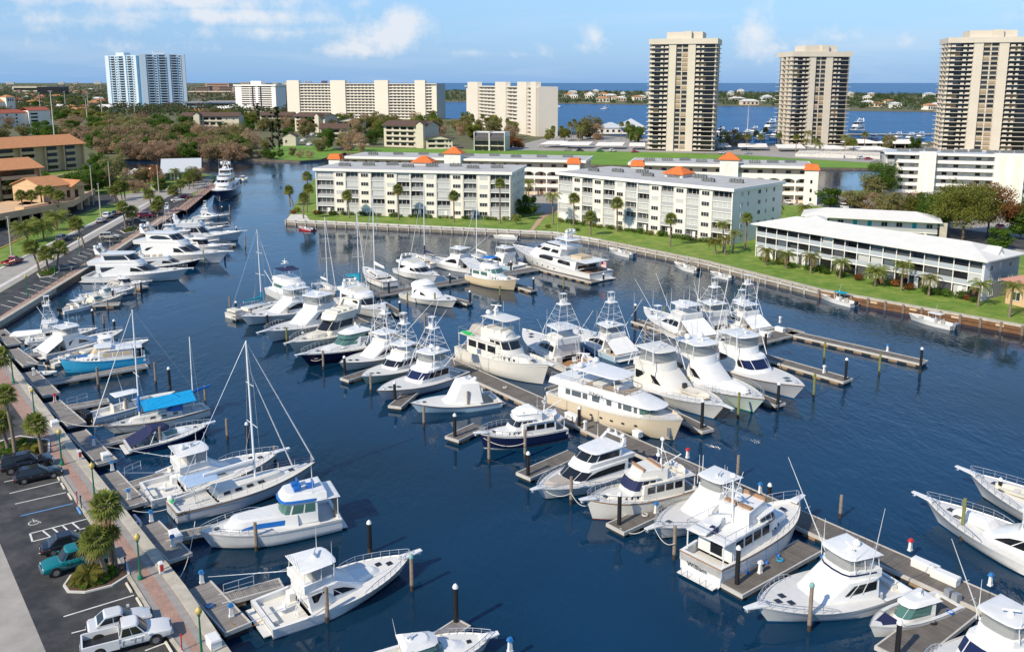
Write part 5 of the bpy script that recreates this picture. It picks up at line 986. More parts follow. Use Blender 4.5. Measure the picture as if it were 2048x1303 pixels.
    for sg in (1, -1):
        top = []
        for i in range(10):
            t = .02 + .96*i/9; x, y, z = b.P(t, 1); y = max(.1, y - .08); q = (x, sg*y, z + .62); mb.tube((x, sg*y, z - .05), q, .018, 3); top.append(q)
        mb.path(top, .014, 3); mb.path([(x, y, z - .3) for x, y, z in top], .012, 3)
    b.part('lifelines', mb, ST)
    b.hatches([(.82, 0)]); return b
def trawler(name, label, bow, stern, zb=2.0, zs=1.5, hull=WH, boot=BTR, glass=GL, rail=TEAK, house_m=WH, wcover=None, mast=True, tend=None, group='trawler yachts at their berths', Lmax=None, stripe=None, bimini=None, nw=4, fly=True, top=None, B=None, L=None, deck=DK):
    b = Boat(name, label, 'trawler', bow, stern, zb, zs, group, Lmax, L); L = b.L; k = L/12; B = B or 1.4 + .255*L
    b.hull(B, 1.75*k, 2.5*k, hull, boot, rail, p=2.6, s0=.5, tr=.86, rake=.08, flare=1.0, shp=2.2, cockpit=.16, sole=1.0*k, deck=deck, drop=.3*k, stripe=stripe, fine=.75)
    z0 = b.sheer(.4) - .3*k; w = B*.74
    sal = b.house('saloon', (b.X(.14), b.X(.56), w, w*.92, .25*k), (b.X(.14), b.X(.55), w*.96, w*.9, .25*k), z0 - .2*k, z0 + 1.75*k, house_m, .04)
    for q in range(nw): a = .06 + q*.90/nw; sal.panel('saloon_window', [(a, .50, .86), (a + .72/nw, .50, .86)], glass)
    mb = MB(); x = b.X(.14); mb.box(x - .04, x + .01, -.5*k, .4*k, z0, z0 + 1.6*k); b.part('aft_door', mb, GL, sal.o)
    trk = b.house('trunk_cabin', (b.X(.53), b.X(.86), w*.84, w*.55, 1.6*k), (b.X(.53), b.X(.80), w*.72, w*.45, 1.4*k), b.sheer(.6) - .55*k, b.sheer(.62) + .32*k, house_m, .07)
    for q in range(3): trk.panel('port_light', [(.2 + q*.28, .45, .72), (.3 + q*.28, .45, .72)], GL)
    ph = b.house('pilothouse', (b.X(.42), b.X(.66), w*.92, w*.80, .9*k), (b.X(.40), b.X(.585), w*.86, w*.76, .7*k), z0 + .7*k, z0 + 2.35*k, house_m, .05, lip=.14*k)
    ph.panel('pilothouse_window', [(.12, .42, .86), (.48, .42, .86)], glass); ph.panel('pilothouse_window', [(.56, .42, .86), (.92, .42, .86)], glass)
    if wcover: ph.panel('windscreen_cover', [(1.02, .32, .9), (6.98, .32, .9)], wcover, .05, both=False)
    else: ph.panes('windshield', 1.05, 6.95, 3, .42, .88, glass, .07)
    # boat deck
    b.slab('boat_deck', b.X(.03), b.X(.50), w*1.08, w*1.0, z0 + 1.78*k, .1*k, house_m, .3*k, .02)
    b.posts([((b.X(.04), sg*w*.5, b.sheer(.05)), (b.X(.04), sg*w*.5, z0 + 1.8*k)) for sg in (1, -1)], .05*k, house_m)
    zf = z0 + 2.38*k
    if fly:
        f = b.house('flybridge', (b.X(.30), b.X(.60), w*.84, w*.62, .9*k), (b.X(.30), b.X(.545), w*.84, w*.6, .8*k), zf - .5*k, zf + .75*k, house_m, .0)
        mb = MB(); mb.box(b.X(.33), b.X(.36), -w*.36, w*.36, zf + .5*k, zf + .95*k); mb.box(b.X(.50), b.X(.515), -w*.3, w*.3, zf + .7*k, zf + 1.05*k); b.part('helm_seat', mb, TEAK if rail is TEAK else CR, f.o)
    if bimini:
        b.slab('bimini', b.X(.30), b.X(.50), w*.86, w*.8, zf + 1.9*k, .06, bimini, .3*k, .18); b.posts([((b.X(t), sg*w*.42, zf + .5*k), (b.X(t), sg*w*.4, zf + 1.9*k)) for t in (.32, .48) for sg in (1, -1)], .025, ST)
    if mast:
        xm = b.X(.29); mb = MB(); mb.tube((xm, 0, z0 + 1.8*k), (xm - .2, 0, z0 + 5.6*k), .1*k, 7, .06*k); mb.tube((xm, 0, z0 + 2.6*k), (b.X(.08), 0, z0 + 3.6*k), .06*k, 5); mb.tube((xm - .2, 0, z0 + 5.5*k), (b.X(.08), 0, z0 + 3.6*k), .018, 3)
        for sg in (1, -1): mb.tube((xm - .15, 0, z0 + 5.2*k), (xm - .5*k, sg*w*.45, z0 + 1.9*k), .018, 3)
        mb.tube((xm - .1, -.7*k, z0 + 4.6*k), (xm - .1, .7*k, z0 + 4.6*k), .04*k, 4); b.part('mast_and_boom', mb, ALW); b.radar(xm + .25*k, 0, z0 + 4.0*k, 1.1*k, 1.0); b.dome(xm - .2, 0, z0 + 5.6*k, .22*k)
    if tend: b.dinghy(b.X(.14), w*.18, z0 + 1.95*k, 2.9*k, 1.2 if tend == 'cross' else .1, WH)
    mb = MB()
    for sg in (1, -1):
        pts = [(b.X(t), sg*w*.53, z0 + 2.55*k) for t in (.04, .14, .24, .30)]; mb.path(pts, .025, 4)
        for p in pts: mb.tube((p[0], p[1], z0 + 1.85*k), p, .02, 3)
    p0 = (b.X(.04), w*.53, z0 + 2.55*k); mb.tube(p0, (p0[0], -p0[1], p0[2]), .025, 4); b.part('boat_deck_rail', mb, ST)
    b.brail(.45, h=.75*k, n=8, m=ST); b.pulpit(.7*k); b.hatches([(.72, 0), (.82, 0)]); b.antenna(b.X(.36), w*.4, zf + .6*k, 2.8*k); b.w = w; b.z0 = z0; b.zf = zf; b.sal = sal; b.ph = ph; return b
def motoryacht(name, label, bow, stern, zb=2.4, zs=1.2, hull=WH, boot=BTK, glass=GL, house_m=WH, group='motor yachts in the berths', encl=True, Lmax=None, oval=False, fores=None, arch=True, B=None, ports=0, stripe=None, fbseat=CR, L=None, rail=None, top=True, open_fly=False):
    b = Boat(name, label, 'motor yacht', bow, stern, zb, zs, group, Lmax, L); L = b.L; k = L/18; B = B or 2.2 + .195*L
    b.hull(B, 1.35*k, 2.4*k, hull, boot, rail or house_m, p=2.3, s0=.42, rake=.13, flare=1.2, shp=1.6, cockpit=.15, sole=.9*k, stripe=stripe, fine=.6)
    z0 = b.sheer(.45) - .1; w = B*.84
    h = b.house('saloon', (b.X(.16), b.X(.78), w, w*.7, 2.4*k), (b.X(.13), b.X(.56), w*.86, w*.74, 1.4*k), z0 - .35*k, z0 + 1.9*k, house_m, .04, za=.0)
    if oval:
        h.panel('saloon_window', [(.08, .52, .55), (.16, .44, .72), (.3, .42, .80), (.42, .42, .80)], glass); h.panel('saloon_window', [(.46, .42, .80), (.8, .40, .80), (1.0, .38, .72)], glass)
    else:
        h.panel('saloon_window', [(.10, .42, .82), (.5, .42, .84), (.85, .42, .8), (1.15, .40, .55)], glass)
    h.panes('windshield', 1.3, 6.7, 3, .45, .88, glass, .04)
    mb = MB(); x = b.X(.155); mb.box(x - .06, x, -w*.32, w*.32, z0 - .2*k, z0 + 1.5*k); b.part('aft_door', mb, GL, h.o)
    fz = z0 + 1.92*k
    fl = b.house('flybridge', (b.X(.06), b.X(.58), w*.84, w*.66, 1.5*k), (b.X(.05), b.X(.54), w*.88, w*.66, 1.2*k), fz - .05, fz + .7*k, house_m, .0)
    if encl:
        e = b.house('sky_lounge', (b.X(.20), b.X(.54), w*.78, w*.6, 1.2*k), (b.X(.18), b.X(.45), w*.70, w*.56, .9*k), fz + .6*k, fz + 2.0*k, house_m, .04, lip=.1*k)
        if oval: e.panel('lounge_window', [(.12, .42, .45), (.25, .3, .72), (.5, .26, .8), (.8, .28, .72), (.98, .34, .45)], glass)
        else: e.panel('lounge_window', [(.10, .25, .85), (.95, .25, .86)], glass)
        e.panes('lounge_windshield', 1.05, 6.95, 3, .22, .86, glass, .05); zt = fz + 2.05*k
        b.slab('lounge_hardtop', b.X(.13), b.X(.48), w*.76, w*.64, zt, .12*k, house_m, .9*k)
        zt += .15*k
    else:
        zt = fz + .9*k
        for q in range(3): mb = MB(); mb.box(b.X(.2 + q*.09), b.X(.25 + q*.09), -w*.3, w*.3, fz + .6*k, fz + .95*k); b.part('bridge_seat', mb, fbseat, fl.o)
    if arch:
        mb = MB(); xa = b.X(.16)
        for sg in (1, -1): mb.hexa([(xa - .5*k, sg*w*.30, zt - .1), (xa + .4*k, sg*w*.30, zt - .1), (xa + .4*k, sg*w*.36, zt - .1), (xa - .5*k, sg*w*.36, zt - .1)][::sg], [(xa - .9*k, sg*w*.24, zt + .9*k), (xa - .5*k, sg*w*.24, zt + .9*k), (xa - .5*k, sg*w*.3, zt + .9*k), (xa - .9*k, sg*w*.3, zt + .9*k)][::sg])
        mb.box(xa - .95*k, xa - .45*k, -w*.3, w*.3, zt + .88*k, zt + 1.0*k); b.part('radar_arch', mb, house_m); b.radar(xa - .7*k, 0, zt + 1.0*k, 1.4*k, .8); b.dome(xa - .7*k, w*.22, zt + 1.0*k, .3*k); b.dome(xa - .7*k, -w*.22, zt + 1.0*k, .3*k)
    b.antenna(b.X(.2), w*.36, zt, 3*k); b.antenna(b.X(.2), -w*.36, zt, 3*k)
    b.brail(.5, h=.7*k, n=9); b.pulpit(.9*k); b.hatches([(.86, 0)])
    for q in range(ports):
        for sg in (1, -1):
            x, y, z = b.P(.45 + q*.09, .66); mb = MB(); mb.box(x - .3*k, x + .3*k, sg*y - .03, sg*y + .03, z - .1*k, z + .1*k); b.part('port_light', mb, GL, b.h)
    if fores: b.house('foredeck_cover', (b.X(.68), b.X(.90), w*.55, w*.4, 1.0*k), (b.X(.70), b.X(.87), w*.42, w*.3, .8*k), b.sheer(.74) - .1, b.sheer(.74) + .5*k, fores, .15)
    b.w = w; b.z0 = z0; b.fz = fz; b.zt = zt; return b
# ---------------------------------------------------------------- left quay, bottom to top
b = express('express_cruiser', 'white express cruiser cut off by the bottom edge, beside the lowest finger pier', (985, 1255), (738, 1330), 1.8, 1.0, glass=GG, top='hard', boot=BTK)
b = sportfish('sportfish', 'white sport fishing yacht with dark swoop windows, nearest of the left quay row', (822, 1095), (523, 1222), 2.2, 1.1, boot=BTK, rig=(.25, .95, .12), rigl=9, prail=True, pulp=True, win='swoop', cmat=OW, ant=2, chair=True)
b.house('trunk_hump', (b.X(.55), b.X(.82), b.w*.62, b.w*.4, 1.3), (b.X(.55), b.X(.74), b.w*.5, b.w*.3, 1.1), b.sheer(.6)-.2, b.sheer(.65)+.38, WH, .08)
# bridge-deck motor yacht with blue trim
b = Boat('motor_yacht', 'white cabin motor yacht with blue brow and blue bridge seats, stern towards open water', 'motor yacht', (398, 1055), (672, 1012), 2.2, 1.6, 'motor yachts in the berths'); k = b.L/13
b.hull(4.6, 1.5*k, 2.1*k, WH, BTK, OW, p=2.2, s0=.5, tr=.9, rake=.10, flare=1.1, shp=1.6, cockpit=.16, sole=1.2*k, fine=.7)
z0 = b.sheer(.5); w = 3.7
h = b.house('fore_cabin', (b.X(.32), b.X(.86), w, w*.66, 1.6*k), (b.X(.32), b.X(.78), w*.84, w*.56, 1.4*k), z0 - .2*k, z0 + 1.0*k, WH, .1)
h.panel('cabin_window', [(.25, .32, .72), (.75, .32, .72), (1.1, .34, .42)], BLF)
h2 = b.house('saloon', (b.X(.17), b.X(.46), w*.9, w*.8, .8*k), (b.X(.17), b.X(.40), w*.84, w*.74, .7*k), z0 - .1*k, z0 + 2.3*k, WH, .03)
h2.panel('saloon_window', [(.1, .5, .88), (.48, .5, .88)], GG); h2.panel('saloon_window', [(.54, .5, .88), (.95, .5, .88)], GG); h2.panes('windshield', 1.1, 6.9, 4, .5, .88, GG, .06)
f = b.house('flybridge', (b.X(.10), b.X(.44), w*.94, w*.8, .9*k), (b.X(.10), b.X(.40), w*.90, w*.66, .8*k), z0 + 2.32*k, z0 + 3.1*k, WH, .0)
f.panel('blue_brow', [(.3, .0, .30), (7.7, .0, .30)], BLF, .05, both=False)
b.slab('aft_deck_roof', b.X(.0), b.X(.2), w*.96, w*.94, z0 + 2.2*k, .12, WH, .2)
b.posts([((b.X(.02), sg*w*.45, b.sheer(0)), (b.X(.02), sg*w*.45, z0 + 2.2*k)) for sg in (1, -1)], .05, WH)
for q, yy in ((.30, .5), (.30, -.5), (.2, .3)): mb = MB(); x = b.X(q); mb.box(x - .3, x + .3, yy - .35, yy + .35, z0 + 3.0*k, z0 + 3.5*k); mb.box(x - .35, x - .2, yy - .35, yy + .35, z0 + 3.5*k, z0 + 3.9*k); b.part('bridge_seat', mb, BLF, f.o)
mb = MB(); mb.ball((b.X(.08), -w*.3, z0 + 1.0), .22); b.part('life_ring', mb, RED)
b.brail(.5, h=.6, n=8); b.hatches([(.88, 0)]); b.antenna(b.X(.2), w*.4, z0 + 3, 2.6); b.antenna(b.X(.15), -w*.4, z0 + 3, 2.6)
# sloop
b = sailboat('sailing_sloop', 'large sloop with tall mast, twin furled headsails and pale blue bimini', (630, 925), (343, 1012), 1.6, 1.3, hull=GRH, boot=BTK, mast=15.2, mastt=.56, bimini=SBC, furl2=True, deck=OW, windows=4, cover=None, B=4.3)
lettering('Sorinka', BLK, .62, b.root, (b.X(.045), -b.P(.05, .82)[1] - .09, .98), (R(83), 0, R(4)))
mb = MB(); mb.ball((b.X(.02), 1.1, 1.6), .35); b.part('horseshoe_buoy', mb, WH); mb = MB(); mb.ball((b.X(.02), .6, 1.5), .22); b.part('rescue_buoy', mb, GRN)
b = sportfish('sportfish', 'white sport fishing yacht with open cockpit, between the sloop and the navy cruiser', (560, 893), (290, 978), 2.2, 1.1, boot=BTK, rig=(.2, .9, .35), rigl=9, pulp=True, win='swoop', domes=1)
cc('center_console', 'small white open boat with grey outboard tucked behind the second sport fishing yacht', (395, 905), (318, 938), 1.3, .9, ttop=False, engines=1, em=mat('grey_outboard', (.25, .27, .3), .4))
express('express_cruiser', 'navy-hulled express cruiser with navy cockpit canvas, stern to the quay', (422, 838), (252, 885), 1.7, 1.0, hull=NV, boot=BTK, glass=GG, canvas=NVC)
b = sailboat('sailing_ketch', 'white two-masted ketch with bright blue sail covers, bow to the quay', (206, 848), (412, 805), 1.6, 1.4, hull=OW, boot=BTK, mast=14.0, mastt=.66, mizzen=9.4, cover=CB, dodger=BLF, sprit=1.2, B=3.6, windows=3)
mb = MB(); x0, x1 = b.X(.14), b.X(.65); z = b.sheer(.5) + 1.5
mb.loft([[(x, -1.5, z), (x, 0, z + 1.0), (x, 1.5, z)] for x in (x1, lerp(x0, x1, .5), x0)], caps=False, closed=False); mb.loft([[(x, 1.5, z - .03), (x, 0, z + .97), (x, -1.5, z - .03)] for x in (x1, lerp(x0, x1, .5), x0)], caps=False, closed=False); b.part('awning', mb, CYC)
mb = MB(); mb.tube((b.X(1) - .8, 0, b.sheer(1) + .05), (b.X(1) + 1.4, 0, b.sheer(1) + .4), .07); b.part('bowsprit', mb, TEAK)
cc('center_console', 'white open fishing boat with navy bottom band, white T-top and twin black outboards', (350, 779), (180, 828), 1.6, 1.0, boot=NV, engines=3)
b = trawler('trawler', 'bright blue trawler with white wheelhouse, bow to the quay', (118, 722), (290, 708), 1.8, 1.4, hull=SB, boot=None, rail=SB, mast=False, fly=False, nw=3, glass=BUF, B=3.9)
mb = MB(); mb.tube((b.X(.36), 0, b.z0 + 1.8), (b.X(.36), 0, b.z0 + 4.2), .06); b.part('signal_mast', mb, WH)
mb = MB(); mb.box(b.X(.68), b.X(.79), -.5, .5, b.sheer(.7) + .3, b.sheer(.7) + .46); b.part('hatch_cover', mb, BLF)
mb = MB(); mb.box(b.X(.5), b.X(.56), -b.w*.5, -b.w*.46, b.z0 + .1, b.z0 + 1.7); b.part('wheelhouse_door', mb, mat('varnished_door', (.35, .12, .03), .4))
sportfish('sportfish', 'white sport fisher with long sloped white cockpit canvas, beyond the bright blue trawler', (247, 655), (78, 702), 1.9, 1.0, boot=BTK, awning=CV, win='arch', rig=None, top='hard', Lmax=13.5)
cc('center_console', 'cream open boat with curved seat moored just above the bright blue trawler', (188, 690), (92, 726), 1.3, .8, hull=CR, ttop=False, engines=1, Lmax=8)
sportfish('sportfish', 'white sport cruiser with dark bow rail whose bow shows past the blue trawler', (297, 670), (170, 700), 1.9, 1.0, boot=BTK, top='bimini', win='band', Lmax=12)
sportfish('tower_boat', 'white fishing boat with tall tuna tower near the corner of the quay', (195, 648), (105, 668), 1.9, 1.0, boot=BTK, tower=4.5, rig=(.9, .5, .8), rigl=8, top='hard', encl=False, win='band', L=10.5)
express('express_cruiser', 'cream express cruiser with open cockpit, nearest of the row on the upper quay', (248, 583), (140, 608), 1.7, 1.0, hull=CR, house_m=CR, deck=CR, glass=GG, arch=False)
b = express('express_cruiser', 'white express cruiser with green windshield and fishing tower beside the cream one', (274, 570), (160, 590), 1.7, 1.0, glass=GG, arch=False); b.tower(b.X(.35), b.zw, 2.2, 2.4, 3.2)
motoryacht('motor_yacht', 'white motor yacht with enclosed sky lounge and dark square windows on the upper quay', (378, 538), (176, 550), 2.4, 1.2)
motoryacht('motor_yacht', 'black-hulled white motor yacht with brown bridge seats between two larger white yachts', (402, 514), (265, 530), 2.2, 1.3, hull=BK, encl=False, fbseat=BUF, rail=WH)
motoryacht('motor_yacht', 'large sleek white motor yacht with oval windows on the upper quay', (458, 505), (272, 508), 2.6, 1.3, oval=True)
express('express_cruiser', 'white express cruiser with rounded dark windscreen beyond the oval-window yacht', (463, 487), (355, 492), 2, 1, top='hard', Lmax=14)
express('express_cruiser', 'long white sport cruiser with teak pulpit, its bow farthest out on the upper quay', (487, 463), (320, 478), 2.4, 1.2, fly=True, Lmax=20)
express('express_cruiser', 'white open sport cruiser with low dark windshield beyond the long one', (452, 448), (350, 462), 2.2, 1.1, arch=True, Lmax=16, hull=WH)
b = sportfish('sportfish', 'white tower boat with tall tuna tower nearest the quay on the upper row', (400, 458), (310, 468), 2.2, 1.1, tower=6.5, top='hard', encl=False, Lmax=14, win='band')
cc('center_console', 'small cream open boat near the far end of the upper quay', (410, 433), (365, 439), 1.5, 1.0, hull=CR, ttop=False, engines=1, Lmax=7)
sportfish('sportfish', 'white sport fisher with blue-topped tower, last boat before the navy superyacht', (460, 424), (390, 430), 2, 1, top='bimini', tower=2.2, win='arch', Lmax=12)
cc('center_console', 'low white boat with covered white seats on the pier at the quay bend', (118, 656), (22, 668), 1.2, .9, ttop=False, engines=1, L=8, cover=CV)
S_ = sportfish('sportfish', 'white sport fisher half hidden between the oval-window yacht and the long cruiser', (440, 474), (335, 484), 2.2, 1.1, top='hard', win='band', Lmax=15)
express('express_cruiser', 'small white runabout with grey canvas near the far boardwalk', (425, 441), (372, 448), 1.6, 1, Lmax=10, canvas=TAU)
cc('center_console', 'white open boat with T-top between the two cruisers at the lower upper quay', (205, 596), (150, 612), 1.4, .9, L=8)
express('express_cruiser', 'white cruiser with grey hardtop beside the square-windowed motor yacht', (300, 556), (212, 566), 1.7, 1, Lmax=12, top='hard')
def superyacht(name, label, bow, stern, zb, zs, hull, boot, L=None, wide=True, stripe=None, cat='superyacht'):
    b = Boat(name, label, cat, bow, stern, zb, zs, None, None, L); L = b.L; k = L/32; B = 2.4 + .155*L
    b.hull(B, 2.0*k, 3.9*k, hull, boot, WH, p=2.4, s0=.45, rake=.12, flare=1.2, shp=1.7, cockpit=.13, sole=1.5*k, fine=.6, stripe=stripe, cm=TEAK)
    z0 = b.sheer(.4); w = B*.92
    h = b.house('main_deck_house', (b.X(.15), b.X(.80), w, w*.66, 4.2*k), (b.X(.14), b.X(.70), w*.94, w*.66, 3.0*k), z0 - .6*k, z0 + 1.75*k, WH, .04)
    h.panel('main_deck_window', [(.12, .42, .46), (.15, .40, .80), (.40, .40, .82), (.43, .5, .72)], GL); h.panel('main_deck_window', [(.55, .5, .72), (.58, .42, .84), (.86, .44, .84), (.9, .55, .72)], GL)
    mb = MB(); mb.box(b.X(.145), b.X(.15), -w*.38, w*.38, z0 - .4*k, z0 + 1.4*k); b.part('aft_saloon_door', mb, GL, h.o)
    b.slab('boat_deck', b.X(.04), b.X(.55), w*.98, w*.92, z0 + 1.78*k, .16*k, WH, 1.2*k, .02)
    u0 = z0 + 1.9*k
    u = b.house('pilothouse_deck', (b.X(.34), b.X(.73), w*.78, w*.56, 3.2*k), (b.X(.33), b.X(.60), w*.70, w*.54, 2.0*k), u0 - .1*k, u0 + 1.9*k, WH, .05, lip=.15*k)
    u.panel('upper_window', [(.12, .38, .80), (.45, .38, .80)], GL); u.panel('upper_window', [(.55, .38, .80), (.95, .38, .80)], GL); u.panes('windshield', 1.1, 6.9, 5, .48, .82, GL, .08)
    f = b.house('flybridge', (b.X(.28), b.X(.58), w*.66, w*.46, 1.4*k), (b.X(.28), b.X(.55), w*.66, w*.44, 1.2*k), u0 + 2.0*k, u0 + 2.7*k, WH, .02)
    f.panes('wind_deflector', .3, 7.7, 5, .45, 1.0, GL, .05)
    b.slab('hardtop', b.X(.27), b.X(.46), w*.6, w*.5, u0 + 4.1*k, .14*k, WH, 1.0*k)
    b.posts([((b.X(.29), sg*w*.3, u0 + 2.6*k), (b.X(.30), sg*w*.27, u0 + 4.1*k)) for sg in (1, -1)] + [((b.X(.44), sg*w*.24, u0 + 2.6*k), (b.X(.42), sg*w*.22, u0 + 4.1*k)) for sg in (1, -1)], .12*k, WH, 'mast_arch')
    mb = MB(); xm = b.X(.34)
    for sg in (1, -1): mb.tube((xm, sg*.9*k, u0 + 4.2*k), (xm - .5*k, sg*.25*k, u0 + 6.4*k), .12*k, 6)
    mb.box(xm - .9*k, xm, -1.3*k, 1.3*k, u0 + 5.7*k, u0 + 5.85*k); b.part('radar_mast', mb, WH); b.radar(xm - .4*k, 0, u0 + 6.4*k, 1.8*k, 1.3)
    for y in (-1.0, 1.0): b.dome(xm - .4*k, y*k, u0 + 5.85*k, .42*k)
    b.dome(b.X(.37), 0, u0 + 4.25*k, .5*k)
    mb = MB()
    for sg in (1, -1):
        pts = [(b.X(t), sg*w*.47, u0 + .95*k) for t in (.05, .12, .2, .28, .34)]; mb.path(pts, .03, 4)
        for p in pts: mb.tube((p[0], p[1], u0), p, .025, 3)
    p0 = (b.X(.05), w*.47, u0 + .95*k); mb.tube(p0, (p0[0], -p0[1], p0[2]), .03, 4); b.part('boat_deck_rail', mb, ST)
    b.brail(.62, h=.95*k, n=10); b.hatches([(.88, 0), (.82, 0)], DK)
    for q in range(5):
        for sg in (1, -1):
            x, y, z = b.P(.38 + q*.07, .62); mb = MB(); mb.tube((x, sg*(y - .1), z), (x, sg*(y + .03), z), .22*k, 10); b.part('port_hole', mb, GL, b.h)
    b.antenna(b.X(.4), w*.25, u0 + 4.2*k, 4*k); b.antenna(b.X(.4), -w*.25, u0 + 4.2*k, 4*k); b.w = w; b.u0 = u0; return b
superyacht('superyacht', 'navy-hulled superyacht with white decks moored at the far end of the boardwalk', (437, 384), (482, 345), 4, 2.5, NV, WH, L=40)
cc('tender_boat', 'small white sport boat with pale blue hull moored beyond the navy superyacht', (494, 352), (474, 361), 1.6, 1, hull=WH, boot=LB, L=9)
b = superyacht('superyacht', 'white superyacht with rounded dark windows and stern flag along the upper cross pier', (1025, 490), (1203, 545), 3.2, 1.6, WH, BTK)
mb = MB(); mb.box(b.X(.16), b.X(.27), -b.w*.25, b.w*.2, b.u0, b.u0 + .7); b.part('sun_lounge', mb, BUF)
mb = MB(); mb.tube((b.X(.035), 0, 2.0), (b.X(.0), 0, 4.6), .04); fs = b.part('flag_staff', mb, TEAK)
FLAG = brickmat('flag_stripes', (.6, .05, .06), (.75, .72, .7), (.75, .72, .7), 9, .12, .001, .8, rotx=math.pi/2, var=.02, bump=0)
mb = MB(); mb.box(b.X(-.045), b.X(.002), -.02, .02, 3.2, 4.5); b.part('stern_flag', mb, FLAG, fs)
mb = MB(); mb.box(b.X(-.017), b.X(.0015), -.03, .03, 3.85, 4.48); b.part('flag_canton', mb, NVC, fs)
# ---------------------------------------------------------------- main dock, west side
b = sailboat('sailing_catamaran', 'cream sailing boat with teal sail cover and slim mast, top of main dock', (560, 597), (478, 622), 1.6, 1.0, hull=OW, boot=None, mast=14.5, mastt=.62, cover=TEAL, B=4.2, rail=OW, windows=3, L=11)
mb = MB(); mb.box(b.X(.02), b.X(.16), -1.2, 1.2, 1.2, 1.55); b.part('cockpit_seat', mb, CR)
# power catamaran
b = Boat('power_catamaran', 'white power catamaran with navy bimini and twin bows at the top of the main dock', 'catamaran', (622, 592), (548, 566), 2.0, 1.2, None, 15); L = b.L; b.B = 5.6
def cathull(sg):
    mb = MB(); rr = []
    for i in range(13):
        t = i/12; hw = 1.0*(1 - max(0, (t - .5)/.5)**2.4) + .02; z = 1.5 + .5*t; x = -L/2 + t*L
        rr.append([(x, sg*2.1 + hw, z), (x, sg*2.1 + hw*.8, 0), (x - .3*t, sg*2.1, -.5), (x, sg*2.1 - hw*.8, 0), (x, sg*2.1 - hw, z)])
    mb.loft(rr[::-1]); return b.part('hull', mb, WH)
cathull(1); cathull(-1); b.X = lambda t: -L/2 + t*L
mb = MB(); mb.box(b.X(.03), b.X(.84), -2.4, 2.4, 1.1, 1.7); b.part('bridge_deck', mb, WH)
h = b.house('saloon', (b.X(.15), b.X(.72), 4.9, 4.2, 2), (b.X(.15), b.X(.60), 4.4, 3.8, 1.4), 1.5, 3.4, WH, .05); h.panel('saloon_window', [(.1, .45, .8), (.9, .45, .8)], GG); h.panes('windshield', 1.1, 6.9, 4, .45, .82, GG, .06)
h = b.house('flybridge', (b.X(.1), b.X(.52), 4.2, 3.4, 1.2), (b.X(.1), b.X(.48), 4.1, 3.2, 1.1), 3.42, 4.3, WH, .02)
b.slab('bimini', b.X(.12), b.X(.42), 3.8, 3.4, 6.0, .08, NVC, .5, .2); b.posts([((b.X(t), sg*1.9, 4.2), (b.X(t), sg*1.7, 6.0)) for t in (.14, .4) for sg in (1, -1)], .03, ST)
mb = MB(); mb.tube((b.X(.2), 0, 4.3), (b.X(.2), 0, 8.2), .08); mb.box(b.X(.2) - .3, b.X(.2) + .3, -.7, .7, 7.0, 7.1); b.part('signal_mast', mb, WH); b.radar(b.X(.2), 0, 7.1, 1.2)
for sg in (1, -1): mb = MB(); mb.tube((b.X(.05), sg*1.6, 1.9), (b.X(-.1), sg*2.4, 5.0), .06); b.part('davit', mb, ALW)
S = sportfish
S('sportfish', 'white sport fisher without bow rail, uppermost of those pointing left at the main dock', (480, 630), (640, 607), 2.2, 1.1, boot=BTK, top='hard', prail=False, win='arch', domes=1, Lmax=17)
S('sportfish', 'white sport fisher with blue bottom and long bow rail, pointing left', (527, 662), (700, 620), 2.3, 1.1, boot=BTB, pulp=True, top='hard', win='band', rig=(.25, .8, .5), rigl=8, Lmax=19)
express('flybridge_cruiser', 'cream flybridge cruiser with dark wraparound windshield in the west row', (577, 690), (735, 643), 1.9, 1.2, hull=CR, house_m=CR, deck=CR, fly=True, boot=BTK, Lmax=17.5)
express('express_cruiser', 'white express yacht with dark aubergine hull and green wraparound glass', (600, 712), (770, 675), 1.9, 1.1, hull=PUR, boot=BTK, glass=GG, top='hard', rail=CR, Lmax=16.5, canvas=None)
S('sportfish', 'small grey-white tower sport fisher with open helm, beside the aubergine express yacht', (678, 722), (810, 690), 1.9, 1.0, boot=BTK, rail=TEAK, front='mask', top='hard', encl=False, tower=3.6, rig=(.5, .5, .9), rigl=11, prail=False, hull=OW)
b = S('sportfish', 'pale yellow-green hulled sport fisher with split windshield and tower', (722, 747), (845, 712), 2.0, 1.0, hull=YG, boot=BTG, front='glass', top='hard', encl=False, tower=3.8, rig=(.5, .3, 1.0), rigl=11, prail=False, win='band')
b = S('sportfish', 'grey-hulled sport fisher with navy wraparound windshield, tower and radar platform', (753, 778), (912, 735), 2.1, 1.0, hull=GRH, boot=BTB, front='glass', fglass=NV, top='hard', encl=True, tower=3.6, rig=(.35, .9, 1.0), rigl=13, prail=False, win='long', rail=TEAK, domes=2)
b = S('sportfish', 'pale blue-hulled sport fisher wrapped in white canvas', (820, 798), (993, 788), 1.9, 1.0, hull=LB, boot=None, front='mask', top=None, prail=False, win=None, rail=TEAK, cmat=BUF, hat=1, ant=0, chair=False)
c = b.house('canvas_enclosure', (b.X(.22), b.X(.60), b.w*.98, b.w*.8, 1.2), (b.X(.26), b.X(.48), b.w*.84, b.w*.7, .9), b.sheer(.3) + .1, b.fz + 1.5, CV, .12); b.radar(b.X(.35), 0, b.fz + 1.65, 1.2); b.dome(b.X(.28), .8, b.fz + 1.6, .3)
b = trawler('trawler', 'navy-hulled trawler with white house, white bridge cover and a tender on its boat deck', (957, 862), (1122, 845), 2.2, 1.5, hull=NV, boot=WH, rail=WH, stripe=None, tend='cross', nw=3, mast=False)
b.house('bridge_cover', (b.X(.30), b.X(.60), b.w*.86, b.w*.64, .9), (b.X(.36), b.X(.52), b.w*.6, b.w*.45, .6), b.zf + .6, b.zf + 1.1, CV, .1)
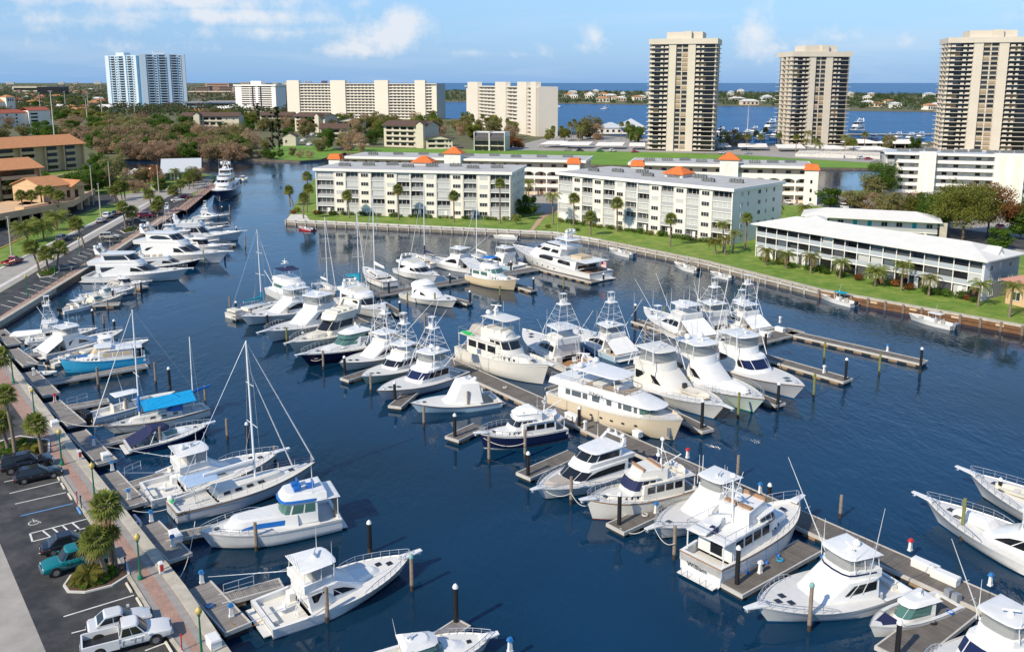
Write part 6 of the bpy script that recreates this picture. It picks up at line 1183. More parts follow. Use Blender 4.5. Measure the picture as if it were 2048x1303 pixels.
mb = MB(); mb.tube((b.X(.22), 0, b.z0 + 1.8), (b.X(.20), 0, b.z0 + 4.4), .07); mb.tube((b.X(.22), .1, b.z0 + 2.4), (b.X(.02), .3, b.z0 + 3.6), .05); b.part('mast_and_boom', mb, ALW); b.radar(b.X(.21), 0, b.z0 + 3.4, 1.0)
motoryacht('motor_yacht', 'white motor yacht with enclosed glass bridge and grey sun-pad cover on its foredeck', (1072, 965), (1250, 915), 2.2, 1.2, encl=True, fores=TAU, boot=BTK, B=5.2)
b = trawler('trawler', 'white trawler with navy windscreen cover and teak rails', (1172, 1003), (1375, 965), 2.0, 1.4, hull=OW, boot=BTR, house_m=OW, wcover=NVC, mast=True, nw=4, B=4.3)
mb = MB(); mb.box(b.X(.20), b.X(.34), -b.w*.43, -b.w*.41, b.zf, b.zf + .9); b.part('weather_cloth', mb, NVC)
b.dinghy(b.X(.12), 0, b.z0 + 1.95, 2.6, 1.57, OW)
b = S('sportfish', 'white sport fisher with blank sloped front, between the two white trawlers', (1307, 1045), (1490, 985), 2.0, 1.0, boot=BTK, pulp=True, win='band', rig=(.15, .2, 1), rigl=4, hat=1)
# pilothouse trawler seen from astern
b = trawler('trawler', 'white pilothouse trawler seen from astern with name on transom and blue fenders', (1597, 1000), (1385, 1135), 2.6, 1.6, hull=WH, boot=BTB, rail=TEAK, mast=True, tend='along', nw=4, fly=True, B=4.7, L=15)
lettering('William', BLK, .62, b.root, (-b.L/2 - .14, .25, 1.1), (R(90), 0, R(-90))); lettering('William P', BLK, .34, b.root, (b.X(.50), -b.w*.46 - .06, b.z0 + 2.0), (R(90), 0, 0))
b.fenders((.12, .22, .40, .52), -1, BLF)
mb = MB(); mb.box(b.X(.10), b.X(.13), -.3, .3, b.z0 + 2.1, b.z0 + 2.9); b.part('tender_outboard', mb, NVC)
mb = MB()
for y in (-1.2, .6): mb.path([(-b.L/2 - .85, y, .3), (-b.L/2 - .85, y, 1.1), (-b.L/2 - .85, y + .6, 1.1), (-b.L/2 - .85, y + .6, .3)], .025)
b.part('platform_rail', mb, ST)
b = S('sportfish', 'large white sport fisher with wide hardtop and two tall upright outriggers near the bottom', (1512, 1200), (1775, 1140), 2.2, 1.2, boot=BTB, pulp=True, win='band', rig=(.30, -.25, 1.0), rigl=11, hat=3, bridge_glass=True, domes=1, B=5.7)
cc('cabin_console_boat', 'white open motorboat with green glass cabin and navy bow cushion, twin outboards', (1740, 1240), (1900, 1190), 1.6, 1.0, enclosed=True, bowpad=NVC, engines=2, em=mat('grey_outboard', (.1, .1, .1)))
S('sportfish', 'white sport fisher in the bottom right corner with navy windshield and flat hardtop', (1830, 1355), (2090, 1268), 2.2, 1.2, boot=BTK, front='glass', fglass=NV, win='long', rig=(.15, -.35, 1), rigl=9, pulp=True)
# ---------------------------------------------------------------- upper cross pier
motoryacht('sedan_cruiser', 'white sedan cruiser with dark raked windows and open bridge below the upper cross pier', (770, 620), (672, 582), 2.0, 1.2, encl=False, Lmax=17)
sailboat('sailing_sloop', 'small white sloop with pale blue waterline, leftmost of the masts before the condominium', (672, 580), (622, 556), 1.3, 1.1, mast=14.5, boot=LB, rail=WH, Lmax=10.5, windows=3)
sailboat('sailing_sloop', 'white sloop with teal bimini, second of the masts from the left', (735, 582), (683, 550), 1.3, 1.1, mast=15, bimini=TEAL, cover=TEAL, boot=BTK, Lmax=12, rail=WH, windows=3)
sailboat('sailing_sloop', 'long white sloop with bare boom and black fenders, third of the masts from the left', (726, 535), (800, 572), 1.4, 1.2, mast=17, boot=BTK, Lmax=15.5, windows=5)
b = motoryacht('motor_yacht', 'white convertible yacht with boxy radar arch behind the covered sport fisher', (875, 548), (785, 526), 2.0, 1.2, encl=False, Lmax=15)
S('sportfish', 'white sport fisher with canvas curtain round its bridge on the upper cross pier', (848, 510), (965, 535), 2.0, 1.1, top='hard', awning=CV, win='arch', rig=(.8, .5, .8), rigl=8, Lmax=16)
b = S('sportfish', 'white sport fisher covered by one sloping white canvas, bow towards the viewer', (913, 597), (812, 578), 2.1, 1.1, hull=OW, boot=BTK, front='mask', top='cover', win='arch', prail=False, rig=None, ant=0, chair=False, Lmax=15)
b = trawler('trawler', 'tan-hulled trawler with white house and blue bimini', (1034, 563), (937, 547), 2.0, 1.4, hull=TAN, boot=BTK, glass=GG, rail=WH, bimini=CB, mast=False, nw=2, Lmax=13.5)
S('sportfish', 'white and blue-sided sport fisher next to the white superyacht', (948, 505), (1045, 530), 2.0, 1.1, hull=LB, top='hard', win='arch', Lmax=15)
sailboat('sailing_sloop', 'white sloop with pale mast, rightmost of the masts before the condominium', (925, 505), (985, 525), 1.4, 1.2, mast=13.5, mastt=.5, boot=BTK, Lmax=13, rail=WH)
sailboat('sailing_sloop', 'dark-rigged sloop with pale mast, fourth of the masts from the left', (822, 506), (885, 530), 1.4, 1.2, mast=17.5, mastt=.45, boot=BTK, Lmax=13, cover=NVC)
cc('dinghy_console', 'small white open boat with black outboard, farther side of the upper cross pier', (868, 512), (838, 545), 1.2, .9, ttop=False, engines=1, L=6)
# ---------------------------------------------------------------- lower cross pier
b = trawler('expedition_yacht', 'tall white expedition yacht with green kayak on deck and black fenders', (1098, 735), (925, 690), 2.8, 1.8, hull=OW, house_m=OW, boot=BTK, rail=OW, fly=True, nw=3, mast=False, B=5.4, Lmax=18)
k = b.L/12
mb = MB(); mb.loft([[(b.X(.05) + t*3.2, -b.w*.44 + .35*math.sin(a*1.047)*(1 - abs(2*t - 1)**3), b.z0 + 2.05*k + .3*math.cos(a*1.047)*(1 - abs(2*t - 1)**3)) for a in range(6)] for t in (0, .15, .4, .7, 1)]); b.part('kayak', mb, GRN)
b.house('tender_cover', (b.X(.08), b.X(.25), 1.8, 1.5, .6), (b.X(.1), b.X(.23), 1.0, .8, .4), b.z0 + 1.95*k, b.z0 + 2.7*k, TAU, .2)
b.slab('hardtop', b.X(.30), b.X(.60), b.w*.86, b.w*.8, b.zf + 2.0*k, .12, OW, .8); b.posts([((b.X(t), sg*b.w*.4, b.zf + .6*k), (b.X(t), sg*b.w*.38, b.zf + 2.0*k)) for t in (.32, .45, .56) for sg in (1, -1)], .05, OW)
b.dome(b.X(.33), .7, b.zf + 2.15*k, .38); b.dome(b.X(.33), -.7, b.zf + 2.15*k, .38); b.radar(b.X(.38), 0, b.zf + 2.9*k, 1.6); b.posts([((b.X(.37), 0, b.zf + 2.1*k), (b.X(.37), 0, b.zf + 2.9*k))], .15, OW, 'radar_mast'); b.fenders((.1, .2, .32, .42, .5), 1, BLKP)
S('sportfish', 'white tower sport fisher stern-to the lower cross pier with teak cockpit, beside the expedition yacht', (1045, 655), (1180, 735), 2.3, 1.1, boot=BTK, top='hard', encl=False, tower=3.4, win='swoop', cmat=TEAK, rig=(.5, .2, 1), rigl=5, prail=False, Lmax=18)
S('sportfish', 'pale blue tower sport fisher with white cockpit awning at the lower cross pier', (1145, 648), (1262, 708), 2.2, 1.1, hull=LB, boot=None, top='hard', tower=4.2, win='swoop', awning=CV, cmat=BUF, rig=(.9, -.2, 1), rigl=8, prail=False, domes=1, Lmax=15)
# cream expedition motor yacht
b = Boat('motor_yacht', 'sand-hulled white expedition motor yacht with its name on the upper deck side', 'motor yacht', (1366, 832), (1122, 770), 3.4, 2.4, 'motor yachts in the berths'); L = b.L; k = L/20
b.hull(5.9, 2.5*k, 3.5*k, CRH, BTK, WH, p=2.8, s0=.5, tr=.9, rake=.07, flare=1.1, shp=2.0, cockpit=.10, sole=2.0*k, drop=.25, fine=.75, deck=OW)
z0 = b.sheer(.4); w = 5.3
h = b.house('main_house', (b.X(.10), b.X(.78), w*.94, w*.62, .9*k), (b.X(.10), b.X(.77), w*.92, w*.6, .8*k), z0 - .3, z0 + 1.5*k, WH, .03)
for a, c in ((.10, .16), (.18, .30), (.32, .38), (.44, .53), (.62, .68), (.76, .80), (.82, .92), (.945, .985)): h.panel('saloon_window', [(a, .42, .86), (c, .42, .86)], GLB)
h.panes('windshield', 1.2, 6.8, 5, .40, .9, GG, .10)
f = b.house('upper_deck', (b.X(.02), b.X(.86), w*1.0, w*.74, 2.2*k), (b.X(.03), b.X(.66), w*.94, w*.66, 1.6*k), z0 + 1.5*k, z0 + 2.35*k, WH, .02)
for sg in (1, -1): lettering('JENNY', BLK, .80, b.root, (b.X(.44), -sg*(w*.5 + .06), z0 + 1.6*k), (R(90), 0, 0 if sg > 0 else math.pi))
b.slab('hardtop', b.X(.18), b.X(.58), w*.84, w*.76, z0 + 4.3*k, .16, WH, 1.2)
mb = MB(); mb.prism([(b.X(.30), -w*.36), (b.X(.62), -w*.28), (b.X(.62), w*.28), (b.X(.30), w*.36)], z0 + 2.34*k, z0 + 2.44*k); b.part('bridge_floor', mb, mat('bridge_floor', (.35, .31, .26), .7), f.o)
b.posts([((b.X(t), sg*w*.40, z0 + 2.3*k), (b.X(t), sg*w*.38, z0 + 4.3*k)) for t in (.2, .3) for sg in (1, -1)] + [((b.X(.55), sg*w*.3, z0 + 2.3*k), (b.X(.53), sg*w*.3, z0 + 4.3*k)) for sg in (1, -1)], .07, WH)
mb = MB(); ring = [(x, y, z0 + 3.05*k) for x, y in Hol(b.X(.3), b.X(.65), w*.86, w*.68, 1.4)]; mb.path(ring, .05, 4); [mb.tube((x, y, z0 + 2.35*k), (x, y, z), .03, 3) for x, y, z in ring]; b.part('bridge_rail', mb, TEAK)
mb = MB(); mb.box(b.X(.36), b.X(.44), -w*.3, w*.3, z0 + 2.4*k, z0 + 2.95*k); mb.box(b.X(.52), b.X(.56), -w*.25, w*.25, z0 + 2.4*k, z0 + 3.2*k); b.part('bridge_console', mb, WH, f.o)
mb = MB(); [mb.tube((b.X(.22), y, z0 + 4.4*k), (b.X(.20), y*.4, z0 + 5.6*k), .09, 5) for y in (-.7, .7)]; b.part('radar_mast', mb, WH); b.radar(b.X(.20), 0, z0 + 5.6*k, 1.6); b.dome(b.X(.14), 0, z0 + 3.0*k, .5); b.dome(b.X(.24), 1.4, z0 + 4.45*k, .42); b.dome(b.X(.24), -1.4, z0 + 4.45*k, .42)
for q in range(5):
    x, y, z = b.P(.42 + q*.085, .62); [b.part('port_light', MB().box(x - .22, x + .22, sg*y - .04, sg*y + .04, z - .12, z + .12), GL, b.h) for sg in (1, -1)]
mb = MB(); x, y, z = b.P(.975, .52); mb.box(x - .5, x - .1, -.75, .75, z - .8, z + .5); b.part('anchor_pocket', mb, ST, b.h)
mb = MB()
for sg in (1, -1):
    pts = [(b.X(t), sg*w*.46, z0 + 3.1*k) for t in (.04, .12, .2, .28)]; mb.path(pts, .03, 4); [mb.tube((p[0], p[1], z0 + 2.3*k), p, .025, 3) for p in pts]
b.part('boat_deck_rail', mb, ST); b.fenders((.2, .33, .48), -1, BLKP); b.brail(.78, h=.5, n=4); b.antenna(b.X(.25), 1, z0 + 4.4*k, 3); b.antenna(b.X(.25), -1, z0 + 4.4*k, 3)
S('sportfish', 'white tower sport fisher with wraparound dark bridge glass and a cream tender on its foredeck', (1450, 812), (1250, 735), 2.4, 1.2, boot=BTB, front='mask', top='hard', tower=3.6, win='long', rig=(.45, .25, 1), rigl=6, pulp=True, tend='open', Lmax=20.5, domes=0, house_m=OW)
S('sportfish', 'pale green-hulled sport fisher with two white domes and covered foredeck tender', (1530, 800), (1325, 720), 2.4, 1.2, hull=PG, boot=BTG, top='hard', encl=True, tower=0, win='long', rig=(.4, .3, 1), rigl=11, pulp=False, cover=CV, domes=2, rail=TEAK, Lmax=21)
b = S('sportfish', 'grey-hulled tower sport fisher with teak toe rail and navy windshield, beside the empty slip', (1610, 772), (1420, 705), 2.4, 1.2, hull=GRH, boot=BTB, front='glass', fglass=NV, top='hard', tower=4.2, win='long', rig=(.3, .4, 1), rigl=9, prail=False, rail=TEAK, Lmax=20)
S('sportfish', 'white sport fisher with varnished rail, bow to the left beyond the lower cross pier', (1287, 612), (1425, 680), 2.3, 1.1, hull=OW, boot=BTK, rail=TEAK, prail=False, top='hard', encl=False, win='swoop', awning=CV, cmat=BUF, rig=(.25, -.25, 1), rigl=8, tower=0, Lmax=18, ant=4)
S('sportfish', 'white sport fisher in the middle beyond the lower cross pier, with several upright antennas', (1352, 606), (1477, 668), 2.3, 1.1, boot=BTK, top='hard', encl=True, tower=3.0, win='swoop', prail=False, rig=(.2, -.1, 1), rigl=7, Lmax=16, domes=1, ant=4)
S('sportfish', 'white tower sport fisher with long white cockpit awning, rightmost beyond the lower cross pier', (1418, 606), (1527, 655), 2.3, 1.1, hull=OW, boot=LB, top='hard', tower=4.4, win='swoop', awning=CV, prail=False, cmat=BUF, rig=(.8, -.7, 1), rigl=9, Lmax=15.5)
# right edge
b = S('sportfish', 'white sport yacht cut off by the right edge with covered foredeck tender and blue waterline', (1850, 985), (2120, 1120), 2.5, 1.2, boot=BTB, pulp=True, L=17, win='swoop')
b.house('tender_cover', (b.X(.60), b.X(.85), 1.7, .9, 1.2), (b.X(.62), b.X(.8), 1.2, .5, .8), b.sheer(.72) + .05, b.sheer(.72) + .75, CV, .1)
S('sportfish', 'white sport yacht at the right edge carrying an open tender on its foredeck', (1937, 936), (2200, 1060), 2.5, 1.2, boot=BTK, pulp=True, tend='open', L=18)
# small craft along the seawall
cc('runabout', 'red and white runabout at the corner of the condominium seawall', (596, 450), (630, 457), 1.1, .8, hull=RED, engines=1, ttop=False, L=6.8)
cc('deck_boat', 'cream covered runabout along the seawall behind the superyacht bow', (986, 468), (1035, 472), 1.1, .8, cover=CR, engines=1, L=7)
cc('power_catamaran', 'white open fishing boat with grey outboards under the middle of the seawall lawn', (1217, 493), (1270, 508), 1.3, .9, L=9, topm=BLKP, ttop=False, em=mat('grey_outboard', (.1, .1, .1)))
cc('center_console', 'white open fishing boat with grey top, second along the seawall from the low white building', (1348, 521), (1398, 538), 1.3, .9, L=8.5, topm=TAU, em=BLKP)
cc('center_console', 'small white open boat beside the seawall next to the grey-topped one', (1420, 538), (1460, 551), 1.2, .8, L=6.5, ttop=False, engines=1)
cc('center_console', 'white open boat with teal top along the brown seawall', (1640, 582), (1710, 604), 1.3, .9, L=8.5, topm=TEAL, engines=1)
cc('center_console', 'white boat with white bimini and twin grey outboards along the brown seawall', (1818, 622), (1895, 645), 1.4, .9, L=8.5, topm=WH, em=mat('grey_outboard', (.1, .1, .1)))
# dinghies
def dinghy_thing(label, px, rz, L=3.2, m=CV):
    b = Boat('inflatable_dinghy', label, 'dinghy', px, (px[0] - 10, px[1]), .3, .3, 'inflatable dinghies', L=L); mb = MB(); rr = []
    path = [(-L/2, -.6), (-L*.1, -.62), (L*.25, -.5), (L*.45, -.2), (L*.5, 0), (L*.45, .2), (L*.25, .5), (-L*.1, .62), (-L/2, .6)]
    for x, y in path: rr.append([(x, y*(1 + .28*math.cos(a*1.047)) + 0, .3 + .2*math.sin(a*1.047)) for a in range(6)])
    mb.loft(rr); b.part('tube', mb, m, None, 60); mb = MB(); mb.box(-L*.45, L*.35, -.5, .5, .12, .2); b.part('floor', mb, GLB); mb = MB(); mb.box(-.15, .15, -.55, .55, .35, .42); b.part('thwart', mb, CV); b.root.rotation_euler = (0, 0, rz)
dinghy_thing('white inflatable dinghy by the quay below the sloop stern', (298, 1046), R(-50)); dinghy_thing('pale inflatable dinghy under the bow of the bright blue trawler', (112, 746), R(20), 3.6)
# ================================================================ DOCKS
PLK = brickmat('dock_planks', (.135, .12, .105), (.18, .16, .14), (.04, .036, .03), 40, .15, .012, .85, var=.18, bump=.4)
PLK2 = brickmat('light_dock_planks', (.22, .20, .185), (.29, .27, .245), (.07, .06, .055), 40, .15, .012, .85, var=.15, bump=.4)
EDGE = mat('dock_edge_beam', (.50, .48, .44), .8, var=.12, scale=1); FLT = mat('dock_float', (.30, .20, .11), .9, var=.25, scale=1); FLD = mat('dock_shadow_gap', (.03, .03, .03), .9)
PILW = mat('weathered_timber_pile', (.25, .20, .155), .9, var=.3, scale=2.5); PILG = mat('treated_green_pile', (.19, .20, .06), .9, var=.2, scale=2); PILB = mat('black_sleeved_pile', (.014, .014, .016), .5); CAPW = mat('white_pile_cap', (.75, .75, .73), .5); CAPG = mat('copper_pile_cap', (.2, .38, .34), .6); ROT = mat('wet_pile_foot', (.05, .04, .03), .6)
def dock(name, label, a, b, w=2.2, z=.62, m=None, floats=True, world=False, along=False, group='timber floating docks'):
    A = Vector(a) if world else G(*a, z); B = Vector(b) if world else G(*b, z); d = (B - A).to_2d(); L = d.length; o = thing(name, label, 'dock', (A.x, A.y, 0), math.atan2(d.y, d.x), group)
    mb = MB()
    # planks run across the dock: rotate the deck object so that the texture rows lie across
    mb.add([(0, -L, 0), (w, -L, 0), (w, 0, 0), (0, 0, 0)], [(0, 1, 2, 3)]); dk = mb.build('deck_planks', m or PLK, o); dk.rotation_euler = (0, 0, math.pi/2); dk.location = (0, -w/2, z)
    dk.rotation_euler = (0, 0, math.pi/2)
    for sg in (1, -1): mb = MB(); y0, y1 = sorted((sg*w/2, sg*(w/2 + .14))); mb.box(0, L, y0, y1, z - .28, z + .06); mb.build('edge_beam', EDGE, o)
    mb = MB(); mb.box(L, L + .15, -w/2 - .14, w/2 + .14, z - .28, z + .06); mb.build('end_beam', EDGE, o)
    mb = MB(); mb.box(.05, L - .05, -w/2 + .05, w/2 - .05, -.1, z - .02); mb.build('shadow_gap_fill', FLD, o)  # near-black block paints the shadow below the planks and between floats
    if floats:
        n = max(2, int(L/2.6))
        for k in range(n): x = L*(k + .5)/n; o2 = link('float', bxm('float', 1.35, w + .12, .62, FLT), o, (x, -w/2 - .06, -.3))
    return o
D = {}
MA, MBq = G(672, 616, .62), G(2100, 1238, .62)
dd = (MBq - MA).normalized(); nrm = Vector((-dd.y, dd.x, 0))
# the main walkway: far edge line measured, centre 1.6 m to the near side
mc = [MA - nrm*1.5*(1 if (MA - nrm).length < (MA + nrm).length else -1), MBq - nrm*1.5*(1 if (MBq - nrm).length < (MBq + nrm).length else -1)]
main = dock('main_dock', 'long timber main dock running diagonally through the marina', mc[0], mc[1], 3.0, world=True)
dock('cross_dock', 'upper timber cross pier below the condominium', (745, 590), (1075, 536), 2.6)
dock('cross_dock', 'lower timber cross pier ending in the two empty slips', (1105, 782), (1592, 660), 3.2)
dock('walkway_spur', 'short timber spur at the top of the main dock beside the power catamaran', (672, 616), (610, 585), 2.8)
for i, (a, b, w, lab) in enumerate([
    ((1578, 664), (1848, 724), 2.2, 'right-hand finger pier beside the empty slip, the longest one'), ((1470, 696), (1695, 760), 2.2, 'finger pier between the grey-hulled sport fisher and the empty slip'),
    ((1270, 640), (1430, 690), 1.8, 'finger pier beside the varnish-railed sport fisher'), ((1060, 530), (1190, 562), 2.2, 'finger pier alongside the white superyacht'),
    ((985, 556), (1068, 580), 1.6, 'finger pier right of the tan-hulled trawler'), ((880, 590), (940, 606), 1.5, 'finger pier right of the covered sport fisher'), ((755, 600), (802, 628), 1.5, 'finger pier right of the sedan cruiser with black fenders'),
    ((1290, 800), (1415, 860), 1.6, 'finger pier between the sand-hulled yacht and the tender-carrying sport fisher'), ((1440, 760), (1560, 808), 1.6, 'finger pier between the pale green and grey-hulled sport fishers'),
    ((960, 850), (905, 876), 1.9, 'finger pier ending left of the navy-hulled trawler'), ((1150, 905), (1048, 950), 1.9, 'finger pier left of the motor yacht with the foredeck cover'), ((1420, 970), (1232, 1055), 2.1, 'finger pier between the teak-railed trawler and a sport fisher'),
    ((1620, 1090), (1462, 1176), 2.3, 'finger pier right of the trawler with blue fenders'), ((1920, 1210), (1790, 1310), 2.8, 'wide finger pier in the bottom right corner'), ((840, 770), (790, 812), 1.6, 'finger pier left of the grey-hulled sport fisher'), ((760, 735), (690, 758), 1.6, 'finger pier left of the pale yellow-green sport fisher'),
    ((520, 625), (468, 635), 1.5, 'short finger pier at the top of the west row')]):
    dock('finger_pier', 'timber ' + lab, a, b, w, group='timber finger piers')
# wooden platforms and gangways along the left quay
def qplat(i, a, b, c, lab, end=None):
    a, b = [(q[0] + 12*(q[1] - 165)/1000, q[1] - 2) for q in (a, b)]
    dock('quay_platform', 'timber platform on the quay ' + lab, a, b, 1.9, .75, PLK2, False, group='timber quay platforms')
    if c: dock('finger_pier', 'narrow finger pier out from the platform ' + lab, c, end, 1.25, .7, PLK2, True, group='narrow quay finger piers')
qplat(0, (385, 1172), (462, 1256), (440, 1198), 'beside the white sport fishing yacht astern', (560, 1165)); qplat(1, (285, 1050), (348, 1115), (330, 1075), 'below the sloop stern', (455, 1050)); qplat(2, (205, 948), (262, 1010), (240, 975), 'beside the second sport fishing yacht', (330, 948))
qplat(3, (145, 865), (205, 925), (185, 890), 'below the navy express cruiser', (275, 868)); qplat(4, (95, 805), (145, 850), (128, 815), 'below the blue-covered ketch', (215, 800)); qplat(5, (50, 745), (95, 790), (78, 768), 'below the bright blue trawler', (292, 730)); qplat(6, (15, 700), (55, 730), (45, 712), 'above the bright blue trawler', (110, 700)); qplat(7, (-10, 662), (22, 690), None, 'at the bend of the quay')
for i, (c, e, lab) in enumerate([((20, 672), (118, 655), 'with covered dinghies at the bend of the quay'), ((130, 612), (238, 606), 'beside the cream express cruiser'), ((225, 560), (290, 574), 'beyond the green-windshield cruiser'), ((385, 492), (470, 488), 'in front of the oval-window yacht'), ((380, 452), (455, 444), 'near the far end of the upper quay'), ((840, 1300), (925, 1245), 'beside the express cruiser at the bottom edge')]):
    dock('finger_pier', 'narrow finger pier ' + lab, c, e, 1.3, .7, PLK2, True, group='narrow quay finger piers')
# boardwalk with railing at the far end of the quay
A = G(362, 420, 1.4); B = G(430, 366, 1.4); d = (B - A).to_2d(); o = thing('boardwalk', 'timber boardwalk with grey railing leading to the navy superyacht', 'boardwalk', (A.x, A.y, 0), math.atan2(d.y, d.x)); L = d.length
mb = MB(); mb.box(0, L, -1.8, 1.8, 1.15, 1.45); mb.build('walkway', BRK, o)
for s_ in (1.7, -1.7):
    for k in range(15): o2 = link('rail_post', bxm('rpost', .16, .16, 1.25, PILW), o, (L*k/14, s_, 1.45))
    mb = MB(); mb.box(0, L, s_ + .02, s_ + .14, 2.6, 2.72); mb.build('hand_rail', PILW, o)
for k in range(18): link('pile', bxm('bpile', .3, .3, 3.2, ROT), o, (L*k/17, -1.9, -1.8))
# seawall of the condominium island: cap, planking, posts
sw = [G(x, y, 1.3) for x, y in [(572, 441), (1040, 463), (1105, 466), (1200, 482), (1400, 522), (1640, 582), (2048, 655), (2200, 684)]]
for seg, (i0, i1, capm, wallm, lab) in enumerate([(0, 3, CONW, mat('seawall_concrete', (.22, .19, .15), .9, var=.3, scale=.6), 'white-capped concrete seawall in front of the left condominium'), (3, 5, CONC, mat('seawall_concrete', (.22, .19, .15)), 'concrete seawall with timber wale in front of the right condominium'), (5, 7, CONC, mat('seawall_timber', (.17, .085, .04), .9, var=.25, scale=.8), 'brown timber seawall in front of the low white building')]):
    pts = sw[i0:i1 + 1]; o = thing('seawall', lab, 'seawall', tuple(pts[0].to_2d()) + (0,), 0); off = Vector((-pts[0].x, -pts[0].y, 0))
    P = [p + off for p in pts]
    strip('cap', P, 1.1, 1.31, 1.62, capm, 1, o); strip('wall_planking', P, -.12, -.6, 1.3, wallm, 1, o); strip('wale', [p for p in P], -.28, .75, 1.1, wallm if seg == 2 else EDGE, 1, o)
    for a, b in zip(P, P[1:]):
        n = max(2, int((b - a).length/3.2)); d = (b - a).normalized(); nn = Vector((d.y, -d.x, 0))
        for k in range(n): c = a + (b - a)*(k/n) + nn*.45; po = link('wall_pile', bxm('wpile', .3, .3, 3.0, PILW if seg == 2 else EDGE), o, (c.x, c.y, -1.3))
        for k in range(max(1, n//2)): c = a + (b - a)*((k + .5)/max(1, n//2)) + nn*.3; link('fender_board', bxm('fboard', 1.3, .12, .35, CONW if seg < 2 else mat('fender_buff', (.62, .45, .28), .8)), o, (c.x, c.y, .85), math.atan2(d.y, d.x))
# ---- piles
def pilemesh(kind, h):
    def f():
        mb = MB(); r = .17 if kind != 'b' else .21
        mb.lathe((0, 0, -1.5), [(r, 0), (r, 2.0)], 8); mb.cur = 1; mb.lathe((0, 0, .5), [(r, 0), (r*.94, h - .5)], 8); return mb.mesh('pile', [ROT, {'w': PILW, 'g': PILG, 'b': PILB}[kind]], 40)
    return cmesh(('pile', kind, h), f)
def capmesh(m, r): return cmesh(('cap', m.name, r), lambda: MB().lathe((0, 0, 0), [(r, -.02), (r, .06), (r*.75, .22), (.04, .34)], 8).mesh('cap', m, 40))
NP = {'w': 0, 'b': 0, 'g': 0}
def near(p):
    c, lab, L = min(BOATS, key=lambda q: (q[0] - p.to_2d()).length); return lab
used = {}
def pile(kind, x, y, h, cap=None):
    p = G(x, y, 0); o = link('mooring_pile', pilemesh(kind, h), None, p); nb = near(p).split(',')[0].split(' with ')[0].split(' beside ')[0]
    kn = {'w': 'weathered timber', 'g': 'greenish timber', 'b': 'black white-capped'}[kind]; lab = '%s mooring pile nearest to the %s' % (kn, nb); ws = lab.split(); lab = ' '.join(ws[:13]); used[lab] = used.get(lab, 0) + 1
    if used[lab] > 1: lab += ', %s one' % ORD(used[lab] - 1)
    tag(o, lab, 'mooring pile', 'mooring piles')
    if kind == 'b': link('cap', capmesh(CAPW, .24), o, (0, 0, h))
    elif cap: link('cap', capmesh(CAPG if cap == 'g' else CAPW, .22), o, (0, 0, h))
# (kind, x, y of the waterline, height)
for q in [('w', 655, 1243, 3.0), ('w', 824, 1180, 3.0, 'g'), ('w', 513, 1101, 2.8), ('w', 672, 1052, 3.0, 'g'), ('b', 740, 1105, 2.9), ('w', 406, 962, 2.2), ('w', 550, 925, 2.0), ('w', 455, 878, 2.6), ('b', 495, 880, 2.0), ('w', 322, 895, 2.6), ('w', 412, 818, 3.2), ('b', 340, 776, 2.8), ('w', 312, 768, 3.2), ('w', 197, 775, 3.0), ('w', 254, 832, 2.4), ('b', 282, 725, 2.4), ('b', 230, 668, 2.3), ('w', 208, 652, 2.0), ('b', 187, 648, 2.5), ('b', 227, 603, 2.3), ('w', 216, 622, 2.2), ('w', 272, 592, 2.6), ('w', 223, 560, 2.8), ('w', 307, 560, 3.0), ('b', 283, 585, 2.2), ('g', 408, 528, 3.4), ('b', 450, 520, 2.0), ('b', 474, 478, 3.2), ('w', 491, 496, 3.2), ('w', 460, 430, 3.2), ('b', 445, 430, 2.6), ('b', 437, 447, 2.6), ('b', 460, 425, 2.2), ('w', 440, 405, 2.2),
          ('b', 912, 1258, 3.6), ('w', 460, 620, 2.6), ('b', 473, 628, 2.2), ('w', 503, 646, 2.4), ('w', 577, 640, 2.4), ('b', 535, 650, 1.9), ('g', 574, 685, 2.6), ('b', 607, 690, 2.0), ('w', 647, 738, 2.9), ('w', 727, 706, 2.0), ('b', 690, 752, 2.8), ('w', 742, 785, 2.6), ('b', 790, 808, 2.9), ('w', 848, 852, 2.6), ('w', 936, 820, 2.6), ('w', 776, 655, 2.8), ('g', 815, 610, 2.6), ('b', 778, 592, 3.0), ('b', 800, 630, 2.4), ('b', 900, 572, 2.4), ('g', 870, 612, 2.6), ('b', 940, 612, 2.8), ('g', 1000, 595, 2.4), ('b', 1067, 585, 2.9), ('b', 1022, 545, 2.4), ('g', 1127, 580, 2.6), ('b', 1207, 562, 1.5), ('w', 850, 668, 3.4),
          ('b', 910, 882, 3.2), ('w', 978, 925, 3.2), ('w', 1050, 915, 3.4), ('b', 1056, 960, 3.0), ('w', 1142, 1008, 3.0), ('b', 1238, 1060, 3.6), ('w', 1348, 1118, 3.2), ('b', 1473, 1180, 3.8), ('w', 1618, 1260, 3.8, 'g'), ('w', 1713, 1205, 3.6), ('b', 1792, 1330, 3.4), ('g', 1922, 1080, 4.2), ('b', 1996, 1008, 2.6), ('b', 1158, 860, 2.8), ('b', 958, 700, 2.5), ('g', 1062, 680, 2.0), ('w', 1290, 690, 4.0), ('b', 1270, 650, 3.6), ('g', 1328, 640, 2.6), ('b', 1396, 640, 3.6), ('b', 1530, 705, 3.2), ('g', 1648, 720, 3.0), ('b', 1840, 745, 3.6), ('g', 1758, 748, 3.2), ('b', 1690, 768, 3.6), ('g', 1627, 795, 3.4), ('g', 1518, 745, 2.4), ('b', 1555, 818, 3.4), ('g', 1476, 838, 3.6), ('g', 1375, 790, 2.6), ('b', 1403, 865, 4.0), ('w', 1475, 955, 2.6), ('b', 1538, 1000, 1.6), ('w', 1680, 1035, 2.4), ('w', 1095, 710, 2.0)]: pile(*q)
